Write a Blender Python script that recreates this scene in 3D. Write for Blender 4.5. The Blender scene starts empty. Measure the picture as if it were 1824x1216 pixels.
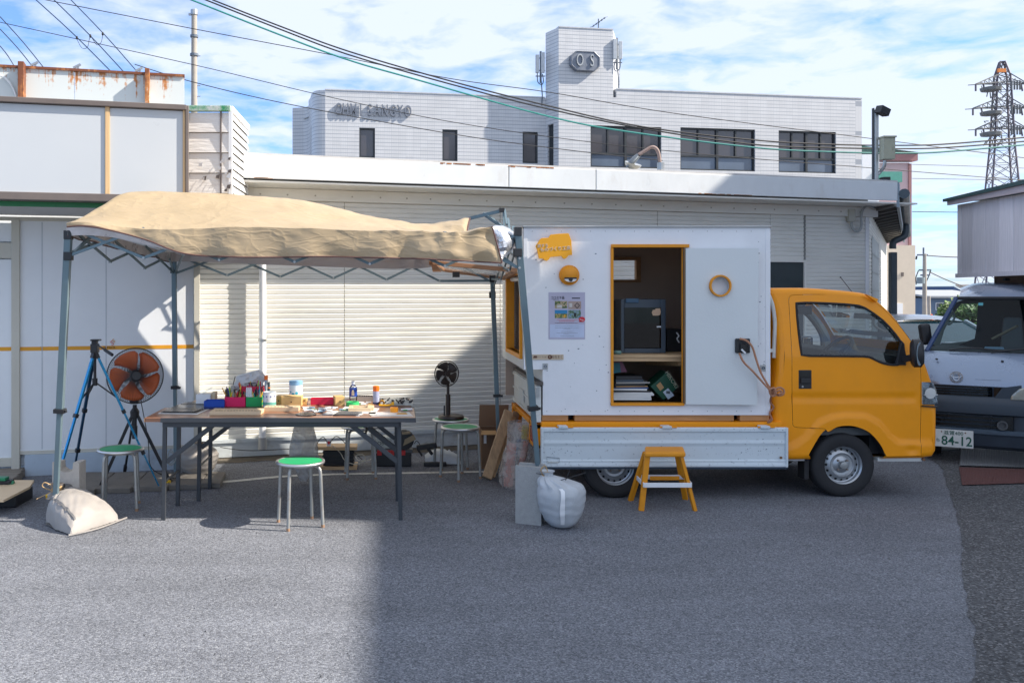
import bpy, bmesh, math, random
from mathutils import Vector, Matrix, noise
from mathutils.geometry import delaunay_2d_cdt
random.seed(7)
C = bpy.context.scene.collection
scene = bpy.context.scene
R = math.radians
# ---------------------------------------------------------------- camera, sky, sun
F, CX, HY, EYE = 1560.0, 700.0, 517.0, 1.7
cam_d = bpy.data.cameras.new("camera"); cam = bpy.data.objects.new("camera", cam_d); C.objects.link(cam)
cam.location = (0, 0, EYE); cam.rotation_euler = (R(90), 0, 0)
cam_d.sensor_width = 36.0; cam_d.lens = 36.0*F/1824
cam_d.shift_x = (912-CX)/1824; cam_d.shift_y = (HY-608)/1824
cam_d.clip_start = .05; cam_d.clip_end = 3000
scene.camera = cam
SUN_EL, SUN_AZ = 39.0, (0.990, -0.138)
SUN_STR, SKY_STR, EXPO = 3.5, 0.15, 1.48
CLOUD = 2.65
w = bpy.data.worlds.new("World"); scene.world = w; w.use_nodes = True
nt = w.node_tree; nt.nodes.clear()
def N(nt, t, **k):
    n = nt.nodes.new(t)
    for a, b in k.items():
        if a.startswith('i_'): n.inputs[a[2:].replace('_', ' ')].default_value = b
        else: setattr(n, a, b)
    return n
def L(nt, a, b): nt.links.new(a, b)
out = N(nt, 'ShaderNodeOutputWorld'); bg = N(nt, 'ShaderNodeBackground'); bg.inputs[1].default_value = SKY_STR
sky = N(nt, 'ShaderNodeTexSky', sky_type='NISHITA', sun_disc=False, sun_elevation=R(SUN_EL), sun_rotation=math.atan2(SUN_AZ[0], SUN_AZ[1]), altitude=100, air_density=1.0, dust_density=0.8, ozone_density=2.2)
tc = N(nt, 'ShaderNodeTexCoord'); sp = N(nt, 'ShaderNodeSeparateXYZ'); L(nt, tc.outputs['Generated'], sp.inputs[0])
def mth(nt, op, a, b=None, clamp=False):
    n = N(nt, 'ShaderNodeMath', operation=op); n.use_clamp = clamp
    for i, v in enumerate((a, b)):
        if v is None: continue
        if hasattr(v, 'type') or hasattr(v, 'links'): L(nt, v, n.inputs[i])
        else: n.inputs[i].default_value = v
    return n.outputs[0]
zz = mth(nt, 'ADD', mth(nt, 'MAXIMUM', sp.outputs[2], 0.0), 0.09)
u_ = mth(nt, 'DIVIDE', sp.outputs[0], zz); v_ = mth(nt, 'DIVIDE', sp.outputs[1], zz)
cb = N(nt, 'ShaderNodeCombineXYZ'); L(nt, u_, cb.inputs[0]); L(nt, v_, cb.inputs[1])
n1 = N(nt, 'ShaderNodeTexNoise', i_Scale=.7, i_Detail=9.0, i_Roughness=.60, i_Distortion=.15); L(nt, cb.outputs[0], n1.inputs['Vector'])
n2 = N(nt, 'ShaderNodeTexNoise', i_Scale=4.2, i_Detail=5.0, i_Roughness=.55, i_Distortion=.4); L(nt, cb.outputs[0], n2.inputs['Vector'])
s_ = mth(nt, 'ADD', mth(nt, 'MULTIPLY', n1.outputs[0], .60), mth(nt, 'MULTIPLY', n2.outputs[0], .40))
bias = mth(nt, 'MULTIPLY', sp.outputs[0], .09)
s_ = mth(nt, 'ADD', mth(nt, 'ADD', s_, bias), mth(nt, 'MULTIPLY', mth(nt, 'SUBTRACT', sp.outputs[2], .12), .30))
rp = N(nt, 'ShaderNodeValToRGB'); rp.color_ramp.elements[0].position = .43; rp.color_ramp.elements[1].position = .56
rp.color_ramp.elements[0].color = (.07, .07, .07, 1); rp.color_ramp.elements[1].color = (.93, .93, .93, 1)
L(nt, s_, rp.inputs[0])
mx = N(nt, 'ShaderNodeMix', data_type='RGBA')
L(nt, rp.outputs[0], mx.inputs[0]); tn = N(nt, 'ShaderNodeMix', data_type='RGBA', blend_type='MULTIPLY'); tn.inputs[0].default_value = 1; L(nt, sky.outputs[0], tn.inputs[6]); tn.inputs[7].default_value = (.33, .455, .66, 1); L(nt, tn.outputs[2], mx.inputs[6]); mx.inputs[7].default_value = (CLOUD*.83, CLOUD*.91, CLOUD*1.06, 1)
L(nt, mx.outputs[2], bg.inputs[0]); L(nt, bg.outputs[0], out.inputs[0])
sd = bpy.data.lights.new("sun", 'SUN'); sd.energy = SUN_STR; sd.angle = R(.55); sd.color = (1, .91, .79)
so = bpy.data.objects.new("sun", sd); C.objects.link(so)
ce = math.cos(R(SUN_EL)); sdir = Vector((SUN_AZ[0]*ce, SUN_AZ[1]*ce, math.sin(R(SUN_EL))))
so.rotation_euler = sdir.to_track_quat('Z', 'Y').to_euler(); so.location = (20, -4, 20)
scene.view_settings.view_transform = 'Standard'; scene.view_settings.look = 'None'
scene.view_settings.gamma = 1; scene.view_settings.use_curve_mapping = False; scene.view_settings.exposure = EXPO
scene.cycles.max_bounces = 8; scene.cycles.transparent_max_bounces = 16
# ---------------------------------------------------------------- coordinates (metres; x right, y away from the viewer, z up)
def X(px, D): return (px-CX)*D/F
def Z(py, D): return EYE-(py-HY)*D/F
def P(px, py, D): return Vector((X(px, D), D, Z(py, D)))
def DG(py, z=0.0): return (EYE-z)*F/(py-HY)
# ---------------------------------------------------------------- materials
MC = {}
def mat(name, col=(.5, .5, .5), rough=.5, metal=0., var=.12, vscale=6., bump=0., bscale=60., spec=.5, coat=0., trans=0., grime=0., gcol=(.12, .1, .08), gscale=3., stretch=(1, 1, 1), emit=0, detail=4., gth=.6):
    if name in MC: return MC[name]
    m = bpy.data.materials.new(name); m.use_nodes = True; nt = m.node_tree; b = nt.nodes['Principled BSDF']
    b.inputs['Roughness'].default_value = rough; b.inputs['Metallic'].default_value = metal
    b.inputs['Specular IOR Level'].default_value = spec; b.inputs['Coat Weight'].default_value = coat
    b.inputs['Coat Roughness'].default_value = .12
    tc = N(nt, 'ShaderNodeTexCoord'); mp = N(nt, 'ShaderNodeMapping'); mp.inputs['Scale'].default_value = stretch
    L(nt, tc.outputs['Object'], mp.inputs[0])
    nz = N(nt, 'ShaderNodeTexNoise', i_Scale=vscale, i_Detail=detail, i_Roughness=.6); L(nt, mp.outputs[0], nz.inputs['Vector'])
    mr = N(nt, 'ShaderNodeMapRange'); mr.inputs[1].default_value = .25; mr.inputs[2].default_value = .75; mr.inputs[3].default_value = 1-var; mr.inputs[4].default_value = 1+var
    L(nt, nz.outputs[0], mr.inputs[0])
    vm = N(nt, 'ShaderNodeVectorMath', operation='SCALE'); vm.inputs[0].default_value = col[:3]; L(nt, mr.outputs[0], vm.inputs['Scale'])
    cout = vm.outputs[0]
    if grime > 0:
        g = N(nt, 'ShaderNodeTexNoise', i_Scale=gscale, i_Detail=8., i_Roughness=.7); L(nt, mp.outputs[0], g.inputs['Vector'])
        gr = N(nt, 'ShaderNodeMapRange'); gr.inputs[1].default_value = gth-.08; gr.inputs[2].default_value = gth+.1; gr.inputs[3].default_value = 0; gr.inputs[4].default_value = grime
        L(nt, g.outputs[0], gr.inputs[0])
        mm = N(nt, 'ShaderNodeMix', data_type='RGBA'); L(nt, gr.outputs[0], mm.inputs[0]); L(nt, cout, mm.inputs[6]); mm.inputs[7].default_value = (*gcol, 1); cout = mm.outputs[2]
    L(nt, cout, b.inputs['Base Color'])
    rr = N(nt, 'ShaderNodeMapRange'); rr.inputs[1].default_value = .3; rr.inputs[2].default_value = .7; rr.inputs[3].default_value = max(0, rough-.08); rr.inputs[4].default_value = min(1, rough+.1)
    L(nt, nz.outputs[0], rr.inputs[0]); L(nt, rr.outputs[0], b.inputs['Roughness'])
    if bump > 0:
        bn = N(nt, 'ShaderNodeTexNoise', i_Scale=bscale, i_Detail=4.); L(nt, mp.outputs[0], bn.inputs['Vector'])
        bp = N(nt, 'ShaderNodeBump', i_Strength=bump, i_Distance=.01); L(nt, bn.outputs[0], bp.inputs['Height']); L(nt, bp.outputs[0], b.inputs['Normal'])
    if emit: b.inputs['Emission Color'].default_value = (*col[:3], 1); b.inputs['Emission Strength'].default_value = emit
    MC[name] = m; return m
def glass(name, tint=(.75, .85, .85), gl=.18, rough=.02):
    if name in MC: return MC[name]
    m = bpy.data.materials.new(name); m.use_nodes = True; nt = m.node_tree; nt.nodes.clear()
    o = N(nt, 'ShaderNodeOutputMaterial'); t = N(nt, 'ShaderNodeBsdfTransparent'); t.inputs[0].default_value = (*tint, 1)
    g = N(nt, 'ShaderNodeBsdfGlossy'); g.inputs['Roughness'].default_value = rough; g.inputs[0].default_value = (.95, .97, 1, 1)
    fr = N(nt, 'ShaderNodeFresnel', i_IOR=1.45); ad = mth(nt, 'ADD', fr.outputs[0], gl, True)
    ms = N(nt, 'ShaderNodeMixShader'); L(nt, ad, ms.inputs[0]); L(nt, t.outputs[0], ms.inputs[1]); L(nt, g.outputs[0], ms.inputs[2]); L(nt, ms.outputs[0], o.inputs[0])
    MC[name] = m; return m
def wood(name, col=(.55, .36, .18), rough=.6, axis=0, contrast=.3, scale=1.):
    if name in MC: return MC[name]
    m = bpy.data.materials.new(name); m.use_nodes = True; nt = m.node_tree; b = nt.nodes['Principled BSDF']
    tc = N(nt, 'ShaderNodeTexCoord'); mp = N(nt, 'ShaderNodeMapping'); s = [14*scale]*3; s[axis] = .9*scale; mp.inputs['Scale'].default_value = s
    L(nt, tc.outputs['Object'], mp.inputs[0])
    nz = N(nt, 'ShaderNodeTexNoise', i_Scale=3., i_Detail=6., i_Roughness=.65, i_Distortion=.6); L(nt, mp.outputs[0], nz.inputs['Vector'])
    oi = N(nt, 'ShaderNodeObjectInfo')
    r = N(nt, 'ShaderNodeValToRGB'); r.color_ramp.elements[0].position = .3; r.color_ramp.elements[1].position = .72
    r.color_ramp.elements[0].color = (*[c*(1-contrast) for c in col], 1); r.color_ramp.elements[1].color = (*[min(1, c*(1+contrast*.5)) for c in col], 1)
    L(nt, nz.outputs[0], r.inputs[0])
    mr = N(nt, 'ShaderNodeMapRange'); mr.inputs[3].default_value = .88; mr.inputs[4].default_value = 1.1; L(nt, oi.outputs['Random'], mr.inputs[0])
    vm = N(nt, 'ShaderNodeVectorMath', operation='SCALE'); L(nt, r.outputs[0], vm.inputs[0]); L(nt, mr.outputs[0], vm.inputs['Scale']); L(nt, vm.outputs[0], b.inputs['Base Color'])
    b.inputs['Roughness'].default_value = rough
    bp = N(nt, 'ShaderNodeBump', i_Strength=.25, i_Distance=.003); L(nt, nz.outputs[0], bp.inputs['Height']); L(nt, bp.outputs[0], b.inputs['Normal'])
    MC[name] = m; return m
# ---------------------------------------------------------------- mesh builder
class MB:
    def __init__(s): s.v = []; s.f = []; s.m = []; s.uv = {}
    def add(s, vs, fs, mi=0):
        o = len(s.v); s.v += [Vector(v) for v in vs]
        for f in fs: s.f.append([i+o for i in f]); s.m.append(mi)
        return o
    def quad(s, a, b, c, d, mi=0, uv=None):
        s.add([a, b, c, d], [(0, 1, 2, 3)], mi)
        if uv: s.uv[len(s.f)-1] = uv
    def box(s, x0, x1, y0, y1, z0, z1, mi=0, M=None):
        vs = [Vector(p) for p in ((x0, y0, z0), (x1, y0, z0), (x1, y1, z0), (x0, y1, z0), (x0, y0, z1), (x1, y0, z1), (x1, y1, z1), (x0, y1, z1))]
        if M is not None: vs = [M @ p for p in vs]
        s.add(vs, [(0, 3, 2, 1), (4, 5, 6, 7), (0, 1, 5, 4), (1, 2, 6, 5), (2, 3, 7, 6), (3, 0, 4, 7)], mi); return s
    def bar(s, a, b, wd, ht=None, up=(0, 0, 1), mi=0):
        a, b = Vector(a), Vector(b); ht = ht or wd; d = (b-a).normalized(); u = Vector(up)
        if abs(d.dot(u)) > .98: u = Vector((0, 1, 0))
        sd = d.cross(u).normalized(); u = sd.cross(d)
        vs = [p+sd*(sx*wd/2)+u*(sz*ht/2) for p in (a, b) for sx, sz in ((-1, -1), (1, -1), (1, 1), (-1, 1))]
        s.add(vs, [(3, 2, 1, 0), (4, 5, 6, 7), (0, 1, 5, 4), (1, 2, 6, 5), (2, 3, 7, 6), (3, 0, 4, 7)], mi); return s
    def cyl(s, a, b, r0, r1=None, n=14, cap=True, mi=0):
        r1 = r0 if r1 is None else r1; a, b = Vector(a), Vector(b); d = (b-a).normalized(); u = d.orthogonal().normalized(); w_ = d.cross(u)
        vs = []
        for p, r in ((a, r0), (b, r1)):
            for i in range(n): t = 2*math.pi*i/n; vs.append(p+(u*math.cos(t)+w_*math.sin(t))*r)
        fs = [(i, (i+1) % n, n+(i+1) % n, n+i) for i in range(n)]
        if cap: fs += [tuple(range(n-1, -1, -1)), tuple(range(n, 2*n))]
        s.add(vs, fs, mi); return s
    def tube(s, pts, r, n=8, mi=0, rad=None, closed=False):
        pts = [Vector(p) for p in pts]; k = len(pts); vs = []; pu = None
        for i, p in enumerate(pts):
            if closed: d = pts[(i+1) % k]-pts[i-1]
            else: d = pts[min(i+1, k-1)]-pts[max(i-1, 0)]
            d.normalize()
            if pu is None: u = d.orthogonal().normalized()
            else:
                u = pu-d*pu.dot(d); u = u.normalized() if u.length > 1e-6 else d.orthogonal().normalized()
            pu = u; w_ = d.cross(u); rr = rad[i] if rad else r
            for j in range(n): t = 2*math.pi*j/n; vs.append(p+(u*math.cos(t)+w_*math.sin(t))*rr)
        fs = []
        for i in range(k if closed else k-1):
            a = i*n; b = ((i+1) % k)*n
            fs += [(a+j, a+(j+1) % n, b+(j+1) % n, b+j) for j in range(n)]
        if not closed: fs += [tuple(range(n-1, -1, -1)), tuple(range((k-1)*n, k*n))]
        s.add(vs, fs, mi); return s
    def lathe(s, prof, c=(0, 0, 0), axis=(0, 0, 1), n=24, mi=0, cap=True):
        c = Vector(c); d = Vector(axis).normalized(); u = d.orthogonal().normalized(); w_ = d.cross(u); vs = []
        for r, h in prof:
            for i in range(n): t = 2*math.pi*i/n; vs.append(c+d*h+(u*math.cos(t)+w_*math.sin(t))*max(r, 1e-4))
        k = len(prof); fs = [(a*n+i, a*n+(i+1) % n, (a+1)*n+(i+1) % n, (a+1)*n+i) for a in range(k-1) for i in range(n)]
        if cap: fs += [tuple(range(n-1, -1, -1)), tuple(range((k-1)*n, k*n))]
        s.add(vs, fs, mi); return s
    def prism(s, poly, off, mi=0):
        """closed planar polygon of 3D points pushed along off"""
        poly = [Vector(p) for p in poly]; off = Vector(off); n = len(poly)
        s.add(poly+[p+off for p in poly], [tuple(range(n)), tuple(range(2*n-1, n-1, -1))]+[(i, i+n, (i+1) % n+n, (i+1) % n) for i in range(n)], mi); return s
    def grid(s, rows, mi=0, closed=False):
        k = len(rows[0]); o = len(s.v)
        for r in rows: s.v += [Vector(p) for p in r]
        for i in range(len(rows)-1):
            for j in range(k if closed else k-1):
                s.f.append([o+i*k+j, o+i*k+(j+1) % k, o+(i+1)*k+(j+1) % k, o+(i+1)*k+j]); s.m.append(mi)
        return s
    def build(s, name, m, parent=None, smooth=False, bevel=0., fix=True, label=None, kind=None):
        off = Vector((0, 0, 0)); q = parent
        while q is not None: off += q.location; q = q.parent
        me = bpy.data.meshes.new(name); me.from_pydata([v-off for v in s.v], [], s.f)
        ms = m if isinstance(m, (list, tuple)) else [m]
        for x in ms: me.materials.append(x)
        me.polygons.foreach_set('material_index', s.m)
        if s.uv:
            ul = me.uv_layers.new(name='UVMap')
            for fi, uv in s.uv.items():
                for li, c in zip(me.polygons[fi].loop_indices, uv): ul.data[li].uv = c
        if fix and not s.uv:
            bm = bmesh.new(); bm.from_mesh(me); bmesh.ops.recalc_face_normals(bm, faces=bm.faces); bm.to_mesh(me); bm.free()
        if smooth:
            me.polygons.foreach_set('use_smooth', [True]*len(me.polygons))
            try: me.set_sharp_from_angle(angle=R(38 if smooth is True else smooth))
            except Exception: pass
        me.update()
        o = bpy.data.objects.new(name, me); C.objects.link(o); o.parent = parent
        if bevel:
            b = o.modifiers.new('bevel', 'BEVEL'); b.width = bevel; b.segments = 2; b.limit_method = 'ANGLE'; b.harden_normals = False
        if label: o['label'] = label
        if kind: o['kind'] = kind
        return o
def tag(o, label, cat, group=None):
    o['label'] = label; o['category'] = cat
    if group: o['group'] = group
    return o
def thing(name, label, cat, loc=(0, 0, 0), group=None):
    o = bpy.data.objects.new(name, None); C.objects.link(o); o.location = loc; o.empty_display_size = .2
    return tag(o, label, cat, group)
def copy_tree(o, parent=None):
    c = o.copy(); C.objects.link(c); c.parent = parent
    for ch in [q for q in bpy.data.objects if q.parent == o]: copy_tree(ch, c)
    return c
def wallgrid(mb, p0, p1, z0, z1, holes, th, mi=0, u_off=0.):
    """wall along p0->p1 (x,y) with rectangular holes (u0,u1,z0,z1); th pushes the back face to the left of p0->p1"""
    p0 = Vector((p0[0], p0[1])); p1 = Vector((p1[0], p1[1])); Ln = (p1-p0).length; t = (p1-p0)/Ln; n = Vector((-t.y, t.x))*th
    us = sorted({0, Ln, *[h[0] for h in holes], *[h[1] for h in holes]}); vs = sorted({z0, z1, *[h[2] for h in holes], *[h[3] for h in holes]})
    def fill(i, j):
        if i < 0 or j < 0 or i >= len(us)-1 or j >= len(vs)-1: return False
        u, v = (us[i]+us[i+1])/2, (vs[j]+vs[j+1])/2
        return not any(h[0] < u < h[1] and h[2] < v < h[3] for h in holes)
    def pt(u, v, b=0): q = p0+t*u+n*b; return (q.x, q.y, v)
    for i in range(len(us)-1):
        for j in range(len(vs)-1):
            if not fill(i, j): continue
            a, b, c, d = us[i], us[i+1], vs[j], vs[j+1]
            U = [(a+u_off, c), (b+u_off, c), (b+u_off, d), (a+u_off, d)]
            mb.quad(pt(a, c), pt(b, c), pt(b, d), pt(a, d), mi, U)
            mb.quad(pt(b, c, 1), pt(a, c, 1), pt(a, d, 1), pt(b, d, 1), mi, [U[1], U[0], U[3], U[2]])
            z = [(0, 0), (abs(th), 0), (abs(th), 1), (0, 1)]
            if not fill(i-1, j): mb.quad(pt(a, c, 1), pt(a, c), pt(a, d), pt(a, d, 1), mi, z)
            if not fill(i+1, j): mb.quad(pt(b, c), pt(b, c, 1), pt(b, d, 1), pt(b, d), mi, z)
            if not fill(i, j-1): mb.quad(pt(a, c, 1), pt(b, c, 1), pt(b, c), pt(a, c), mi, z)
            if not fill(i, j+1): mb.quad(pt(a, d), pt(b, d), pt(b, d, 1), pt(a, d, 1), mi, z)
def text(s, size, loc, m, parent, name='lettering', ext=.002, rot=0., tilt=0., sx=1., align='CENTER', bold=0., shear=0.):
    cu = bpy.data.curves.new('t', 'FONT'); cu.body = s; cu.size = size; cu.extrude = ext; cu.align_x = align; cu.align_y = 'CENTER'; cu.offset = bold; cu.resolution_u = 3; cu.shear = shear
    to = bpy.data.objects.new('t', cu); C.objects.link(to)
    dg = bpy.context.evaluated_depsgraph_get(); dg.update()
    me = bpy.data.meshes.new_from_object(to.evaluated_get(dg)); bpy.data.objects.remove(to); bpy.data.curves.remove(cu)
    me.transform(Matrix.Translation(Vector(loc)) @ Matrix.Rotation(rot, 4, 'Z') @ Matrix.Rotation(R(90), 4, 'X') @ Matrix.Rotation(tilt, 4, 'Z') @ Matrix.Diagonal((sx, 1, 1, 1)))
    off = Vector((0, 0, 0)); q = parent
    while q is not None: off += q.location; q = q.parent
    me.transform(Matrix.Translation(-off)); me.materials.clear(); me.materials.append(m); me.name = name
    o = bpy.data.objects.new(name, me); C.objects.link(o); o.parent = parent; return o
def cat(pts, k=6, closed=False):
    """catmull-rom through points"""
    pts = [Vector(p) for p in pts]; n = len(pts); o = []
    for i in range(n if closed else n-1):
        g = (lambda j: pts[j % n]) if closed else (lambda j: pts[max(0, min(n-1, j))])
        a, b, c, d = g(i-1), g(i), g(i+1), g(i+2)
        for s in range(k):
            t = s/k; o.append(.5*((2*b)+(c-a)*t+(2*a-5*b+4*c-d)*t*t+(3*b-3*c+d-a)*t**3))
    if not closed: o.append(pts[-1])
    return o
def lerp(a, b, t): return a+(b-a)*t
def pw(x, pts):
    for (a, fa), (b, fb) in zip(pts, pts[1:]):
        if x <= b: return fa+(fb-fa)*max(0, (x-a))/(b-a)
    return pts[-1][1]
def sst(a, b, x): t = max(0, min(1, (x-a)/(b-a))); return t*t*(3-2*t)
# common materials
m_black = mat('black_plastic', (.018, .019, .022), .45, var=.1)
m_rubber = mat('tyre_rubber', (.02, .02, .022), .8, var=.15, bump=.2, bscale=90)
m_steel = mat('galvanised_steel', (.42, .43, .43), .38, .85, var=.15)
m_alu = mat('aluminium', (.62, .63, .64), .35, .9, var=.1)
m_white = mat('white_paint', (.78, .79, .80), .45, var=.03)
m_yel = mat('truck_yellow_paint', (.90, .315, .002), .42, var=.05, vscale=3, coat=.2, grime=.10, gcol=(.5, .2, .03), gscale=5, spec=.3)
m_ypaint = mat('yellow_wood_paint', (.74, .28, .006), .55, var=.08, vscale=14, bump=.15)
m_canopyframe = mat('grey_green_powder_coat', (.13, .19, .22), .4, .3, var=.08)
m_kraft = mat('kraft_cardboard', (.45, .27, .12), .8, var=.08, bump=.1)
m_pine = wood('pine', (.62, .42, .23))
m_pine_v = wood('pine_upright', (.55, .36, .2), axis=2)
m_wire = mat('black_cable', (.015, .016, .02), .6)
m_paper = mat('paper', (.78, .78, .76), .7, var=.04)
m_ink = mat('dark_ink', (.02, .02, .022), .6)
# ================================================================ GROUND
def asphalt(name, base, speck, warm=0.0, bstr=.6, dark=.5, scale=1.0):
    m = bpy.data.materials.new(name); m.use_nodes = True; nt = m.node_tree; b = nt.nodes['Principled BSDF']
    tc = N(nt, 'ShaderNodeTexCoord')
    vo = N(nt, 'ShaderNodeTexVoronoi', i_Scale=95.*scale, i_Randomness=1.); L(nt, tc.outputs['Object'], vo.inputs['Vector'])
    cr = N(nt, 'ShaderNodeSeparateColor'); L(nt, vo.outputs['Color'], cr.inputs[0])
    r = N(nt, 'ShaderNodeValToRGB'); e = r.color_ramp.elements
    e[0].position = .0; e[0].color = (*[c*dark for c in base], 1); e[1].position = 1.; e[1].color = (*speck, 1)
    a = e.new(.35); a.color = (*[c*.85 for c in base], 1); a = e.new(.8); a.color = (*[c*1.25 for c in base], 1)
    L(nt, cr.outputs[0], r.inputs[0])
    big = N(nt, 'ShaderNodeTexNoise', i_Scale=.9, i_Detail=6., i_Roughness=.65); L(nt, tc.outputs['Object'], big.inputs['Vector'])
    mp = N(nt, 'ShaderNodeMapping'); mp.inputs['Scale'].default_value = (.35, 2.2, 1); L(nt, tc.outputs['Object'], mp.inputs[0])
    st = N(nt, 'ShaderNodeTexNoise', i_Scale=1.6, i_Detail=4.); L(nt, mp.outputs[0], st.inputs['Vector'])
    f = mth(nt, 'ADD', mth(nt, 'MULTIPLY', big.outputs[0], .6), mth(nt, 'MULTIPLY', st.outputs[0], .4))
    mr = N(nt, 'ShaderNodeMapRange'); mr.inputs[1].default_value = .3; mr.inputs[2].default_value = .7; mr.inputs[3].default_value = .8; mr.inputs[4].default_value = 1.2; L(nt, f, mr.inputs[0])
    vm = N(nt, 'ShaderNodeVectorMath', operation='SCALE'); L(nt, r.outputs[0], vm.inputs[0]); L(nt, mr.outputs[0], vm.inputs['Scale']); L(nt, vm.outputs[0], b.inputs['Base Color'])
    b.inputs['Roughness'].default_value = .85; b.inputs['Specular IOR Level'].default_value = .35
    hh = mth(nt, 'SUBTRACT', 1., vo.outputs['Distance'])
    v2 = N(nt, 'ShaderNodeTexNoise', i_Scale=210.*scale, i_Detail=3.); L(nt, tc.outputs['Object'], v2.inputs['Vector'])
    h = mth(nt, 'ADD', hh, mth(nt, 'MULTIPLY', v2.outputs[0], 1.2))
    bp = N(nt, 'ShaderNodeBump', i_Strength=bstr, i_Distance=.006); L(nt, h, bp.inputs['Height']); L(nt, bp.outputs[0], b.inputs['Normal'])
    return m
g = MB(); g.quad((-160, -30, 0), (160, -30, 0), (160, 700, 0), (-160, 700, 0))
o = g.build('asphalt_ground', asphalt('asphalt', (.155, .164, .187), (.27, .28, .30), dark=.5, scale=1.4), kind='structure')
# older darker road surface on the right, with a ragged edge
edge = [(5.6, 9.4), (5.3, 8.47), (4.45, 6.95), (3.9, 6.0), (3.25, 5.0), (2.88, 4.33), (2.51, 3.79), (2.1, 3.1)]
pl = []
for i, (a, b) in enumerate(zip(edge, edge[1:])):
    for k in range(14):
        t = k/14; q = Vector((lerp(a[0], b[0], t), lerp(a[1], b[1], t))); q.x += .03*noise.noise(Vector((q.y*6, 0, 3)))+.02*noise.noise(Vector((q.y*1.3, 2, 3))); pl.append((q.x, q.y, .004))
g = MB(); g.add(pl+[(2.0, -6, .004), (30, -6, .004), (30, 30, .004), (6.5, 30, .004), (5.8, 12, .004)], [tuple(range(len(pl)+5))])
g.build('old_asphalt_road', asphalt('old_asphalt', (.085, .087, .092), (.22, .22, .225), dark=.4, scale=1.0), kind='structure')
random.seed(5); g = MB()
for k in range(420):
    x, y = random.uniform(-3.5, 5), random.uniform(3.6, 8.2); s = random.uniform(.002, .0055); g.add([(x-s, y, .002), (x+s, y-s, .002), (x+s*.3, y+s, .002), (x, y, .002+s*1.2)], [(0, 1, 3), (1, 2, 3), (2, 0, 3)])
g.build('loose_grit', mat('grit', (.12, .11, .10), .9, var=.5, vscale=9), kind='stuff')
# painted line (curved, worn)
m_line = mat('worn_line_paint', (.62, .62, .58), .75, var=.12, vscale=12, grime=.65, gcol=(.14, .13, .12), gscale=26, gth=.57)
ln = [(383, 860), (430, 856), (480, 851), (535, 847), (600, 845), (680, 843.5), (760, 842), (850, 840.5), (960, 839)]
g = MB(); rows = []
for px, py in ln:
    d = DG(py); rows.append([(X(px, d), d-.035, .004), (X(px-6, d), d+.035, .004)])
g.grid(rows); g.build('painted_line', m_line, kind='structure')
# strip of gravelly dirt along the siding wall
def wallD(px, off=0.):           # depth of the siding wall plane under a pixel column
    k = (px-CX)/F; return (9.33+off)/(1-.287*k)
def W(px, py, off=0.): d = wallD(px, off); return P(px, py, d)
g = MB(); rows = []
for i in range(40):
    px = 330+i*16; a = W(px, 517, -.02); b_ = W(px, 517, -.24-.05*noise.noise(Vector((px*.05, 0, 0))))
    rows.append([(a.x, a.y, .012), (b_.x, b_.y, .004)])
g.grid(rows); g.build('dirt_strip', mat('dirt', (.10, .085, .065), .95, var=.35, vscale=30, bump=.8, bscale=70), kind='structure')

# ================================================================ MAIN WHITE SHED WITH RIBBED SIDING
wt = Vector((.9612, .2759)); wn = Vector((.2759, -.9612))      # along the wall, and towards the viewer
def WL(u, z, out=0.):            # u metres along the wall from the pixel column 700 point
    q = Vector((0, 9.33))+wt*u+wn*out; return (q.x, q.y, z)
def wu(px, out=0.):
    # u where the sight line of px meets the wall plane moved out by 'out'
    k = (px-CX)/F; bx, by = wn.x*out, 9.33+wn.y*out
    return (k*by-bx)/(wt.x-k*wt.y)
shed = thing('ribbed_siding_shed', 'long low white shed clad in horizontal ribbed metal siding behind the table and truck', 'shed', (0, 9.33, 0))
m_sid = mat('cream_siding_paint', (.76, .75, .70), .42, var=.05, vscale=2.2, grime=.2, gcol=(.42, .38, .28), gscale=1.6, stretch=(1, 1, 5))
m_joint = mat('siding_joint', (.40, .38, .33), .6)
m_fas = mat('fascia_white_paint', (.60, .63, .65), .35, var=.04, grime=.25, gcol=(.33, .27, .2), gscale=4., stretch=(1, 1, .5), gth=.66)
uL, uR = wu(349), wu(1546)
zb, zt_ = .20, 2.74
open0, open1 = wu(1371), wu(1430)          # dark opening behind the truck
opz = (.9, Z(467, wallD(1400)))
def rib_panel(u0, u1, z0, z1, pitch=.0505):
    mb = MB(); z = z0; rows = []
    while z < z1-.01:
        h = min(pitch, z1-z)
        for dz, out in ((0, .002), (.0035, .0115), (h-.012, .016), (h-.006, .0115), (h-.003, .002)):
            rows.append([WL(u0, z+dz, out), WL(u1, z+dz, out)])
        z += h
    mb.grid(rows); return mb
cuts = [uL, wu(613), wu(890), wu(1170), open0]
for a, b in zip(cuts, cuts[1:]):
    rib_panel(a+.004, b-.004, zb, zt_).build('siding_panel', m_sid, shed)
rib_panel(open0+.0, open1, opz[1]+.03, zt_).build('siding_panel', m_sid, shed)
rib_panel(open1+.03, uR-.06, zb, zt_).build('siding_panel', m_sid, shed)
for u in cuts[1:-1]: MB().box(-.005, .005, -.0, .012, zb, zt_, M=Matrix.Translation(Vector(WL(u, 0, .0)))@Matrix.Rotation(math.atan2(wt.y, wt.x), 4, 'Z')@Matrix.Translation((0, -.012, 0))).build('joint_strip', m_joint, shed)
mb = MB(); mb.add([WL(uL, 0), WL(uR, 0), WL(uR, zt_+.1), WL(uL, zt_+.1)], [(0, 1, 2, 3)]); mb.build('backing_wall', mat('backing', (.3, .3, .28)), shed)
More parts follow.
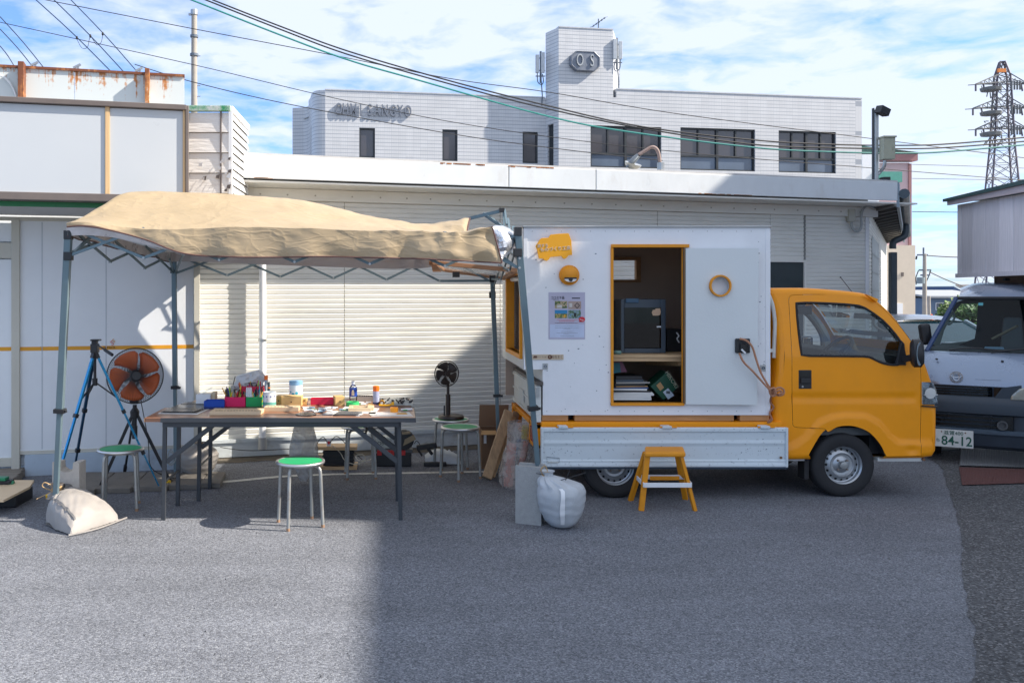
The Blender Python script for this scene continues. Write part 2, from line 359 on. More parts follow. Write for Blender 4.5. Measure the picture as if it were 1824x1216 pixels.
def wbox(mb, u0, u1, o0, o1, z0, z1, mi=0):
    vs = [WL(u, z, o_) for z in (z0, z1) for u, o_ in ((u0, o1), (u1, o1), (u1, o0), (u0, o0))]
    mb.add(vs, [(0, 3, 2, 1), (4, 5, 6, 7), (0, 1, 5, 4), (1, 2, 6, 5), (2, 3, 7, 6), (3, 0, 4, 7)], mi); return mb
wbox(MB(), uR-.055, uR, 0, .02, zb, zt_).build('corner_trim', m_white, shed, bevel=.003)
mb = MB(); wbox(mb, uL, uR, 0, .028, .02, .165); wbox(mb, uL, uR, .0, .045, .165, .2)
mb.build('concrete_plinth', mat('painted_plinth', (.52, .57, .60), .7, var=.12, vscale=5, grime=.5, gcol=(.2, .18, .15), gscale=5, stretch=(1, 1, 2), bump=.2, bscale=12), shed)
# beam below the eave, fascia and soffit
wbox(MB(), uL, uR+.1, 0, .06, 2.62, 2.74).build('eave_beam', m_sid, shed, bevel=.004)
mb = MB(); seams = [wu(432, .5), wu(905, .5), wu(1060, .5), wu(1597, .5)]
for a, b in zip(seams, seams[1:]): wbox(MB(), a+.003, b-.003, .50, .52, 2.775, 3.0).build('fascia_board', m_fas, shed, bevel=.006)
wbox(MB(), uL, seams[-1], .48, .50, 2.79, 2.985).build('fascia_backing', m_joint, shed)
wbox(MB(), uL, seams[-1], -6, .515, 3.0, 3.02).build('roof', mat('roof_sheet', (.5, .5, .5), .5), shed)
wbox(MB(), uL, uR+.25, .03, .50, 2.742, 2.76).build('soffit', m_sid, shed)
mb = MB()
for i in range(26):
    u = lerp(uL+.3, uR-.2, i/25)+random.uniform(-.05, .05); mb.cyl(WL(u, 2.675, .06), WL(u, 2.675, .066), .009, n=8)
mb.build('rivet_row', m_joint, shed, kind='stuff')
# rust line on the eave top edge
mb = MB()
for a, b in ((452, 470), (900, 990), (780, 860), (1230, 1330)):
    u0, u1 = wu(a, .5), wu(b, .5)
    mb = MB()
    for k in range(16): u = random.uniform(u0, u1); wbox(mb, u, u+random.uniform(.02, .1), .521, .5225, 3.0-random.uniform(.004, .016), 3.001) if a in (780, 900) else wbox(mb, u, u+random.uniform(.02, .1), .521, .5225, 2.776, 2.776+random.uniform(.004, .01))
    mb.build('rust_stain', mat('rust', (.30, .12, .04), .85, var=.35, vscale=25, bump=.4), shed, kind='stuff')
# dark opening
mb = MB(); wbox(mb, open0, open1, .004, .008, opz[0], opz[1]); mb.build('shutter', mat('dark_shutter', (.035, .05, .055), .4), shed)
mb = MB(); wbox(mb, open0-.02, open1+.03, 0, .03, opz[1], opz[1]+.03); wbox(mb, open1, open1+.03, 0, .03, zb, opz[1]); mb.build('opening_frame', m_sid, shed, bevel=.002)
rib_panel(open0, open1, zb, opz[0]).build('siding_panel', m_sid, shed)
# canted side wall past the corner
c0 = Vector(WL(uR, 0)[:2]); sv = Vector((.51, .86)); sn = Vector((.86, -.51))
def SL(u, z, out=0): q = c0+sv*u+sn*out; return (q.x, q.y, z)
def srib(u0, u1, z0, z1):
    mb = MB(); z = z0; rows = []
    while z < z1-.01:
        for dz, out in ((0, .002), (.0035, .0115), (.0385, .016), (.0445, .0115), (.0475, .002)): rows.append([SL(u0, z+dz, out), SL(u1, z+dz, out)])
        z += .0505
    mb.grid(rows); return mb
srib(.02, .75, .2, 2.70).build('siding_panel', m_sid, shed)
srib(.75, 3.6, 2.42, 2.70).build('siding_panel', m_sid, shed)
srib(3.6, 9., .2, 2.70).build('siding_panel', m_sid, shed)
mb = MB(); mb.add([SL(0, 0), SL(9, 0), SL(9, 2.8), SL(0, 2.8)], [(0, 1, 2, 3)]); mb.build('backing_wall', MC['backing'], shed)
mb = MB()
for k in range(9): mb.add([SL(.8, .2+k*.25, .018), SL(3.55, .2+k*.25, .018), SL(3.55, .44+k*.25, .018), SL(.8, .44+k*.25, .018)], [(0, 1, 2, 3)])
mb.build('garage_door', mat('garage_grey', (.32, .36, .38), .5), shed)
e0 = Vector(WL(seams[-1], 0, .5)[:2]); e1 = e0+sv*9
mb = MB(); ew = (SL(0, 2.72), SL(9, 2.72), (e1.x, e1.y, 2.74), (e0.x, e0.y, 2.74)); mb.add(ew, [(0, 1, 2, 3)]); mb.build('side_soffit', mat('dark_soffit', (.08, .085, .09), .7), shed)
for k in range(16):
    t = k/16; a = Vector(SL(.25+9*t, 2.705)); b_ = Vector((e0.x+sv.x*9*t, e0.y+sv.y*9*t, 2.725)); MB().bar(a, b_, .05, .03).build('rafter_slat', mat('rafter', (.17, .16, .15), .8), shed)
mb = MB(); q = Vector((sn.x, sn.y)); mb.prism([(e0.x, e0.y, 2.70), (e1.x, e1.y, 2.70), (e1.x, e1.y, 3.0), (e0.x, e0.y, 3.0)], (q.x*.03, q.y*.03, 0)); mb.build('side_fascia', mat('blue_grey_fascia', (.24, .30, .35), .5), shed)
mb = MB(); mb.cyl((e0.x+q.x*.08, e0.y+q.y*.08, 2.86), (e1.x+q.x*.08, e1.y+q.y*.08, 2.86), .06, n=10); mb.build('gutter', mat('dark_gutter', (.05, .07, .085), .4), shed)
dp = e0+sv*4.9; pts = cat([(dp.x+.08, dp.y, 2.82), (dp.x+.06, dp.y, 2.62), (dp.x-.12, dp.y+.0, 2.52), (dp.x-.14, dp.y, 2.40)], 5)
MB().tube(pts, .055, 10).build('gutter_elbow', MC['dark_gutter'], shed, smooth=True)
MB().box(dp.x-.19, dp.x-.09, dp.y-.05, dp.y+.05, 0, 2.34).build('downpipe', MC['dark_gutter'], shed, bevel=.008)
# round white drain pipe standing out from the wall
mb = MB(); u = wu(467, .1); a = WL(u, 2.3, .12); b_ = WL(u, .22, .12); mb.cyl(a, b_, .036, n=20)
pp = thing('drain_pipe', 'white round plastic drain pipe running down the ribbed wall behind the pen boxes', 'pipe', (a[0], a[1], 0))
mb.build('pipe', m_white, pp, smooth=True)
mb = MB(); mb.lathe([(.036, 0), (.042, .0), (.042, -.12), (.03, -.12), (.03, -.02)], b_, (0, 0, 1), 20, cap=False); mb.build('pipe_end', mat('pipe_grey', (.35, .35, .34), .5), pp, smooth=True)
for zc in (1.20, 2.0): MB().lathe([(.037, -.012), (.041, -.012), (.041, .012), (.037, .012)], (a[0], a[1], zc), n=18, cap=False).build('pipe_clamp', m_steel, pp)
# small wall items
u = wu(1515, .05); c = Vector(WL(u, 0, .05)); jb = thing('junction_box', 'small beige junction box with curved conduit at the right end of the white wall', 'junction box', (c.x, c.y, 2.3))
mb = MB(); z0, z1 = Z(395, c.y), Z(373, c.y); mb.box(c.x-.045, c.x+.045, c.y-.04, c.y+.03, z0, z1); mb.build('box', mat('beige_plastic', (.45, .44, .38), .5), jb, bevel=.008)
D_ = c.y-.02; MB().tube(cat([P(1516, 396, D_), P(1519, 408, D_), P(1528, 412, D_), P(1534, 404, D_), P(1534, 385, D_), P(1538, 371, D_), P(1548, 366, D_-.1), P(1558, 370, D_+.1)], 6), .016, 8).build('conduit', mat('conduit_grey', (.33, .35, .35), .5), jb, smooth=True)
u = wu(398, .03); c = Vector(WL(u, 0, .02)); ob = thing('outdoor_socket', 'small brown weathered socket box low on the ribbed wall under the table top', 'socket', (c.x, c.y, .3))
mb = MB(); mb.box(c.x-.05, c.x+.05, c.y-.05, c.y, .36, .42); mb.build('box', mat('weathered_brown', (.2, .17, .13), .8), ob, bevel=.005)
mb = MB(); mb.box(c.x-.02, c.x+.02, c.y-.056, c.y-.05, .40, .43); mb.build('flap', m_white, ob)

# ---- things on the shed roof
d = wallD(1150, -.3)
lamp = thing('roof_street_lamp', 'old lamp with cobra head on a rusty curved pipe on the shed roof edge', 'lamp', (X(1177, d), d, 3.0))
MB().tube(cat([P(1175, 303, d), P(1175, 285, d), P(1171, 268, d), P(1162, 262, d), P(1150, 268, d), P(1137, 276, d)], 6), .019, 10).build('pipe_arm', mat('rusty_pink_pipe', (.27, .20, .18), .7, var=.2, vscale=20, grime=.5, gcol=(.3, .13, .06), gscale=12), lamp, smooth=True)
hd = P(1128, 286, d)
mb = MB(); rows = []
for i in range(9):
    t = i/8; r = .085*math.sin(math.pi*min(1, t*.93+.07))**.6+.004; ctr = P(1140, 275, d).lerp(P(1116, 297, d), t)
    rows.append([ctr+Vector((math.cos(a_)*r*.55+math.sin(a_)*r*.5, math.cos(a_)*0+math.sin(a_+1.2)*r*.9, math.cos(a_)*r*.75)) for a_ in [2*math.pi*k/14 for k in range(14)]])
mb.grid(rows, closed=True); mb.build('lamp_head', mat('lamp_grey', (.13, .15, .17), .35, .5), lamp, smooth=True)
MB().lathe([(.0, -.075), (.05, -.065), (.085, -.03), (.095, 0)], P(1128, 291, d-.02), (.25, -.35, 1), 18).build('lamp_glass', mat('lamp_glass', (.26, .25, .21), .15, coat=.6), lamp, smooth=True)
MB().cyl(P(1177, 303, d), P(1177, 290, d), .04, n=10).build('pipe_socket', m_steel, lamp)
d = wallD(1560, -.3)
cp = thing('floodlight_post', 'grey post with floodlight and beige meter box at the shed roof end', 'post', (X(1559, d), d, 3.0))
mb = MB(); a = P(1559, 322, d); mb.box(a.x-.02, a.x+.028, d-.03, d+.03, 3.02, Z(196, d)); mb.build('post', m_steel, cp, bevel=.006)
mb = MB(); mb.box(a.x-.032, a.x-.020, d-.02, d+.02, 3.02, Z(193, d)); mb.build('cable_duct', m_black, cp)
mb = MB(); q = P(1571, 198, d-.05); Mx = Matrix.Translation(q)@Matrix.Rotation(.35, 4, 'Y')@Matrix.Rotation(.3, 4, 'Z'); mb.box(-.07, .07, -.06, .04, -.045, .045, M=Mx); mb.cyl(Mx@Vector((.07, 0, 0)), Mx@Vector((.085, 0, 0)), .04, n=12); mb.bar(P(1561, 200, d), q, .02); mb.build('floodlight', m_black, cp, bevel=.004)
mb = MB(); mb.box(X(1564, d), X(1585, d), d-.12, d-.02, Z(286, d), Z(248, d)); mb.box(X(1563, d), X(1586.5, d), d-.135, d-.01, Z(248, d), Z(245, d)); mb.box(X(1580, d), X(1581.5, d), d-.128, d-.12, Z(270, d), Z(262, d)); mb.build('meter_box', mat('beige_metal', (.36, .36, .27), .5, var=.1, grime=.2), cp, bevel=.005)
MB().tube(cat([P(1576, 286, d-.06), P(1575, 296, d-.05), P(1568, 306, d), P(1562, 312, d)], 5), .02, 8).build('conduit', m_steel, cp, smooth=True)
mb = MB(); mb.box(X(1566, d), X(1578, d), d-.1, d, 3.02, Z(317, d)); mb.build('clamp_block', m_black, cp)

# ================================================================ LEFT BUILDING (white panels, green band, sign boxes)
lt = Vector((.9744, .2250)); lnv = Vector((.2250, -.9744)); L0 = Vector((-2.65, 8.22))
def LL(u, z, out=0): q = L0+lt*u+lnv*out; return (q.x, q.y, z)
def lu(px, out=0.):
    k = (px-CX)/F; b = L0+lnv*out; return (k*b.y-b.x)/(lt.x-k*lt.y)
def LD(px, out=0.): u = lu(px, out); return LL(u, 0, out)[1]
def LZ(px, py, out=0.): return Z(py, LD(px, out))
def lbox(mb, u0, u1, o0, o1, z0, z1, mi=0):
    vs = [LL(u, z, o_) for z in (z0, z1) for u, o_ in ((u0, o1), (u1, o1), (u1, o0), (u0, o0))]
    mb.add(vs, [(0, 3, 2, 1), (4, 5, 6, 7), (0, 1, 5, 4), (1, 2, 6, 5), (2, 3, 7, 6), (3, 0, 4, 7)], mi); return mb
store = thing('panelled_storefront', 'closed storefront of white panels with an orange stripe under a green band, left side', 'storefront', (L0.x, L0.y, 0))
m_pan = mat('storefront_panel', (.76, .79, .82), .5, var=.04, vscale=2, bump=.12, bscale=220)
m_bframe = mat('beige_frame', (.55, .53, .46), .5, var=.06, grime=.15)
zs, zp = .205, LZ(200, 396)
ua, ub, uc = lu(-60), lu(21), lu(36); ue = lu(345)
lbox(MB(), uc, ue, -.02, .0, zs+.02, zp).build('panel', m_pan, store)
lbox(MB(), ua, ub, -.05, -.03, zs-.04, LZ(10, 462)).build('panel', m_pan, store)
lbox(MB(), ua, ub, -.05, -.03, LZ(10, 430), zp-.02).build('panel', m_pan, store)
lbox(MB(), ub, uc, -.05, .03, 0.02, zp+.01).build('frame_post', m_bframe, store, bevel=.004)
lbox(MB(), uc, ue, -.01, .012, zs-.012, zs+.02).build('frame_rail', m_bframe, store, bevel=.003)
lbox(MB(), ua, ub, -.05, -.01, zs-.12, zs-.04).build('frame_rail', m_bframe, store, bevel=.003)
lbox(MB(), ua, ub, -.04, -.01, LZ(10, 460), LZ(10, 432)).build('frame_rail', m_bframe, store, bevel=.003)
lbox(MB(), ua, ue, -.03, .02, zp, zp+.035).build('frame_rail', m_bframe, store, bevel=.003)
lbox(MB(), ue, lu(356), -.06, .03, .1, zp+.03).build('frame_post', m_bframe, store, bevel=.004)
m_or = mat('orange_stripe', (.72, .33, .02), .5)
z_or = LZ(200, 619); lbox(MB(), uc, ue, 0, .002, z_or-.018, z_or+.018).build('stripe', m_or, store); lbox(MB(), ua, ub, -.03, -.028, z_or-.018, z_or+.018).build('stripe', m_or, store)
for px in (75, 189): lbox(MB(), lu(px-1), lu(px+1), 0, .002, zs+.03, zp-.01).build('panel_seam', mat('seam', (.52, .56, .6), .5), store)
m_red = mat('logo_red', (.6, .06, .03), .5); m_blue = mat('logo_blue', (.03, .1, .45), .5)
lp = LL(lu(195, .003), 0, .003)
rz = math.atan2(lt.y, lt.x)
text('M', .085, (lp[0]-.03, lp[1], LZ(193, 612)), m_blue, store, 'logo_letter', .001, rot=rz, shear=.3)
text('S', .06, (lp[0]+.025, lp[1], LZ(193, 611)), m_red, store, 'logo_swoosh', .001, rot=rz, tilt=.35)
text('S', .05, (lp[0]+.04, lp[1], LZ(193, 607)), m_or, store, 'logo_swoosh', .0012, rot=rz, tilt=.35)
text('M-PACK', .03, (lp[0]+.0, lp[1], z_or), m_ink, store, 'logo_caption', .001, rot=rz)
lbox(MB(), lu(45), lu(352), -.1, .035, 0, zs-.012).build('plinth', mat('blue_flaking_plinth', (.42, .50, .58), .75, var=.08, grime=.6, gcol=(.25, .27, .3), gscale=5, gth=.63, bump=.4, bscale=14), store)
lbox(MB(), ua, lu(45), -.1, -.03, 0, zs-.12).build('plinth', MC['blue_flaking_plinth'], store)
# backing wall, soffit, green band
lbox(MB(), lu(-60), ue, -.35, -.06, 0, 3.2).build('wall', m_pan, store)
so_ = .82
zg0, zg1 = LZ(100, 369, so_), LZ(100, 358, so_)
mb = MB(); mb.add([LL(ua-.5, zp+.05, .0), LL(ue, zp+.05, .0), LL(ue, zg0+.01, so_), LL(ua-.5, zg0+.01, so_)], [(0, 1, 2, 3)]); mb.build('soffit', mat('soffit_plaster', (.52, .53, .53), .8, var=.05, bump=.2, bscale=120), store)
lbox(MB(), ua-.5, lu(330, so_), so_-.02, so_, zg0, zg1).build('green_band', mat('green_band', (.02, .20, .07), .4), store)
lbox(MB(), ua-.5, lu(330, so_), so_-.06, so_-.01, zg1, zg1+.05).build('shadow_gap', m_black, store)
# sign boxes
sg = thing('blank_signboard', 'large blank white two panel signboard in a brown frame above the green band', 'signboard', LL(lu(100), 2.5, .9))
zb0, zb1 = LZ(150, 349, .95), LZ(150, 183, .95)
us0, us1, us2 = lu(-60, .95), lu(191, .95), lu(332, .95)
m_brn = mat('brown_frame', (.14, .115, .105), .5)
m_sign = mat('sign_white_sheet', (.50, .53, .56), .35, var=.02, vscale=1.5)
for a, b in ((us0, us1-.02), (us1+.02, us2-.03)):
    lbox(MB(), a, b, .9, .93, zb0+.02, zb1-.03).build('panel', m_sign, sg)
m_tanw = wood('tan_trim', (.62, .42, .22), axis=2, contrast=.15)
lbox(MB(), us1-.018, us1+.018, .9, .945, zb0+.02, zb1-.02).build('trim_batten', m_tanw, sg, bevel=.003)
lbox(MB(), us2-.03, us2-.008, .9, .945, zb0+.02, zb1-.02).build('trim_batten', m_tanw, sg, bevel=.003)
lbox(MB(), us0, us2, .62, .965, zb0-.045, zb0+.02).build('frame_rail', m_brn, sg, bevel=.005)
lbox(MB(), us0, us2, .62, .965, zb1-.025, zb1+.02).build('frame_rail', m_brn, sg, bevel=.005)
lbox(MB(), us2-.008, us2+.02, .62, .96, zb0-.04, zb1+.015).build('frame_post', m_brn, sg, bevel=.005)
lbox(MB(), us0, us2, .6, .9, zb0-.02, zb1-.01).build('sign_case', m_brn, sg)
# rusty white back-panel wall above
rust = thing('rusty_roof_screen', 'white sheet metal roof screen streaked with rust above the blank signboard', 'roof screen', LL(lu(100), 3.2, 0))
def rustmat(name, amount=.5, zt=4.0):
    m = bpy.data.materials.new(name); m.use_nodes = True; nt = m.node_tree; b = nt.nodes['Principled BSDF']; b.inputs['Roughness'].default_value = .55
    tc = N(nt, 'ShaderNodeTexCoord'); mp = N(nt, 'ShaderNodeMapping'); mp.inputs['Scale'].default_value = (9, 9, .35); L(nt, tc.outputs['Object'], mp.inputs[0])
    nz = N(nt, 'ShaderNodeTexNoise', i_Scale=1., i_Detail=7., i_Roughness=.75); L(nt, mp.outputs[0], nz.inputs['Vector'])
    n2 = N(nt, 'ShaderNodeTexNoise', i_Scale=26., i_Detail=5.); L(nt, tc.outputs['Object'], n2.inputs['Vector'])
    sp = N(nt, 'ShaderNodeSeparateXYZ'); L(nt, tc.outputs['Object'], sp.inputs[0])
    zf = N(nt, 'ShaderNodeMapRange'); zf.inputs[1].default_value = zt-.55; zf.inputs[2].default_value = zt; zf.inputs[3].default_value = -.10; zf.inputs[4].default_value = .10; L(nt, sp.outputs[2], zf.inputs[0])
    s = mth(nt, 'ADD', mth(nt, 'ADD', mth(nt, 'MULTIPLY', nz.outputs[0], .75), mth(nt, 'MULTIPLY', n2.outputs[0], .25)), zf.outputs[0])
    r = N(nt, 'ShaderNodeValToRGB'); e = r.color_ramp.elements; e[0].position = .62-amount*.2; e[0].color = (.56, .60, .60, 1); e[1].position = .78-amount*.2; e[1].color = (.16, .05, .02, 1)
    a = e.new(.68-amount*.2); a.color = (.45, .18, .05, 1); L(nt, s, r.inputs[0]); L(nt, r.outputs[0], b.inputs['Base Color']); return m
ro = -.55
zr0, zr1 = 3.1, LZ(150, 126, ro)-.0
base = LL(lu(100), 3.2, 0)[2]
m_rw = rustmat('rusty_white_sheet', .28, zr1-base+.05); m_rp = rustmat('rusty_post', 1.5, zr1-base+.3)
edges = [lu(-60, ro), lu(41, ro), lu(133, ro), lu(263, ro), lu(329, ro)]
for a, b in zip(edges, edges[1:]): lbox(MB(), a+.003, b-.003, ro-.02, ro, zr0, zr1-.01).build('sheet_panel', m_rw, rust)
for px, wd in ((41, .055), (263, .045)):
    u = lu(px, ro); lbox(MB(), u-wd/2, u+wd/2, ro, ro+.12, zr0, zr1+.03).build('post', m_rp, rust, bevel=.004)
lbox(MB(), edges[0], edges[-1], ro-.05, ro+.02, zr1-.012, zr1+.012).build('cap_strip', rustmat('rusty_cap', 1.0, zr1-base), rust)
mb = MB()
for px in (62, 138, 248): u = lu(px, ro); mb.bar(LL(u-.04, zr1+.02, ro), LL(u+.03, zr1+.06, ro), .02); mb.bar(LL(u, zr1, ro), LL(u+.01, zr1+.05, ro), .015)
mb.build('cable_bracket', m_steel, rust)
mb = MB(); mb.tube(cat([LL(lu(-8, ro+.01), LZ(0, 132, ro), ro+.02), LL(lu(12, ro), LZ(10, 142, ro), ro+.02), LL(lu(26, ro), LZ(10, 162, ro), ro+.02), LL(lu(31, ro), LZ(10, 182, ro), ro+.02)], 6), .009, 6); mb.build('curved_rib', m_white, rust)
# peeling clapboard box beside the sign
pc = thing('peeling_clapboard_box', 'peeling grey white clapboard column with flaking green cap at the end of the signboard', 'parapet box', (X(370, 8.0), 8.0, 2.3))
m_peel = mat('peeling_white', (.74, .72, .70), .75, var=.10, vscale=3, bump=.5, bscale=8, grime=.35, gcol=(.30, .25, .21), gscale=3., stretch=(1, 1, 5), gth=.58)
dz = 7.75; x0, x1 = X(331, dz), X(409, dz); zc0, zc1 = 2.2, Z(198, dz)
for k in range(6):
    a = lerp(zc0, zc1-.01, k/6); b = lerp(zc0, zc1-.01, (k+1)/6)-.006
    xm = X(396-3, dz)
    mb = MB(); mb.add([(x0, dz-.004, b), (xm, dz-.004, b), (xm, dz-.018, a), (x0, dz-.018, a), (x0, dz+.02, b), (xm, dz+.02, b), (xm, dz+.02, a), (x0, dz+.02, a)], [(0, 1, 2, 3), (4, 7, 6, 5), (0, 4, 5, 1), (3, 2, 6, 7), (1, 5, 6, 2), (0, 3, 7, 4)]); mb.build('clapboard', m_peel, pc)
    mb = MB(); mb.add([(xm+.01, dz-.004, b), (x1, dz-.004, b), (x1, dz-.018, a), (xm+.01, dz-.018, a), (xm+.01, dz+.02, b), (x1, dz+.02, b), (x1, dz+.02, a), (xm+.01, dz+.02, a)], [(0, 1, 2, 3), (4, 7, 6, 5), (0, 4, 5, 1), (3, 2, 6, 7), (1, 5, 6, 2), (0, 3, 7, 4)]); mb.build('clapboard', m_peel, pc)
m_gpeel = mat('flaking_green', (.03, .28, .11), .6, grime=.9, gcol=(.6, .6, .57), gscale=9, gth=.5)
MB().box(x0, x1+.01, dz-.03, dz+.02, zc1-.005, zc1+.045).build('cap', m_gpeel, pc, bevel=.004)
MB().box(xm-.002, xm+.012, dz-.022, dz-.002, zc0, zc1).build('corner_bead', m_brn, pc)
MB().box(x0+.01, x1-.01, dz+.022, 8.29, zc0+.005, zc1-.01).build('box_core', MC['backing'], pc)
# flakes of lifting paint
for k in range(16):
    px = random.choice([random.uniform(342, 405), random.uniform(388, 410)]); py = random.uniform(272, 340); q = P(px, py, dz-.022); s = random.uniform(.012, .04)
    mb = MB(); mb.add([q, q+Vector((s, -.015, .2*s)), q+Vector((s*.8, -.02, -s)), q+Vector((-.2*s, -.004, -s*.7))], [(0, 1, 2, 3)]); mb.build('paint_flake', random.choice([m_white, m_peel, m_brn]), pc)
# side face with boards
xe, de = X(440, 8.65), 8.65
mb = MB(); mb.add([(x1+.005, dz, zc0), (xe, de, zc0), (xe, de, zc1+.03), (x1+.005, dz, zc1+.03)], [(0, 1, 2, 3)]); mb.build('side_backing', MC['backing'], pc)
nb = 15
for k in range(nb):
    a = lerp(zc0, zc1, k/nb); b = lerp(zc0, zc1, (k+1)/nb); ox = .013
    mb = MB(); mb.add([(x1+.008, dz, b), (xe+.004, de, b), (xe+ox+.008, de-.008, a+.004), (x1+ox+.008, dz-.008, a+.004)], [(0, 1, 2, 3)]); mb.build('clapboard', m_white, pc)
mb = MB(); mb.bar((x1+.012, dz, zc1+.02), (xe+.012, de, zc1+.02), .03, .05); mb.build('side_cap', m_white, pc)
mb = MB(); mb.bar((x1+.01, dz-.004, zc0), (x1+.01, dz-.004, zc1+.03), .03, .03); mb.build('corner_board', m_gpeel if False else m_white, pc)
# boards and slabs lying in front of the storefront
m_slab = mat('weathered_slab', (.17, .155, .135), .85, var=.2, vscale=5, grime=.4, gcol=(.07, .06, .055), gscale=6, bump=.5, bscale=30)
def slab(px0, px1, px2, px3, yb, yf, th=.045):
    D0, D1 = DG(yb, th), DG(yf, th)
    return [(X(px0, D0), D0, th), (X(px1, D0), D0, th), (X(px3, D1), D1, th), (X(px2, D1), D1, th)]
plat = thing('stone_slab_walk', 'weathered grey stone slabs laid loose along the foot of the white storefront', 'slabs', (-2.6, 7.9, 0))
for k, (a, b, c_, d_) in enumerate([(150, 205, 105, 168), (207, 262, 171, 232), (264, 322, 235, 297), (324, 372, 300, 352), (374, 402, 355, 392)]):
    MB().prism(slab(a, b, c_, d_, 840, 872-k*3), (0, 0, -.045)).build('slab', m_slab, plat, bevel=.006)
w2 = thing('wooden_deck_board', 'low step of grey brown boards at the left end of the storefront', 'step', (X(20, 7.9), 7.9, 0))
for k in range(4):
    a = -3.95+k*.155; MB().box(-4.35, X(52, 7.95)-.03*k, 7.62+k*.13, 7.745+k*.13, .0, .07).build('board', wood('grey_board', (.22, .19, .155), contrast=.3), w2, bevel=.004)
# ================================================================ TILED OFFICE BUILDING
def tilemat():
    m = bpy.data.materials.new('white_wall_tiles'); m.use_nodes = True; nt = m.node_tree; b = nt.nodes['Principled BSDF']
    uv = N(nt, 'ShaderNodeTexCoord')
    sp = N(nt, 'ShaderNodeSeparateXYZ'); L(nt, uv.outputs['UV'], sp.inputs[0])
    def line(src, pitch, wd):
        f = mth(nt, 'FRACT', mth(nt, 'DIVIDE', src, pitch)); return mth(nt, 'LESS_THAN', f, wd/pitch)
    h = line(sp.outputs[1], .121, .018); v = line(sp.outputs[0], .0605, .007); h2 = line(sp.outputs[1], .242, .022); v2 = line(sp.outputs[0], .242, .014)
    s = mth(nt, 'MAXIMUM', mth(nt, 'MULTIPLY', h2, .75), mth(nt, 'MAXIMUM', mth(nt, 'MULTIPLY', h, .75), mth(nt, 'MAXIMUM', mth(nt, 'MULTIPLY', v, .3), mth(nt, 'MULTIPLY', v2, .32))))
    fl = N(nt, 'ShaderNodeCombineXYZ'); L(nt, mth(nt, 'FLOOR', mth(nt, 'DIVIDE', sp.outputs[0], .242)), fl.inputs[0]); L(nt, mth(nt, 'FLOOR', mth(nt, 'DIVIDE', sp.outputs[1], .2666)), fl.inputs[1])
    wn_ = N(nt, 'ShaderNodeTexWhiteNoise'); L(nt, fl.outputs[0], wn_.inputs[0])
    st = N(nt, 'ShaderNodeTexNoise', i_Scale=1.2, i_Detail=5.); mp = N(nt, 'ShaderNodeMapping'); mp.inputs['Scale'].default_value = (2.5, .25, 1); L(nt, uv.outputs['UV'], mp.inputs[0]); L(nt, mp.outputs[0], st.inputs['Vector'])
    k = mth(nt, 'ADD', mth(nt, 'ADD', .86, mth(nt, 'MULTIPLY', wn_.outputs[0], .07)), mth(nt, 'MULTIPLY', st.outputs[0], .16))
    c = N(nt, 'ShaderNodeVectorMath', operation='SCALE'); c.inputs[0].default_value = (.55, .56, .58); L(nt, k, c.inputs['Scale'])
    mm = N(nt, 'ShaderNodeMix', data_type='RGBA'); L(nt, s, mm.inputs[0]); L(nt, c.outputs[0], mm.inputs[6]); mm.inputs[7].default_value = (.20, .23, .28, 1)
    L(nt, mm.outputs[2], b.inputs['Base Color']); b.inputs['Roughness'].default_value = .45
    bp = N(nt, 'ShaderNodeBump', i_Strength=.12, i_Distance=.01); bp.invert = True; L(nt, s, bp.inputs['Height']); L(nt, bp.outputs[0], b.inputs['Normal'])
    return m
m_tile = tilemat()
m_wing = mat('window_tinted', (.055, .05, .055), .06, coat=.3, spec=.8, var=.05)
m_wing2 = mat('window_reflecting', (.10, .13, .18), .05, spec=.8, var=.2, vscale=.8)
m_wfr = mat('dark_window_frame', (.02, .025, .03), .4)
office = thing('tiled_office_building', 'white tiled office building with a tower behind the white shed', 'office building', (8, 30, 0))
ft = Vector((1, .1625)).normalized(); fn = Vector((ft.y, -ft.x))
A0 = Vector((X(995, 29), 29.0))                        # tower near-left corner
def au(px, out=0): k = (px-CX)/F; b = A0+fn*out; return (k*b.y-b.x)/(ft.x-k*ft.y)
def AL(u, z, out=0): q = A0+ft*u+fn*out; return (q.x, q.y, z)
def aD(px, out=0): return AL(au(px, out), 0, out)[1]
zTop, zTow = 8.42, 10.40
wins = [(1052, 1178, 225, 299), (1212, 1345, 229, 304), (1387, 1489, 234, 308)]
holes = []
for a, b, c, d in wins:
    D1 = aD((a+b)/2); holes.append((au(a), au(b), Z(d, D1)+.0, Z(c, D1)))
uT, uE = au(1092), au(1535)
mb = MB(); wallgrid(mb, AL(0, 0)[:2], AL(uE, 0)[:2], 0, 7.7, holes, .25)
mb.build('facade', m_tile, office)
mb = MB(); wallgrid(mb, AL(0, 0)[:2], AL(uT, 0)[:2], 7.7, zTow, [], .25); wallgrid(mb, AL(uT, 0)[:2], AL(au(1098), 0)[:2], 7.7, 8.15, [], .25); wallgrid(mb, AL(au(1098), 0)[:2], AL(uE, 0)[:2], 7.7, zTop, [], .25, u_off=au(1098)); mb.build('upper_facade', m_tile, office)
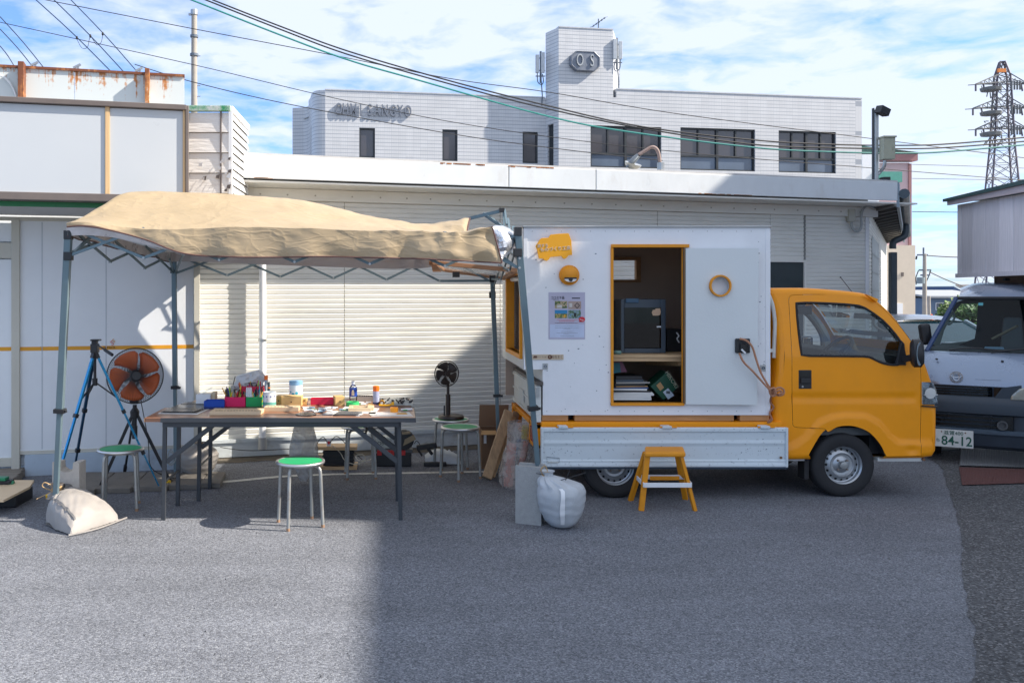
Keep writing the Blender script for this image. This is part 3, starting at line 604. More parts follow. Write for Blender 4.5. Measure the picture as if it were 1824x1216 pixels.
# tower left flank, right flank and back
tl = Vector((-.49, 1)).normalized(); B1 = A0+tl*.72
flank_h = [(.18, .60, Z(296, 29.3), Z(218, 29.3))]
mb = MB(); wallgrid(mb, B1, A0, 0, zTow, [(.12, .44, Z(297, 29.3), Z(221, 29.3))], .12); mb.build('tower_flank', m_tile, office)
q = B1; T1 = Vector(AL(uT, 0)[:2]); tb = Vector((.35, 1))*2.3
mb = MB(); wallgrid(mb, T1, T1+tb, 7.7, zTow, [], .1); wallgrid(mb, T1+tb, B1+tb, 7.7, zTow, [], .1); wallgrid(mb, B1+tb, B1, 7.7, zTow, [], .1); mb.build('tower_back', m_tile, office)
mb = MB(); mb.add([(A0.x, A0.y, zTow-.1), (T1.x, T1.y, zTow-.1), (*(T1+tb), zTow-.1), (*(B1+tb), zTow-.1), (*B1, zTow-.1)], [(0, 1, 2, 3, 4)]); mb.build('tower_roof', MC['backing'], office)
mb = MB(); E1 = Vector(AL(uE, 0)[:2]); wallgrid(mb, E1, E1+Vector((-.16, .98))*9, 0, zTop, [], .25); mb.build('end_wall', m_tile, office)
mb = MB(); mb.add([AL(.3, 7.9, -.2), AL(uE-.2, 7.9, -.2), AL(uE-.2, 7.9, -9), AL(.3, 7.9, -9)], [(0, 1, 2, 3)]); mb.build('roof', MC['backing'], office)
# left wing with rounded corner
def bl(px): k = (px-CX)/F; return (k*B1.y-B1.x)/(ft.x-k*ft.y)
u577 = bl(579); P577 = B1+ft*u577
wing = [(640, 668, 228, 281), (788, 815, 231, 287), (931, 958, 235, 291)]
hs = []
for a, b, c, d in wing:
    D1 = (B1+ft*bl((a+b)/2)).y; hs.append((bl(a)-u577, bl(b)-u577, Z(d, D1), Z(c, D1)))
mb = MB(); wallgrid(mb, P577, B1, 0, 8.2, hs, .2)
curve = [P577, P577+Vector((-.24, .05)), P577+Vector((-.40, .25)), P577+Vector((-.50, .6)), P577+Vector((-.58, 1.1)), P577+Vector((-.68, 1.5)), P577+Vector((-.85, 1.75)), P577+Vector((-1.27, 1.85))]
cs = [Vector(p[:2]) for p in cat([(p.x, p.y, 0) for p in curve], 4)]
uo = 0; zt2 = lambda i: 8.2 if i < 14 else 8.0
for i, (a, b) in enumerate(zip(cs, cs[1:])):
    ln_ = (b-a).length; wallgrid(mb, b, a, 0, 8.2 if i < 20 else 8.0, [(.02, ln_-.02, 5.5, 7.15)] if i in (12, 14) else [], .1, u_off=-uo-ln_); uo += ln_
mb.build('left_wing_wall', m_tile, office)
lw = cs[-1]
mb = MB(); wallgrid(mb, lw+Vector((-.02, 6)), lw, 0, 8.0, [], .1); mb.build('end_wall', m_tile, office)
mb = MB(); mb.add([(*(P577+Vector((.1, .2))), 7.6), (*(B1+Vector((-.1, .2))), 7.6), (*(B1+Vector((-.1, 8))), 7.6), (*(lw+Vector((.1, 6))), 7.6), (*(lw+Vector((.2, .2))), 7.6)], [(0, 1, 2, 3, 4)]); mb.build('roof', MC['backing'], office)
for i in (12, 14):
    a, b = cs[i], cs[i+1]; m2 = MB(); n_ = Vector((0.04, .04)); m2.add([(*(a+n_), 5.5), (*(b+n_), 5.5), (*(b+n_), 7.15), (*(a+n_), 7.15)], [(0, 1, 2, 3)]); m2.build('slit_window', m_wfr, office)
# windows: frame > panes
def AQ(u, z, out): return AL(u, z, out)
def fbox(mb, LF, u0, u1, o0, o1, z0, z1):
    vs = [LF(u, z, o_) for z in (z0, z1) for u, o_ in ((u0, o1), (u1, o1), (u1, o0), (u0, o0))]
    mb.add(vs, [(0, 3, 2, 1), (4, 5, 6, 7), (0, 1, 5, 4), (1, 2, 6, 5), (2, 3, 7, 6), (3, 0, 4, 7)]); return mb
for (u0, u1, z0, z1) in holes:
    fr = MB(); zm = lerp(z0, z1, .34); w_ = u1-u0; um = u0+w_*.5
    for a, b in ((u0, u0+.05), (u1-.05, u1)): fbox(fr, AL, a, b, -.14, -.05, z0, z1)
    for a, b in ((z0, z0+.05), (z1-.05, z1)): fbox(fr, AL, u0+.05, u1-.05, -.138, -.052, a, b)
    fbox(fr, AL, u0+.05, um-.04, -.136, -.055, zm-.03, zm+.03); fbox(fr, AL, um+.04, u1-.05, -.136, -.055, zm-.03, zm+.03)
    fbox(fr, AL, um-.04, um+.04, -.137, -.05, z0+.05, z1-.05)
    for t in (.25, .75): fbox(fr, AL, u0+w_*t-.025, u0+w_*t+.025, -.134, -.058, zm+.03, z1-.05)
    wf = fr.build('window', m_wfr, office)
    for k in range(4): fbox(MB(), AL, u0+w_*k/4+.02, u0+w_*(k+1)/4-.02, -.112, -.108, zm, z1-.03).build('pane', m_wing, wf)
    for k in range(2): fbox(MB(), AL, u0+w_*k/2+.02, u0+w_*(k+1)/2-.02, -.112, -.108, z0+.03, zm).build('pane', m_wing2, wf)
def BL(u, z, out=0): q = P577+ft*u+fn*out; return (q.x, q.y, z)
for (u0, u1, z0, z1) in hs:
    fr = MB()
    for a, b in ((u0, u0+.05), (u1-.05, u1)): fbox(fr, BL, a, b, -.12, -.03, z0, z1)
    for a, b in ((z0, z0+.06), (z1-.05, z1)): fbox(fr, BL, u0+.05, u1-.05, -.118, -.032, a, b)
    wf = fr.build('window', m_wfr, office)
    fbox(MB(), BL, u0+.04, u1-.04, -.09, -.085, z0+.05, z1-.04).build('pane', m_wing, wf)
m2 = MB(); a = B1+(A0-B1)*.16+Vector((.05, .04)); b = B1+(A0-B1)*.62+Vector((.05, .04)); m2.add([(*a, Z(297, 29.3)), (*b, Z(297, 29.3)), (*b, Z(221, 29.3)), (*a, Z(221, 29.3))], [(0, 1, 2, 3)]); m2.build('window', m_wfr, office)
# parapet caps
m_cap = mat('grey_cap', (.45, .47, .5), .4)
mb = MB(); fbox(mb, AL, 0, uT, -.25, .02, zTow, zTow+.04); fbox(mb, AL, au(1098), uE, -.25, .02, zTop, zTop+.04); fbox(mb, BL, 0, (B1-P577).length-.03, -.2, .02, 8.2, 8.24); mb.build('parapet_cap', m_cap, office)
# lettering OHMI SANGYO and the OS plate
m_let = mat('sign_letter_metal', (.17, .19, .23), .4, .3)
s0, s1 = bl(598)-u577, bl(732)-u577; rf = math.atan2(ft.y, ft.x)
ls = thing('company_lettering', 'raised metal letters reading OHMI SANGYO on the left wing of the tiled building', 'sign', BL((s0+s1)/2, 7.3, .1))
word = 'OHMI SANGYO'; n_ = len(word)
for i, ch in enumerate(word):
    if ch == ' ': continue
    u = bl([603, 615, 629, 642, 0, 658, 671, 685, 699, 712, 726][i])-u577; p = BL(u, Z(200, 28.9), .05); o = text(ch, .52, p, m_let, ls, 'letter', .03, rot=rf, sx=.58, bold=.008)
oc = au(1042, .1); zo = Z(111, aD(1042))
pl_ = thing('octagon_emblem', 'grey octagonal plate with the letters OS high on the tower', 'emblem', AL(oc, zo, .1))
uw, zh = .52, .33; poly = [(-uw, -zh*.45), (-uw*.62, -zh), (uw*.62, -zh), (uw, -zh*.45), (uw, zh*.45), (uw*.62, zh), (-uw*.62, zh), (-uw, zh*.45)]
mb = MB(); mb.prism([AL(oc+a, zo+b, .02) for a, b in poly], (fn.x*.12, fn.y*.12, 0)); mb.build('plate', m_let, pl_, bevel=.02)
mb = MB(); fr = [AL(oc+a*.93, zo+b*.93, .15) for a, b in poly]; mb.tube(fr, .014, 6, closed=True); mb.build('rim', m_let, pl_)
for dx, ch in ((-.2, 'O'), (.22, 'S')): text(ch, .58, AL(oc+dx, zo, .155), m_steel, pl_, 'letter', .03, rot=rf, sx=.55)
# antennas
m_ant = mat('antenna_grey', (.5, .53, .56), .5); m_antd = mat('antenna_dark', (.12, .15, .19), .5)
def cell(px, py, D, lab, sgn):
    t = thing('cell_antenna', lab, 'antenna', P(px, py, D))
    mb = MB(); mb.cyl(P(px, py+30, D), P(px, py-26, D), .035, n=8); mb.build('mast', m_antd, t)
    for k, dx in enumerate((-6, 4)):
        mb = MB(); q0 = P(px+sgn*dx, py+12, D-.15); q1 = P(px+sgn*dx, py-20-4*k, D-.15); mb.bar(q0, q1, .12, .09); mb.build('panel', m_ant, t, bevel=.01)
    mb = MB()
    for k in (-14, 8, 18): mb.bar(P(px-sgn*9, py+k, D), P(px+sgn*8, py+k, D), .03)
    mb.build('bracket', m_antd, t)
    mb = MB(); mb.tube(cat([P(px-6*sgn, py+12, D-.1), P(px-5*sgn, py+28, D-.1), P(px+2*sgn, py+33, D-.1), P(px+5*sgn, py+26, D-.1), P(px+3*sgn, py+14, D-.1)], 5), .018, 5); mb.tube([P(px+1, py+26, D), P(px+3, py+52, D), P(px+2, py+70, D)], .02, 5); mb.build('cable', m_antd, t)
cell(963, 118, 29.6, 'pale cell antenna panels on the left edge of the tower', 1)
cell(1099, 94, 29.4, 'pale cell antenna panels on the right edge of the tower', -1)
t = thing('tv_antenna', 'small yagi tv antenna on the tower roof', 'antenna', P(1068, 56, 30))
MB().cyl(P(1066, 60, 30), P(1066, 34, 30), .02, n=6).build('mast', m_antd, t)
mb = MB(); mb.bar(P(1055, 48, 30), P(1079, 31, 30), .025)
for k in range(6): q = P(1055, 48, 30).lerp(P(1079, 31, 30), k/5); mb.bar(q+Vector((-.1, -.15, -.06)), q+Vector((.1, .15, .06)), .018)
mb.build('boom', m_antd, t)

# ================================================================ FAR RIGHT BACKGROUND
pk = thing('pink_and_beige_building', 'tall building pink above and beige below with green roof edge behind the shed end', 'building', (X(1600, 40), 40, 0))
D0 = 40; m_pink = mat('pink_siding', (.60, .43, .45), .6, var=.04); m_bei = mat('beige_render', (.62, .54, .44), .8, var=.05, bump=.1)
zs_ = Z(437, D0); 
mb = MB(); wallgrid(mb, (X(1535, D0), D0-.1), (X(1628, D0), D0-.1), 0, zs_, [], .4); mb.build('lower_wall', m_bei, pk)
mb = MB(); wallgrid(mb, (X(1530, D0), D0), (X(1620, D0), D0), zs_, Z(290, D0), [], .4); mb.build('upper_wall', m_pink, pk)
mb = MB(); wallgrid(mb, (X(1620, D0), D0), (X(1604, 46), 46), 0, Z(290, D0), [], .3); mb.build('side_wall', m_pink, pk)
m_mar = mat('maroon_trim', (.33, .16, .16), .6)
MB().box(X(1620, D0)-.06, X(1620, D0)+.06, D0-.07, D0+.05, zs_, Z(292, D0)).build('corner_pipe', m_mar, pk)
MB().box(X(1570, D0), X(1628, D0), D0-.3, D0+.2, Z(288, D0), Z(276, D0)).build('eave', m_mar, pk)
mb = MB(); mb.add([(X(1525, D0), D0-.4, Z(262, D0)), (X(1631, D0), D0-.4, Z(274, D0)), (X(1600, D0), D0+4, Z(262, D0)), (X(1525, D0), D0+4, Z(255, D0))], [(0, 1, 2, 3)]); mb.build('green_roof', mat('green_roof', (.08, .30, .24), .5), pk)
MB().box(X(1534, D0), X(1580, D0), D0-1.2, D0-.3, Z(330, D0), Z(312, D0)).build('roof_step', MC['green_roof'], pk)
MB().box(X(1536, D0-1), X(1566, D0-1), D0-1.0, D0-.8, 2, Z(275, D0-1)).build('wing_wall', m_white, pk)
MB().box(X(1603, D0), X(1607, D0), D0-.13, D0-.1, Z(492, D0), Z(485, D0)).build('vent', m_brn, pk)
MB().box(X(1589, D0), X(1605, D0), D0-.14, D0-.1, .2, Z(540, D0)).build('door', m_white, pk)
# distant sheds and houses
def house(name, lab, px0, px1, ytop, D, col, roofcol, depth=8, rise=.5, windows=(), slope=1):
    t = thing(name, lab, 'house', (X((px0+px1)/2, D), D, 0)); x0, x1 = X(px0, D), X(px1, D); z = Z(ytop, D)
    m = mat(name+lab[:9]+'_wall', col, .7, var=.05)
    MB().box(x0, x1, D, D+depth, 0, z).build('wall', m, t)
    mb = MB(); mb.prism([(x0-.3, D-.4, z+.02), (x1+.3, D-.4, z+.02), (x1+.3, D+depth*.5, z+rise), (x0-.3, D+depth*.5, z+rise)], (0, 0, .12)); mb.prism([(x0-.3, D+depth*.5, z+rise+.001), (x1+.3, D+depth*.5, z+rise+.001), (x1+.3, D+depth+.4, z+.02), (x0-.3, D+depth+.4, z+.02)], (0, 0, .12)); mb.build('roof', mat(name+lab[:9]+'_roof', roofcol, .6, var=.1), t)
    for a, b, c, d in windows:
        wfm = MB(); wfm.box(X(a, D), X(b, D), D-.06, D-.002, Z(d, D), Z(c, D)); f = wfm.build('window', m_white, t)
        md = (a+b)/2
        for p, q in ((a+.8, md-.4), (md+.4, b-.8)): MB().box(X(p, D), X(q, D), D-.07, D-.062, Z(d-1, D), Z(c+1, D)).build('pane', m_wing2, f)
    return t
house('blue_house', 'blue grey metal clad house with one white window beyond the parked white car', 1655, 1760, 531, 55, (.13, .19, .28), (.30, .32, .34), windows=((1666, 1686, 539, 552),), rise=.4)
house('grey_shed', 'pale grey shed left of the blue house behind the utility pole', 1630, 1654, 535, 58, (.5, .5, .48), (.25, .24, .23), windows=((1633, 1640, 540, 556),), rise=.3)
t = thing('shed_roof_house', 'low house with dark blue gable end and pale roof above the blue house', 'house', (X(1720, 70), 70, 0))
D1 = 70; mb = MB(); mb.prism([(X(1699, D1), D1, 0), (X(1740, D1), D1, 0), (X(1740, D1), D1, Z(528, D1)), (X(1725, D1), D1, Z(524, D1)), (X(1699, D1), D1, Z(510, D1))], (0, 6, 0)); mb.build('wall', mat('navy_wall', (.03, .07, .17), .6), t)
mb = MB(); mb.prism([(X(1699, D1), D1-.2, Z(509, D1)), (X(1790, D1), D1-.2, Z(509, D1)), (X(1800, D1), D1+5, Z(522, D1)), (X(1728, D1), D1-.1, Z(524, D1))], (0, 0, .1)); mb.build('roof', mat('tan_roof', (.42, .38, .34), .7), t)
# utility poles
def upole(px, ytop, D, lab, r=.14):
    t = thing('utility_pole', lab, 'utility pole', (X(px, D), D, 0))
    MB().cyl((X(px, D), D, 0), (X(px, D), D, Z(ytop, D)), r, r*.7, 12).build('pole', mat('pole_concrete', (.36, .33, .29), .8, var=.12, grime=.4, gcol=(.15, .13, .12), gscale=3), t, smooth=True); return t
D2 = 52
t = upole(1647, 452, D2, 'distant utility pole with crossarms and a transformer between pink building and van')
MB().cyl(P(1645, 452, D2), P(1645, 441, D2), .05, n=6).build('top_rod', m_antd, t)
for a, b, y in ((1634, 1652, 454), (1637, 1658, 481), (1640, 1656, 490)): MB().bar(P(a, y, D2), P(b, y, D2), .09).build('crossarm', m_antd, t)
MB().cyl(P(1640, 505, D2-.3), P(1640, 494, D2-.3), .22, n=12).build('transformer', mat('transformer_grey', (.2, .25, .27), .5), t)
mb = MB(); mb.tube([P(1636, 482, D2), P(1631, 495, D2), P(1632, 507, D2)], .03, 5); mb.tube([P(1658, 482, D2), P(1653, 495, D2), P(1648, 506, D2)], .03, 5); mb.tube([P(1633, 456, D2), P(1632, 462, D2)], .05, 5); mb.build('drop_cable', m_wire, t)
t = upole(1655, 527, 50, 'short stub pole beside the distant transformer pole', .1)
t = upole(346, 26, 22, 'tall concrete utility pole rising behind the storefront sign', .10)
mb = MB(); mb.bar(P(336, 26, 22), P(350, 26, 22), .05); mb.cyl(P(346, 27, 22), P(346, 18, 22), .09, n=10); mb.build('top_bracket', m_steel, t)
mb = MB()
for y in (100, 153, 172): mb.bar(P(341, y, 22), P(357, y, 22), .02)
mb.build('step_bolts', m_steel, t)
mb = MB(); mb.lathe([(.105, -.03), (.105, .03)], P(346, 98, 22), n=12); mb.lathe([(.1, -.03), (.1, .03)], P(346, 65, 22), n=12); mb.build('clamp_bands', m_antd, t)
# lattice pylon
Dp = 120; pt_ = thing('transmission_tower', 'tall steel lattice transmission tower with three crossarm levels at far right', 'pylon', (X(1784, Dp), Dp, 0))
m_pyl = mat('pylon_steel', (.13, .115, .14), .6, .2); m_pyl2 = mat('pylon_grey', (.15, .155, .155), .6)
def pyh(z):                                                          # half width at height
    zt = [(0, 2.6), (Z(330, Dp), 1.45), (Z(262, Dp), 1.1), (Z(130, Dp), .7), (Z(112, Dp), .25)]
    return pw(z, zt)
cx_, lv = X(1785, Dp), [0, 4, 8, 12, 15, 17, 19, 21, 23, 25, 27, 29, 31, 33, Z(112, Dp)]
def pc_(z, a, b): h = pyh(z); return Vector((cx_+a*h+b*.35*h, Dp+b*h-a*.35*h, z))
for a, b in ((-1, -1), (1, -1), (1, 1), (-1, 1)):
    MB().tube([pc_(z, a, b) for z in lv], .13, 5).build('leg', m_pyl, pt_)
mb = MB()
for z0, z1 in zip(lv, lv[1:]):
    cc = [(-1, -1), (1, -1), (1, 1), (-1, 1)]
    for i in range(4):
        p, q = cc[i], cc[(i+1) % 4]; mb.bar(pc_(z0, *p), pc_(z1, *q), .07); mb.bar(pc_(z0, *q), pc_(z1, *p), .07); mb.bar(pc_(z1, *p), pc_(z1, *q), .06)
mb.build('lattice', m_pyl, pt_)
mb = MB(); mb.bar(P(1777, 126, Dp-1), P(1791, 126, Dp-1), .3, .5); mb.build('warning_band', mat('orange_band', (.7, .22, .04), .6), pt_)
for yy, lf in ((150, 1738), (193, 1733), (230, 1738)):
    for sg_, ex in ((-1, lf), (1, 1832)):
        mb = MB(); tip = P(ex, yy, Dp-2); up = P(1785, yy-20, Dp); lo = P(1785, yy-2, Dp)
        for b in (-1, 1):
            mb.bar(up+Vector((0, b*.9, 0)), tip, .11); mb.bar(lo+Vector((0, b*.9, 0)), tip, .11)
        for k in range(1, 6): t_ = k/6; mb.bar(up.lerp(tip, t_), lo.lerp(tip, t_), .07); mb.bar(up.lerp(tip, t_), lo.lerp(tip, (k-1)/6), .06)
        mb.bar(P(ex+14*-sg_*-1 if sg_ < 0 else ex-14, yy+2, Dp+2), lo, .09)
        mb.build('crossarm', m_pyl2, pt_)
        MB().cyl(tip, tip+Vector((0, 0, -.95)), .12, n=6).build('insulator', m_pyl, pt_)
        q = lo.lerp(tip, .72); MB().cyl(q, q+Vector((.2, 0, -1.0)), .11, n=6).build('insulator', m_pyl, pt_)
    mb = MB(); q = P(1765, yy+8, Dp-1.5); mb.lathe([(.2, -.35), (1.2, -.3), (1.3, .1), (.3, .3)], q, n=10); mb.build('equipment_platform', m_pyl2, pt_)
    mb = MB()
    for k in range(7): q = P(1757+k*5+random.uniform(-2, 2), yy+16+random.uniform(-3, 10), Dp-1.8); mb.bar(q, q+Vector((random.uniform(-.8, .8), 0, random.uniform(-1.2, 1.2))), .1)
    for k in range(4): q = P(1802+k*5, yy+10, Dp-1.8); mb.cyl(q, q+Vector((0, 0, 1.2)), .12, n=6)
    mb.tube(cat([P(1748, yy+3, Dp-2), P(1752, yy+13, Dp-2), P(1762, yy+12, Dp-2)], 5), .05, 4)
    mb.build('switchgear', m_pyl2, pt_, kind='stuff')
# overhead wires
m_grn = mat('green_cable', (.02, .22, .20), .5)
def wire(lab, pts, r, m=m_wire, k=8):
    mb = MB(); mb.tube(cat(pts, k), r, 5); o = mb.build('overhead_wire', m); tag(o, lab, 'cable', 'overhead wires'); return o
D = 17
wire('upper thick dark wire of the pair sweeping across from the top left', [P(378, 0, D), P(500, 47.6, D), P(620, 91.5, D), P(800, 144, D), P(973, 188, D), P(1145, 226, D), P(1345, 249.7, D), P(1489, 257.6, D), P(1620, 259, D), P(1700, 255.7, D), P(1830, 244.5, D)], .015)
wire('lower thick dark wire of the pair sweeping across from the top left', [P(358, -3, D), P(500, 53, D), P(620, 97.5, D), P(800, 149.5, D), P(973, 193.5, D), P(1150, 230, D), P(1345, 257.6, D), P(1489, 263.5, D), P(1620, 265, D), P(1700, 262, D), P(1830, 251.5, D)], .015)
wire('teal green cable sweeping under the pair of thick dark wires', [P(338, -1, D), P(500, 63, D), P(620, 107, D), P(738, 141, D), P(973, 206.5, D), P(1120, 235, D), P(1345, 263, D), P(1489, 271, D), P(1620, 273, D), P(1700, 269, D), P(1830, 257.5, D)], .017, m_grn)
wire('thin wire crossing the concrete pole and running down past the tower', [P(80, 0, 19), P(346, 52, 19), P(600, 100, 19), P(800, 140, 19), P(980, 165, 19), P(1200, 202, 19), P(1560, 248, 19), P(1830, 282, 19)], .009)
wire('thin wire from the left edge behind the concrete pole towards the company lettering', [P(0, 40, 19), P(346, 116, 19), P(600, 176, 19), P(850, 225, 19), P(1180, 268, 19), P(1560, 300, 19), P(1830, 322, 19)], .008)
wire('thin wire starting at the rusty roof screen and crossing the office windows', [P(240, 115, 14), P(346, 147, 14), P(520, 187, 14), P(800, 238, 14), P(1000, 266, 14), P(1180, 286, 14)], .007)
wire('faint wire low across the sky right of the pink building', [P(1625, 377, 30), P(1704, 378, 30), P(1830, 379, 30)], .014)
wire('faint wire between pink building and pylon base', [P(1625, 318, 45), P(1760, 320, 45), P(1830, 320, 45)], .014)
wire('faint wire just above the one reaching the pylon base', [P(1625, 293, 45), P(1760, 297, 45), P(1830, 300, 45)], .014)
wire('faint wire from the distant utility pole sloping down to the right', [P(1655, 484, 52), P(1690, 500, 52), P(1740, 518, 52), P(1800, 530, 52)], .03)
wire('faint wire from the top of the distant utility pole to the right', [P(1650, 455, 52), P(1704, 458, 52), P(1830, 460, 52)], .03)
for k, (a, b, c, d) in enumerate([(0, 30, 85, 122), (0, 52, 65, 120), (0, 82, 30, 118), (64, 0, 200, 122), (96, 0, 222, 122), (126, 0, 246, 122)]):
    nm = ['first', 'second', 'third', 'fourth', 'fifth', 'sixth'][k]
    wire('%s from left of six slanting wires behind the rusty roof screen' % ['third', 'second', 'first', 'fourth', 'fifth', 'sixth'][k], [P(a, b, 24), P((a+c)/2, (b+d)/2+1, 24), P(c, d+8, 24)], .016, mat('blue_black_wire', (.02, .05, .10), .5), 3)
mb = MB()
for px, py in ((137, 68), (161, 65), (183, 61)): mb.lathe([(.02, -.04), (.035, 0), (.02, .05)], P(px, py, 24), n=8)
mb.tube(cat([P(137, 70, 24), P(146, 86, 24), P(156, 84, 24), P(161, 66, 24), P(172, 80, 24), P(180, 76, 24), P(183, 62, 24)], 5), .007, 4)
tag(mb.build('wire_clamps', m_wire), 'three small clamps joined by a loop of wire on the slanting wires', 'wire clamps')

# ================================================================ BUILDING BEYOND THE RIGHT EDGE THAT CASTS THE BROAD SHADE
sb = thing('neighbouring_block', 'plain grey block out of view to the right whose flat roof shades the yard', 'building', (14, 0, 0))
m_sb = mat('grey_render', (.62, .62, .62), .8)
MB().box(12.001, 16, .5, 4.75, 9.72, 9.95).build('roof_step', m_sb, sb)
MB().box(12, 20, .5, 14, 0, 9.72).build('wall', m_sb, sb)
MB().box(12.001, 16, 6.4, 8.15, 9.72, 10.25).build('stair_house', m_sb, sb)
MB().box(12.001, 16, 4.751, 6.399, 9.72, 10.64).build('stair_house', m_sb, sb)

# ---- tree seen through the van, parked white car, orange cone
def crown(name, c, rx, ry, rz_, n, ls, cols, parent):
    random.seed(11); mb = MB()
    for k in range(n):
        while True:
            v = Vector([random.uniform(-1, 1) for _ in range(3)])
            if .35 < v.length < 1 and noise.noise(v*2.3)+.55 > v.length*.45: break
        p = Vector((c[0]+v.x*rx, c[1]+v.y*ry, c[2]+v.z*rz_)); a = Vector([random.gauss(0, 1) for _ in range(3)]).normalized()*ls*random.uniform(.5, 1.2); b = a.orthogonal().normalized()*ls*.6
        mb.add([p-a, p+b, p+a, p-b], [(0, 1, 2, 3)], random.randrange(len(cols)))
    return mb.build(name, cols, parent, fix=False)
lf = [mat('leaf_mid', (.06, .13, .02), .6, var=.3), mat('leaf_light', (.12, .22, .035), .6, var=.3), mat('leaf_dark', (.03, .07, .015), .6, var=.3)]
tr = thing('round_green_tree', 'rounded bright green tree beyond the parked white car', 'tree', (X(1735, 24), 24, 0))
mb = MB(); b0 = Vector((X(1735, 24), 24, 0)); mb.tube([b0, b0+Vector((.05, 0, .5)), b0+Vector((-.03, 0, 1.0))], .1, 8, rad=[.12, .09, .06])
for k in range(7): a = k*.9; mb.tube([b0+Vector((0, 0, .6)), b0+Vector((math.cos(a)*.5, math.sin(a)*.5, 1.0+.05*k))], .03, 5)
mb.build('trunk', mat('bark', (.1, .07, .05), .9, bump=.5), tr)
crown('crown', (X(1738, 24), 24, 1.0), 1.0, .9, .62, 5200, .06, lf, tr)
cone = thing('traffic_cone', 'orange traffic cone far behind the parked white car', 'cone', (X(1659, 26), 26, 0))
MB().lathe([(.2, 0), (.2, .03), (.13, .03), (.03, .98), (.0, 1.0)], (X(1659, 26), 26, 0), n=14).build('cone_body', mat('cone_orange', (.8, .13, .03), .5), cone)
# ================================================================ POP-UP CANOPY
can = thing('popup_canopy', 'beige pop up canopy with sagging wrinkled cover and grey folding frame', 'canopy', (-.7, 7.3, 0))
FL, FR = Vector((X(122, 6.3), 6.3, 0)), Vector((X(925, 6.35), 6.35, 0))
BLc, BRc = Vector((X(310, 8.25), 8.25, 0)), Vector((X(877, 8.28), 8.28, 0))
legs = [(Vector((X(97, 6.42), 6.42, 0)), P(122, 418, 6.3), .024), (Vector((X(966, 6.5), 6.5, 0)), P(922, 412, 6.35), .024),
        (Vector((X(313, 8.0), 8.0, 0)), P(310, 452, 8.25), .021), (Vector((X(890, 8.2), 8.2, 0)), P(877, 496, 8.28), .021)]
for (a, b, r) in legs:
    m = m_canopyframe
    mid = a.lerp(b, .4)
    lg = MB().bar(a, mid, r*1.5, r*1.5).bar(mid, b, r*2, r*2).build('leg', m, can, bevel=.003)
    MB().bar(a.lerp(b, .385), a.lerp(b, .40), r*3.2, r*2.8).bar(a.lerp(b, .392), a.lerp(b, .392)+Vector((.055, -.02, 0)), .02).build('clamp', m_black, lg, bevel=.003)
    MB().bar(a, a+Vector((0, 0, .012)), .09, .09).build('foot', m_steel, lg)
    MB().bar(b-Vector((0, 0, .035)), b+Vector((0, 0, .03)), .055, .055).build('corner_bracket', m_black, lg, bevel=.004)
    MB().bar(b-Vector((0, 0, .185)), b-Vector((0, 0, .125)), .06, .05).build('slide_bracket', m_black, lg, bevel=.004)
def truss(pa, pb, n, up, lo, wd=.020, da=0, db=0, skip=()):
    """scissor truss of n crossing pairs from pa to pb; up / lo functions give the z of nodes"""
    for i in range(n):
        a, b = pa.lerp(pb, i/n), pa.lerp(pb, (i+1)/n)
        ua, ub = Vector((a.x, a.y, up(i/n))), Vector((b.x, b.y, up((i+1)/n))); la, lb = Vector((a.x, a.y, lo(i/n))), Vector((b.x, b.y, lo((i+1)/n)))
        s = Vector((0, .009, 0)) if abs(pb.x-pa.x) > abs(pb.y-pa.y) else Vector((.009, 0, 0))
        if (i, 0) not in skip: MB().bar(la-s, ub-s, .011, wd).build('brace_bar', m_canopyframe, can)
        if (i, 1) not in skip: MB().bar(ua+s, lb+s, .011, wd).build('brace_bar', m_canopyframe, can)
    mb = MB()
    for i in range(n+1):
        a = pa.lerp(pb, i/n)
        for z in (up(i/n), lo(i/n)): mb.cyl((a.x, a.y-.02, z), (a.x, a.y+.02, z), .009, n=8)
    mb.build('bolt', m_steel, can, kind='stuff')
zf = lambda t: lerp(Z(400, 6.3), Z(418, 6.35), t)
truss(FL, FR, 6, lambda t: lerp(Z(405, 6.3), Z(416, 6.35), t), lambda t: lerp(Z(456, 6.3), Z(477, 6.35), t), skip=())
truss(BLc, BRc, 6, lambda t: lerp(Z(453, 8.25), Z(452, 8.28), t) if t < .99 else Z(500, 8.28), lambda t: lerp(Z(488, 8.25), Z(503, 8.28), t))
truss(FL, BLc, 3, lambda t: lerp(Z(404, 6.3), Z(452, 8.25), t), lambda t: lerp(Z(452, 6.3), Z(488, 8.25), t))
truss(FR, BRc, 3, lambda t: lerp(Z(412, 6.35), Z(497, 8.28), t), lambda t: lerp(Z(460, 6.35), Z(512, 8.28), t))
# roof bars that stick out at the torn right end
MB().bar(P(812, 395, 7.0), P(896, 375, 6.95), .026).build('roof_bar', m_canopyframe, can)
MB().bar(P(862, 381, 7.0), P(899, 407, 6.8), .024).build('roof_bar', m_canopyframe, can)
MB().bar(P(897, 375, 6.95), P(898, 408, 6.8), .016).build('roof_bar', m_canopyframe, can)
MB().bar(P(899, 374, 6.95), P(903, 400, 6.7), .014).build('roof_bar', m_canopyframe, can)
MB().bar(P(905, 390, 6.7), P(908, 412, 6.5), .016).build('roof_bar', m_canopyframe, can)
MB().bar(P(914, 404, 6.5), P(915, 420, 6.4), .018).build('roof_bar', m_canopyframe, can)
MB().box(X(889, 6.95), X(898, 6.95), 6.92, 6.98, Z(378, 6.95), Z(371, 6.95)).build('roof_joint', m_black, can)
MB().bar(P(885, 450, 6.4), P(920, 476, 6.36), .02).build('brace_bar', m_canopyframe, can)
MB().bar(P(130, 452, 6.3), P(165, 418, 6.5), .02).build('brace_bar', m_canopyframe, can)
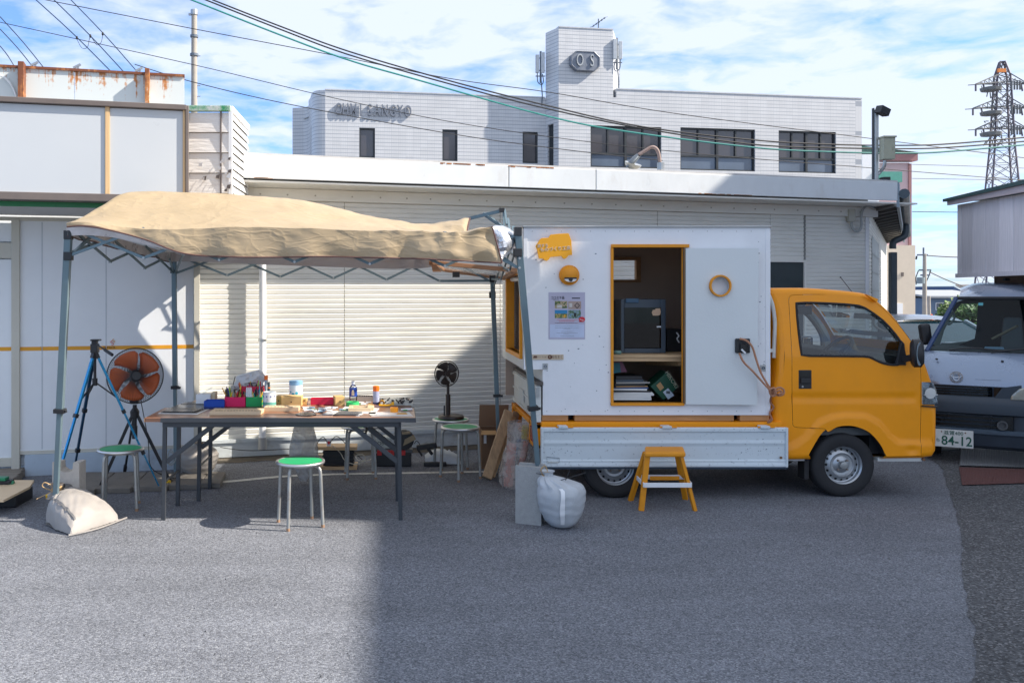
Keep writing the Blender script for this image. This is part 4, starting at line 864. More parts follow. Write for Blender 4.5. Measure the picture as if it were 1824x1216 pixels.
MB().bar(P(310, 486, 8.25), P(302, 462, 7.9), .016).build('brace_bar', m_canopyframe, can)
MB().bar(P(312, 486, 8.25), P(327, 452, 7.8), .016).build('brace_bar', m_canopyframe, can)
# cover
def fabric():
    m = bpy.data.materials.new('beige_canopy_fabric'); m.use_nodes = True; nt = m.node_tree; nt.nodes.clear(); o = N(nt, 'ShaderNodeOutputMaterial')
    tc = N(nt, 'ShaderNodeTexCoord')
    nz = N(nt, 'ShaderNodeTexNoise', i_Scale=2.2, i_Detail=8., i_Roughness=.65); L(nt, tc.outputs['Object'], nz.inputs['Vector'])
    r = N(nt, 'ShaderNodeValToRGB'); r.color_ramp.elements[0].position = .3; r.color_ramp.elements[1].position = .7
    r.color_ramp.elements[0].color = (.40, .31, .19, 1); r.color_ramp.elements[1].color = (.49, .38, .24, 1); L(nt, nz.outputs[0], r.inputs[0])
    # creases: distorted voronoi edges
    mp = N(nt, 'ShaderNodeMapping'); mp.inputs['Scale'].default_value = (.8, 1.4, 1.9); L(nt, tc.outputs['Object'], mp.inputs[0])
    ns = N(nt, 'ShaderNodeTexNoise', i_Scale=3., i_Detail=3.); L(nt, mp.outputs[0], ns.inputs['Vector'])
    va = N(nt, 'ShaderNodeVectorMath', operation='ADD'); L(nt, mp.outputs[0], va.inputs[0]); vs_ = N(nt, 'ShaderNodeVectorMath', operation='SCALE'); L(nt, ns.outputs['Color'], vs_.inputs[0]); vs_.inputs['Scale'].default_value = .35; L(nt, vs_.outputs[0], va.inputs[1])
    h = None
    for sc_, wt_ in ((1.6, 1.0), (3.8, .7), (8., .3)):
        v = N(nt, 'ShaderNodeTexVoronoi', i_Scale=sc_); v.feature = 'DISTANCE_TO_EDGE'; L(nt, va.outputs[0], v.inputs['Vector'])
        q = N(nt, 'ShaderNodeMapRange'); q.inputs[1].default_value = 0; q.inputs[2].default_value = .12; q.inputs[3].default_value = wt_; q.inputs[4].default_value = 0; L(nt, v.outputs[0], q.inputs[0])
        h = q.outputs[0] if h is None else mth(nt, 'ADD', h, q.outputs[0])
    n3 = N(nt, 'ShaderNodeTexNoise', i_Scale=7., i_Detail=5.); L(nt, mp.outputs[0], n3.inputs['Vector'])
    h = mth(nt, 'ADD', h, mth(nt, 'MULTIPLY', n3.outputs[0], 1.0))
    bp = N(nt, 'ShaderNodeBump', i_Strength=.28, i_Distance=.012); L(nt, h, bp.inputs['Height'])
    def side(colnode, col, rough, spec, tcol, tw, metal=0):
        b = N(nt, 'ShaderNodeBsdfPrincipled'); b.inputs['Roughness'].default_value = rough; b.inputs['Specular IOR Level'].default_value = spec; b.inputs['Metallic'].default_value = metal
        if colnode: L(nt, colnode, b.inputs['Base Color'])
        else: b.inputs['Base Color'].default_value = (*col, 1)
        L(nt, bp.outputs[0], b.inputs['Normal'])
        t = N(nt, 'ShaderNodeBsdfTranslucent'); t.inputs[0].default_value = (*tcol, 1)
        ms = N(nt, 'ShaderNodeMixShader'); ms.inputs[0].default_value = tw; L(nt, b.outputs[0], ms.inputs[1]); L(nt, t.outputs[0], ms.inputs[2]); return ms.outputs[0]
    A = side(r.outputs[0], None, .42, .5, (.42, .24, .09), .16); B = side(None, (.45, .45, .47), .38, .5, (.35, .22, .12), .12, .35)
    gm = N(nt, 'ShaderNodeNewGeometry'); ms = N(nt, 'ShaderNodeMixShader'); L(nt, gm.outputs['Backfacing'], ms.inputs[0]); L(nt, A, ms.inputs[1]); L(nt, B, ms.inputs[2]); L(nt, ms.outputs[0], o.inputs[0]); return m
m_fab = fabric()
K4 = [(118, 404), (150, 403), (200, 411), (262, 428), (330, 452), (420, 458), (500, 458), (580, 457), (660, 459), (745, 461), (820, 465), (893, 469)]
K3 = [(118, 398), (155, 397), (205, 403), (262, 408), (330, 408), (420, 406), (500, 407), (580, 409), (660, 412), (745, 414), (820, 417), (876, 404)]
K25 = [(121, 397, 6.45), (160, 388, 6.6), (200, 375, 6.7), (262, 372, 6.7), (330, 371, 6.7), (420, 373, 6.7), (500, 377, 6.7), (575, 387, 6.7), (650, 399, 6.65), (728, 410, 6.6), (800, 416, 6.55), (832, 414, 6.6)]
K2 = [(160, 392, 6.8), (195, 366, 6.9), (234, 342.5, 7.0), (300, 342.5, 7.1), (370, 345, 7.1), (440, 349, 7.1), (520, 356, 7.1), (580, 366, 7.1), (650, 384, 7.1), (720, 396, 7.05), (780, 400, 7.0), (836, 388, 7.0)]
K1 = [(304, 452, 8.09), (318, 449, 8.15), (350, 446, 8.15), (390, 445, 8.15), (440, 445, 8.15), (490, 446, 8.15), (545, 447, 8.15), (600, 449, 8.15), (655, 452, 8.15), (710, 454, 8.15), (760, 454, 8.15), (812, 448, 8.15)]
K0 = [(304, 466, 8.11), (318, 466, 8.17), (350, 466, 8.17), (390, 468, 8.17), (440, 470, 8.17), (490, 472, 8.17), (545, 474, 8.17), (600, 476, 8.17), (655, 478, 8.17), (710, 479, 8.17), (760, 477, 8.17), (812, 466, 8.17)]
def kk(K, d=None): return [P(p[0], p[1], p[2] if len(p) > 2 else d) for p in K]
curves = [cat(c, 11) for c in (kk(K0), kk(K1), kk(K2), kk(K25), kk(K3, 6.27), kk(K4, 6.25))]
nc = len(curves[0]); cols = []
for j in range(nc):
    pts = [c[j] for c in curves]; col = []
    seg = [4, 14, 9, 10, 9]
    for i in range(5):
        for s in range(seg[i]):
            t = s/seg[i]
            if i in (1, 2, 3):
                a, b = pts[i], pts[i+1]; pa = pts[i-1] if i > 1 else a; pb = pts[i+2] if i < 3 else b
                q = .5*((2*a)+(b-pa)*t+(2*pa-5*a+4*b-pb)*t*t+(3*a-3*b+pb-pa)*t**3); q = q.lerp(a.lerp(b, t), .55)
            else: q = pts[i].lerp(pts[i+1], t)
            col.append(q)
    col.append(pts[-1]); cols.append(col)
nr = len(cols[0])
def ridged(v): return 1-abs(noise.noise(v))*2
for j in range(nc):
    for i in range(nr):
        p = cols[j][i]; e = min(1, i/3, (nr-1-i)/2, j/3, (nc-1-j)/3)
        w1 = ridged(Vector((p.x*2.4+p.y*1.1, p.y*2.2-p.x*.5, p.z*2.5)))*.008
        w2 = ridged(Vector((p.x*6+p.z*5, p.y*3-p.x*2, p.z*7+3)))*.0045
        rt = sst(.62, .95, j/nc)*ridged(Vector((p.x*7, p.y*2.5, p.z*6)))*.022
        d_ = (w1+w2+rt)*max(.12, e)
        p.z += d_*.6; p.y -= d_*1.1
        if i > nr-10: p.y += .018*math.sin(p.x*13+2*noise.noise(Vector((p.x*3, 0, 0))))*((i-(nr-10))/9)
MBc = MB(); MBc.grid([[cols[j][i] for j in range(nc)] for i in range(nr)]); cov = MBc.build('cover', m_fab, can, smooth=42, fix=False)
for p_ in cov.data.polygons[:1]: pass
# make sure the outside of the cover is the beige side
up_ = sum((p.normal.z for p in cov.data.polygons), 0)
if up_ < 0: cov.data.flip_normals()
m_bind = mat('brown_binding', (.10, .045, .04), .7)
MB().tube([cols[j][nr-1]+Vector((0, -.004, 0)) for j in range(nc)], .0055, 6).build('hem_binding', m_bind, cov)
MB().tube([cols[nc-1][i]+Vector((.004, -.003, 0)) for i in range(18, nr)], .005, 6).build('hem_binding', m_bind, cov)
m_silver = mat('silver_lining', (.60, .60, .63), .33, .55, var=.15, vscale=9, bump=.9, bscale=9)
# left side valance seen from inside
rows = []
for k in range(25):
    t = k/24; a = P(118, 399, 6.27).lerp(P(305, 452, 8.2), t); dz_ = lerp(.085, .08, t)
    rows.append([a+Vector((.012*math.sin(k*1.7)*s/4+.01, 0, -dz_*s/4-.006*math.sin(k*.9)*s/4)) for s in range(5)])
MB().grid(rows).build('side_valance', m_silver, can, smooth=75)
MB().tube([r_[-1] for r_ in rows], .005, 5).build('hem_binding', m_bind, can)
fu = cat([P(*q, 6.262) for q in ((118, 404), (150, 403), (200, 411), (262, 428), (330, 452))], 8); fl2 = cat([P(*q, 6.285) for q in ((118, 421), (150, 419), (200, 423), (262, 436), (330, 455))], 8)
MB().grid([fu, [a.lerp(b, .5)+Vector((0, .006*math.sin(k*1.3), 0)) for k, (a, b) in enumerate(zip(fu, fl2))], fl2]).build('folded_lining', m_silver, can, smooth=60)
# crumpled silver flap
outl = [(876, 404), (884, 401), (896, 402), (908, 407), (917, 415), (922, 427), (921, 438), (914, 447), (905, 453), (898, 460), (893, 466)]
inn = [(876, 404), (878, 409), (880, 415), (882, 421), (884, 428), (886, 435), (887, 442), (888, 448), (890, 455), (891, 461), (892, 467)]
rows = []
for k in range(11):
    a = P(*inn[k], 6.3); b = P(*outl[k], 6.42); rr = []
    for s in range(9):
        t = s/8; q = a.lerp(b, t); q.y += -.05*math.sin(math.pi*t)+.03*noise.noise(q*22)*math.sin(math.pi*min(1, t+.15)); rr.append(q)
    rows.append(rr)
MB().grid(rows).build('silver_flap', mat('crumpled_silver', (.72, .72, .74), .25, .8, var=.1, bump=1., bscale=24), can, smooth=30)

# ================================================================ FOLDING TABLES
TZ = .765
m_tf = mat('table_frame_grey', (.055, .062, .072), .45, .3, var=.1)
m_lam = wood('table_laminate', (.30, .145, .085), rough=.28, contrast=.18)
def ftable(x0, x1, y0, y1, lab, broken=False):
    t = thing('folding_table', lab, 'table', ((x0+x1)/2, (y0+y1)/2, 0), 'long folding work tables')
    MB().box(x0, x1, y0, y1, TZ-.004, TZ).box(x0+.004, x1-.004, y0+.004, y1-.004, TZ-.03, TZ-.004).build('table_top', m_lam, t)
    mb = MB(); a = x0+.115 if broken else x0
    mb.box(a, x1+.004, y0-.006, y0, TZ-.032, TZ+.002); mb.box(x1, x1+.005, y0, y1, TZ-.032, TZ+.002); mb.box(a, x1+.004, y1, y1+.006, TZ-.032, TZ+.002)
    mb.build('edge_band', m_tf, t, bevel=.002)
    if broken: MB().box(x0-.006, x0, y0, y1, TZ-.03, TZ-.002).build('raw_edge', wood('raw_chip', (.38, .22, .12)), t)
    mb = MB(); mb.box(x0+.12, x1-.12, y0+.03, y0+.05, TZ-.072, TZ-.031); mb.box(x0+.12, x1-.12, y1-.05, y1-.03, TZ-.072, TZ-.031); mb.build('rail', m_tf, t, bevel=.002)
    for sx, xx in ((1, x0+.13), (-1, x1-.12)):
        for yy in (y0+.07, y1-.07):
            sp_ = .012*sx*-1
            MB().bar((xx, yy, TZ-.03), (xx+sp_, yy, 0), .03, .026).build('leg', m_tf, t, bevel=.002)
            MB().bar((xx+sx*.01, yy, .43), (xx+sx*.36, yy+.012, TZ-.06), .016, .035).build('stay', m_tf, t, bevel=.002)
        MB().cyl((xx-.006*sx, y0+.07, .28), (xx-.006*sx, y1-.07, .28), .009, n=8).build('crossbar', m_tf, t)
        MB().cyl((xx+sx*.25, y0+.07, TZ-.14), (xx+sx*.25, y1-.07, TZ-.14), .009, n=8).build('crossbar', m_tf, t)
    return t
ftable(X(258, 6.42), X(740, 6.42), 6.42, 6.99, 'front folding table with brown laminate top and one bare broken end, nearest the viewer', True)
ftable(X(258, 6.42)+.13, X(740, 6.42)-.02, 7.01, 7.58, 'back folding table pushed behind the front one and crowded with pen boxes')
# ---------------------------------------------------------------- things on the tables
def TD(py): return (EYE-TZ)*F/(py-HY)
def tbox(name, lab, cat_, px0, px1, ybase, ytop, dep, m, rot=0., bevel=.002, open_=False, D=None, zb=None, group=None):
    D = D or TD(ybase); zb = TZ+.001 if zb is None else zb; x0, x1 = X(px0, D), X(px1, D); z1 = Z(ytop, D); mb = MB()
    c = Vector(((x0+x1)/2, D, zb)); w_ = (x1-x0)/2; h = z1-zb
    if open_:
        for a in ((-w_, w_, 0, .003, 0, h), (-w_, w_, dep-.003, dep, 0, h), (-w_, -w_+.003, .003, dep-.003, 0, h), (w_-.003, w_, .003, dep-.003, 0, h), (-w_+.003, w_-.003, .003, dep-.003, 0, .003)): mb.box(*a)
    else: mb.box(-w_, w_, 0, dep, 0, h)
    o = mb.build(name, m, None, bevel=bevel, fix=True); o.location = c; o.rotation_euler.z = rot
    return tag(o, lab, cat_, group)
m_cblue = mat('card_blue', (.01, .07, .42), .6); m_cpink = mat('card_pink', (.72, .01, .11), .6); m_cgrn = mat('card_green', (.01, .33, .09), .6)
tbox('card_box', 'low open blue card box beside the pink pen box', 'box', 363, 399.5, 725, 714, .12, m_cblue, open_=True)
tbox('card_box', 'open bright pink card box packed with markers', 'box', 400, 437, 724, 707, .13, m_cpink, open_=True)
tbox('card_box', 'open green card box packed with pens and tubes, right of the pink one', 'box', 438.5, 466, 724, 707, .13, m_cgrn, rot=.08, open_=True)
tbox('card_box', 'tall red pink card box of pens behind the front pen boxes', 'box', 430, 468, 717, 688, .10, mat('card_red', (.60, .02, .07), .6), open_=True, D=7.24)
pc_cols = [mat('pen_'+n, c, .4) for n, c in (('red', (.6, .03, .03)), ('lime', (.35, .55, .03)), ('navy', (.02, .04, .25)), ('black', (.02, .02, .02)), ('yellow', (.75, .5, .03)), ('brown', (.3, .17, .09)), ('teal', (.02, .4, .45)), ('magenta', (.55, .02, .25)), ('white', (.75, .76, .78)), ('orange', (.8, .25, .02)))]
def pens(px0, px1, D0, D1, ztop, n, seed, lab, cols, zb=None):
    random.seed(seed)
    for k in range(n):
        x = X(random.uniform(px0, px1), D0); y = random.uniform(D0, D1); h = ztop+random.uniform(-.03, .035); lx = random.uniform(-.05, .05); a = Vector((x, y, (zb or TZ)+.006)); b = Vector((x+lx, y+random.uniform(-.01, .03), h))
        ci = random.choice(cols); r = random.uniform(.004, .0065); mid = a.lerp(b, .78)
        cm = random.choice((pc_cols[ci], pc_cols[3], pc_cols[ci]))
        o = thing('pen', ('%s pen or marker ' % pc_cols[ci].name[4:])+lab, 'pen', a, 'pens and markers standing in the card boxes')
        MB().cyl(a, mid, r, n=7).build('barrel', pc_cols[ci], o); MB().cyl(mid, b, r*1.12, r*.7, n=7).build('cap', cm, o)
pens(404, 434, 7.07, 7.16, TZ+.125, 22, 3, 'standing in the bright pink card box', [0, 1, 2, 3, 4, 5, 6, 9])
pens(441, 463, 7.07, 7.16, TZ+.13, 20, 5, 'standing in the green card box', [3, 8, 8, 6, 2, 5, 4, 9, 0])
pens(432, 466, 7.26, 7.32, TZ+.16, 16, 9, 'standing in the tall red card box behind', [0, 7, 1, 3, 4, 9, 0])
def lathething(name, lab, cat_, px, ybase, parts, D=None, zb=None, n=20):
    D = D or TD(ybase); t = thing(name, lab, cat_, (X(px, D), D, TZ if zb is None else zb)); c = t.location
    for nm, prof, m in parts: MB().lathe(prof, c, n=n).build(nm, m, t, smooth=True)
    return t
m_clear = glass('clear_plastic', (.85, .88, .9), .08, .1)
m_can = mat('printed_can', (.68, .72, .74), .35, .2, var=.25, vscale=40)
m_orcap = mat('orange_cap', (.85, .17, .01), .4)
D = TD(724)
t = lathething('printed_tin', 'short white printed tin holding brushes between green box and kraft boxes', 'tin', 480, 725, [('tin_body', [(.052, .002), (.052, .118), (.054, .12), (.054, .124), (.048, .124), (.048, .05)], m_can)])
lbm = mat('label_green_blue', (.12, .35, .30), .5)
MB().lathe([(.0528, .02), (.0528, .045)], t.location, n=20, cap=False).build('label_band', lbm, t)
mb = MB()
for k in range(10): a = k*.63; mb.cyl(t.location+Vector((math.cos(a)*.0535, math.sin(a)*.0535, .09)), t.location+Vector((math.cos(a)*.0525, math.sin(a)*.0525, .09)), .006, n=6)
mb.build('label_dots', pc_cols[2], t)
lathething('glue_stick', 'tall grey glue tube with orange cap standing behind the printed tin', 'glue stick', 474, 718, [('tube', [(.0, 0), (.013, .0), (.014, .11), (.014, .20)], mat('tube_grey', (.35, .4, .45), .4)), ('cap', [(.015, .20), (.015, .235), (.0, .237)], m_orcap)], D=7.2)
lathething('glue_stick', 'dark marker pen leaning behind the printed tin beside the orange capped tube', 'marker', 479, 718, [('tube', [(.0, 0), (.010, .0), (.011, .12), (.009, .18), (0, .185)], mat('tube_dark', (.05, .08, .09), .4)), ('band', [(.0115, .13), (.0115, .14)], m_orcap)], D=7.2)
m_wip = mat('wipes_label', (.62, .74, .84), .35, var=.15, vscale=25)
t = lathething('wipes_canister', 'blue and white canister with a pale blue lid behind the kraft drawer box', 'canister', 527, 718, [('canister_body', [(.0, 0), (.055, .0), (.055, .155)], m_wip), ('lid', [(.056, .155), (.0565, .185), (.05, .19), (0, .19)], mat('wipes_lid', (.22, .42, .65), .35))], D=7.25)
c = t.location; mb = MB()
for (a, z, s) in ((-1.9, .08, .014), (-1.75, .05, .01), (-1.35, .09, .012), (-1.2, .06, .008), (-2.3, .1, .008), (-1.5, .025, .012)): mb.lathe([(.0, 0), (s, .0008)], (c.x+math.cos(a)*.0552, c.y+math.sin(a)*.0552, c.z+z), (math.cos(a), math.sin(a), 0), 10)
mb.build('label_drops', mat('drop_teal', (.02, .35, .5), .4), t)
m_kr = mat('kraft_light', (.60, .40, .16), .7, var=.05)
def krbox(lab, a, b, yb, yt, dep, rot=0, D=None):
    o = tbox('kraft_drawer_box', lab, 'box', a, b, yb, yt, dep, m_kr, rot=rot, D=D, group=None); me = MB(); me.cyl((0, -.001, .035), (0, -.012, .035), .005, n=8)
    k = me.build('knob', m_ink, o); k.location = (0, 0, 0)
    k.data.transform(Matrix.Translation(Vector(o.location))) ; return o
krbox('kraft paper drawer box with black knob in the middle of the tables', 501, 537, 723.5, 706, .12)
krbox('kraft paper drawer box partly hidden left of the middle one', 492, 501, 720, 705.5, .10, D=7.15)
krbox('kraft paper drawer box partly hidden right of the middle one', 538, 546, 721, 710, .08, D=7.15)
krbox('slim kraft drawer box standing on end left of the green tape', 597, 614, 722.5, 706, .1, rot=.25)
o = tbox('red_tray', 'shallow red card tray tipped up in the middle of the back table', 'tray', 553, 594, 721, 709.5, .09, mat('tray_red', (.62, .01, .06), .5), open_=True)
# white paper box with a clear lid
o = tbox('white_paper_box', 'white tissue box at the left end of the back table', 'box', 349, 375, 719, 702, .11, m_white, D=7.2)
o = tbox('wooden_block', 'cream wooden block beside the white tissue box', 'block', 376, 383, 719, 699, .10, mat('cream_wood', (.66, .55, .38), .6), D=7.22)
mb = MB(); mb.prism([P(356, 701, 7.22), P(375, 690, 7.22), P(376, 693, 7.22), P(362, 702, 7.22)], (0, .06, 0)); tag(mb.build('plastic_wrap', m_clear, smooth=False), 'clear plastic sheet leaning on the white tissue box', 'plastic sheet')
# plastic bag bundle
bag = thing('plastic_bag', 'crumpled clear plastic bag of papers propped behind the pen boxes', 'plastic bag', P(445, 700, 7.34))
rows = []
for i in range(12):
    t_ = i/11; row = []
    for j in range(15):
        s = j/14; px = lerp(419, 472, s)+3*math.sin(i*.8)-(4 if i > 8 else 0)*(s-.5); top = pw(s, [(0, 671), (.4, 665), (.75, 659), (1, 667)]); py = lerp(703, top, t_)
        q = P(px, py, 7.34+.025*noise.noise(Vector((i*.5, j*.6, 1)))-.03*math.sin(math.pi*t_)*math.sin(math.pi*s)); row.append(q)
    rows.append(row)
m_bagw = mat('milky_plastic', (.62, .62, .62), .3, var=.1, bump=1., bscale=18, trans=.3)
MB().grid(rows).build('bag_film', m_bagw, bag, smooth=40)
mb = MB(); mb.prism([P(420, 672, 7.37), P(424, 668, 7.37), P(462, 658, 7.37), P(469, 664, 7.37), P(466, 703, 7.37), P(420, 703, 7.37)], (0, .012, 0)); mb.build('sheet_stack', m_paper, bag)
mb = MB(); mb.prism([P(454, 661.5, 7.365), P(461, 659.5, 7.365), P(461.5, 661.5, 7.365), P(454.5, 663.5, 7.365)], (0, -.002, 0)); mb.build('printed_mark', m_ink, bag)
mb = MB(); mb.bar(P(419, 670, 7.28), P(415, 686, 7.28), .006); mb.bar(P(436, 683, 7.27), P(460, 681, 7.27), .006); tag(mb.build('black_stick', m_black), 'thin black sticks leaning by the plastic bag of papers', 'stick')
# odds in the pen boxes
mb = MB(); mb.prism([P(395, 692, 7.1), P(396, 690, 7.1), P(403, 703, 7.1), P(401, 704, 7.1)], (0, .006, 0)); tag(mb.build('folding_ruler', mat('ruler_orange', (.75, .38, .06), .5)), 'orange ruler sticking out left of the pink pen box', 'ruler')
mb = MB(); mb.box(X(402, 7.15), X(412, 7.15), 7.12, 7.2, TZ+.004, Z(695, 7.15)); mb.box(X(401, 7.15), X(421, 7.15), 7.11, 7.21, Z(695, 7.15), Z(693.5, 7.15)); tag(mb.build('ink_bottle', mat('dark_box', (.06, .05, .045), .5), bevel=.002), 'dark square bottle with a flat top in the pink pen box', 'bottle')
mb = MB(); mb.box(X(412, 7.12), X(418, 7.12), 7.1, 7.14, TZ+.006, Z(687, 7.12)); tag(mb.build('grey_eraser_box', mat('pale_grey', (.35, .34, .32), .5), bevel=.002), 'grey narrow carton standing in the pink pen box', 'carton')
for k, px in enumerate((440, 443.5, 447)):
    tag(MB().lathe([(.0, .0), (.008, 0), (.008, .13), (.005, .145), (0, .146)], (X(px, 7.09), 7.09, TZ+.005), n=10).build('paint_tube', pc_cols[8], smooth=True), 'white capped tube standing at the left end of the green box', 'tube', 'white tubes in the green box')
# bottle, spray can, tapes
t = lathething('glue_bottle', 'clear bottle with a blue label near the right end of the back table', 'bottle', 629, 717, [('bottle_body', [(.0, 0), (.031, .0), (.033, .02), (.033, .12), (.028, .135), (.013, .15), (.013, .155)], m_clear), ('cap', [(.015, .155), (.015, .18), (0, .182)], mat('pale_cap', (.55, .6, .68), .4)), ('label', [(.0335, .055), (.0335, .125)], mat('label_blue', (.01, .05, .30), .4))])
c = t.location; MB().prism([(c.x-.011, c.y-.036, c.z+.065), (c.x+.011, c.y-.036, c.z+.065), (c.x+.011, c.y-.036, c.z+.09), (c.x+.005, c.y-.036, c.z+.11), (c.x-.005, c.y-.036, c.z+.11), (c.x-.011, c.y-.036, c.z+.09)], (0, -.001, 0)).build('label_patch', mat('label_cream', (.75, .6, .42), .5), t)
lathething('spray_can', 'spray can with bright orange cap at the right of the back table', 'spray can', 670, 719, [('can_body', [(.0, 0), (.027, .0), (.027, .105)], mat('can_label', (.40, .43, .60), .35, .2, var=.2, vscale=50)), ('can_base', [(.0275, .0), (.0275, .014)], mat('can_base', (.03, .05, .15), .4)), ('cap', [(.0265, .105), (.0265, .145), (.02, .15), (0, .15)], m_orcap)])
def ring(lab, nm, px, yb, r, h, m, r2=None, D=None, cat_='tape roll'):
    D = D or TD(yb); c = (X(px, D), D+r, TZ+.001); o = MB().lathe([(r, 0), (r, h), (r*.72, h), (r*.72, 0), (r, 0)], c, n=28, cap=False).build(nm, m, smooth=30); return tag(o, lab, cat_)
ring('bright green roll of tape lying in front of the blue labelled bottle', 'tape_roll', 627.5, 724, .053, .032, mat('tape_green', (.04, .48, .14), .35))
ring('orange roll of tape near the front edge at the right', 'tape_roll', 702, 735, .031, .036, mat('tape_orange', (.80, .30, .01), .35))
disp = thing('tape_dispenser', 'yellow curved tape dispenser behind the orange tape roll', 'tape dispenser', (X(688, 7.05), 7.05, TZ))
m_ty = mat('dispenser_yellow', (.80, .42, .01), .4); Dd = 7.05
MB().lathe([(.024, -.012), (.024, .012), (.012, .012), (.012, -.012)], (X(680, Dd), Dd+.01, TZ+.027), (0, 1, 0), 20, cap=False).build('tape_core', m_ty, disp, smooth=30)
MB().tube(cat([(X(675, Dd), Dd, TZ+.012), (X(684, Dd), Dd, TZ+.01), (X(694, Dd), Dd, TZ+.012), (X(700, Dd), Dd, TZ+.034)], 5), .008, 8).build('arm', m_ty, disp, smooth=True)
MB().prism([(X(696, Dd), Dd-.012, TZ+.014), (X(702, Dd), Dd-.012, TZ+.012), (X(701, Dd), Dd-.012, TZ+.042)], (0, .024, 0)).build('cutter', m_ty, disp)
# boards, plates, papers
def flat(nm, lab, cat_, quad, th, m, z=None, group=None):
    z = TZ+.001 if z is None else z; pts = []
    for px, py in quad: d_ = (EYE-z)*F/(py-HY); pts.append((X(px, d_), d_, z))
    return tag(MB().prism(pts, (0, 0, th)).build(nm, m), lab, cat_, group)
m_lp = wood('laser_ply', (.66, .50, .32), contrast=.12)
def cutout(t, x0, x1, y, z, n, seed):
    random.seed(seed); mb = MB()
    for k in range(n): x = lerp(x0, x1, (k+.2)/n); w_ = (x1-x0)/n*random.uniform(.35, .75); mb.box(x, x+w_, y-.0, y+.012, z, z+.0012)
    mb.build('cut_holes', m_ink, t)
t = thing('plywood_stencil', 'long light plywood letter stencil board at the front left of the tables', 'board', (X(420, 6.55), 6.55, TZ)); Da = TD(739.5); h_ = .028
MB().box(X(373, Da), X(464, Da), Da, Da+.19, TZ+.001, TZ+h_).build('board', m_lp, t, bevel=.002); cutout(t, X(380, Da), X(455, Da), Da+.05, TZ+h_, 14, 2)
t = thing('plywood_stencil', 'second plywood stencil board lying right of the long one', 'board', (X(500, 6.7), 6.7, TZ)); Da = TD(733)
MB().box(X(470, Da), X(532, Da), Da, Da+.12, TZ+.001, TZ+.034).build('board', m_lp, t, bevel=.002); cutout(t, X(474, Da), X(528, Da), Da+.03, TZ+.034, 9, 4)
t = thing('plywood_square', 'stacked square plywood frame at the right part of the front table', 'board', (X(645, 6.8), 6.8, TZ)); Da = TD(733)
MB().box(X(620, Da), X(661, Da), Da, Da+.03, TZ+.003, TZ+.026).build('frame_side', m_lp, t, bevel=.002); MB().box(X(620, Da), X(661, Da), Da+.16, Da+.19, TZ+.003, TZ+.026).build('frame_side', m_lp, t, bevel=.002)
MB().box(X(620, Da), X(620, Da)+.03, Da+.03, Da+.16, TZ+.003, TZ+.026).build('frame_side', m_lp, t, bevel=.002); MB().box(X(661, Da)-.03, X(661, Da)+.02, Da+.03, Da+.16, TZ+.003, TZ+.028).build('frame_side', m_lp, t, bevel=.002)
m_sheet = mat('black_sheet', (.02, .021, .024), .25)
flat('white_mat', 'white sheet under the black plates at the left front', 'sheet', [(281, 736.5), (352, 738), (372, 729), (300, 728)], .002, m_paper)
for k, (q, z) in enumerate([([(286, 735), (350, 735.5), (368, 728.5), (300, 728)], .004), ([(290, 733.5), (345, 734), (362, 727.5), (302, 727)], .010), ([(302, 727), (360, 727.5), (370, 721.5), (318, 721)], .001), ([(322, 720), (362, 720.5), (366, 716.5), (330, 716.5)], .001)]):
    flat('black_plate', ['thin black plate directly on the white sheet', 'topmost small black plate of the pair at the left front', 'black plate lying behind the pair at the left', 'small black plate farthest back at the left end'][k], 'plate', q, .004, m_sheet, z=TZ+z)
    if k > 1: flat('pale_card', 'pale card edge under black plate ' + ('in the second row' if k == 2 else 'in the farthest row'), 'card', [(a-3, b+.5) for a, b in q], .0008, m_paper, z=TZ+.0002)
flat('black_plate', 'long dark strip lying along the seam in front of the blue and pink boxes', 'plate', [(345, 729), (470, 727), (468, 725), (352, 726)], .003, m_sheet)
t = thing('round_coaster', 'round black coaster with a cut wood pattern at the front table edge', 'coaster', (X(545, 6.5), 6.52, TZ)); Dq = TD(738.5)
MB().lathe([(.078, .001), (.078, .007), (0, .007)], (X(545, Dq), Dq, TZ), n=32).build('disc', m_sheet, t); MB().lathe([(.05, .0075), (0, .0078)], (X(545, Dq), Dq, TZ), n=24).build('inlay', m_lp, t)
mb = MB(); random.seed(4)
for k in range(12): a = random.uniform(0, 6.3); r = random.uniform(.005, .042); mb.box(X(545, Dq)+math.cos(a)*r-.004, X(545, Dq)+math.cos(a)*r+.006, Dq+math.sin(a)*r-.003, Dq+math.sin(a)*r+.003, TZ+.008, TZ+.009)
mb.build('pattern', m_ink, t)
m_pap2 = mat('grey_print', (.40, .41, .43), .5, var=.5, vscale=30); m_pap3 = mat('orange_print_paper', (.74, .70, .66), .6, var=.1)
flat('paper_sheet', 'large white sheet with orange print hanging at the right front corner', 'paper', [(662, 741.5), (736, 741), (728, 733), (655, 734)], .001, m_pap3)
flat('orange_print', 'orange printed patch on the large sheet at the right corner', 'print', [(706, 737.5), (726, 737.5), (724, 735), (708, 735)], .0004, m_or, z=TZ+.0025)
flat('paper_sheet', 'white sheet under the plywood frame', 'paper', [(600, 735), (668, 737), (676, 727), (615, 724)], .001, m_paper)
flat('dark_card', 'dark printed card pile left half at the front table edge', 'card', [(574, 738.5), (592, 738.8), (600, 733), (585, 732.5)], .004, m_pap2)
flat('dark_card', 'dark printed card pile right half at the front table edge', 'card', [(593, 740), (634, 740.5), (646, 735), (606, 733)], .008, mat('dark_print', (.07, .075, .085), .35, var=.6, vscale=20))
flat('paper_sheet', 'white sheet peeking out from under the dark cards', 'paper', [(580, 737), (640, 741), (648, 736), (590, 731)], .001, m_paper)
random.seed(21)
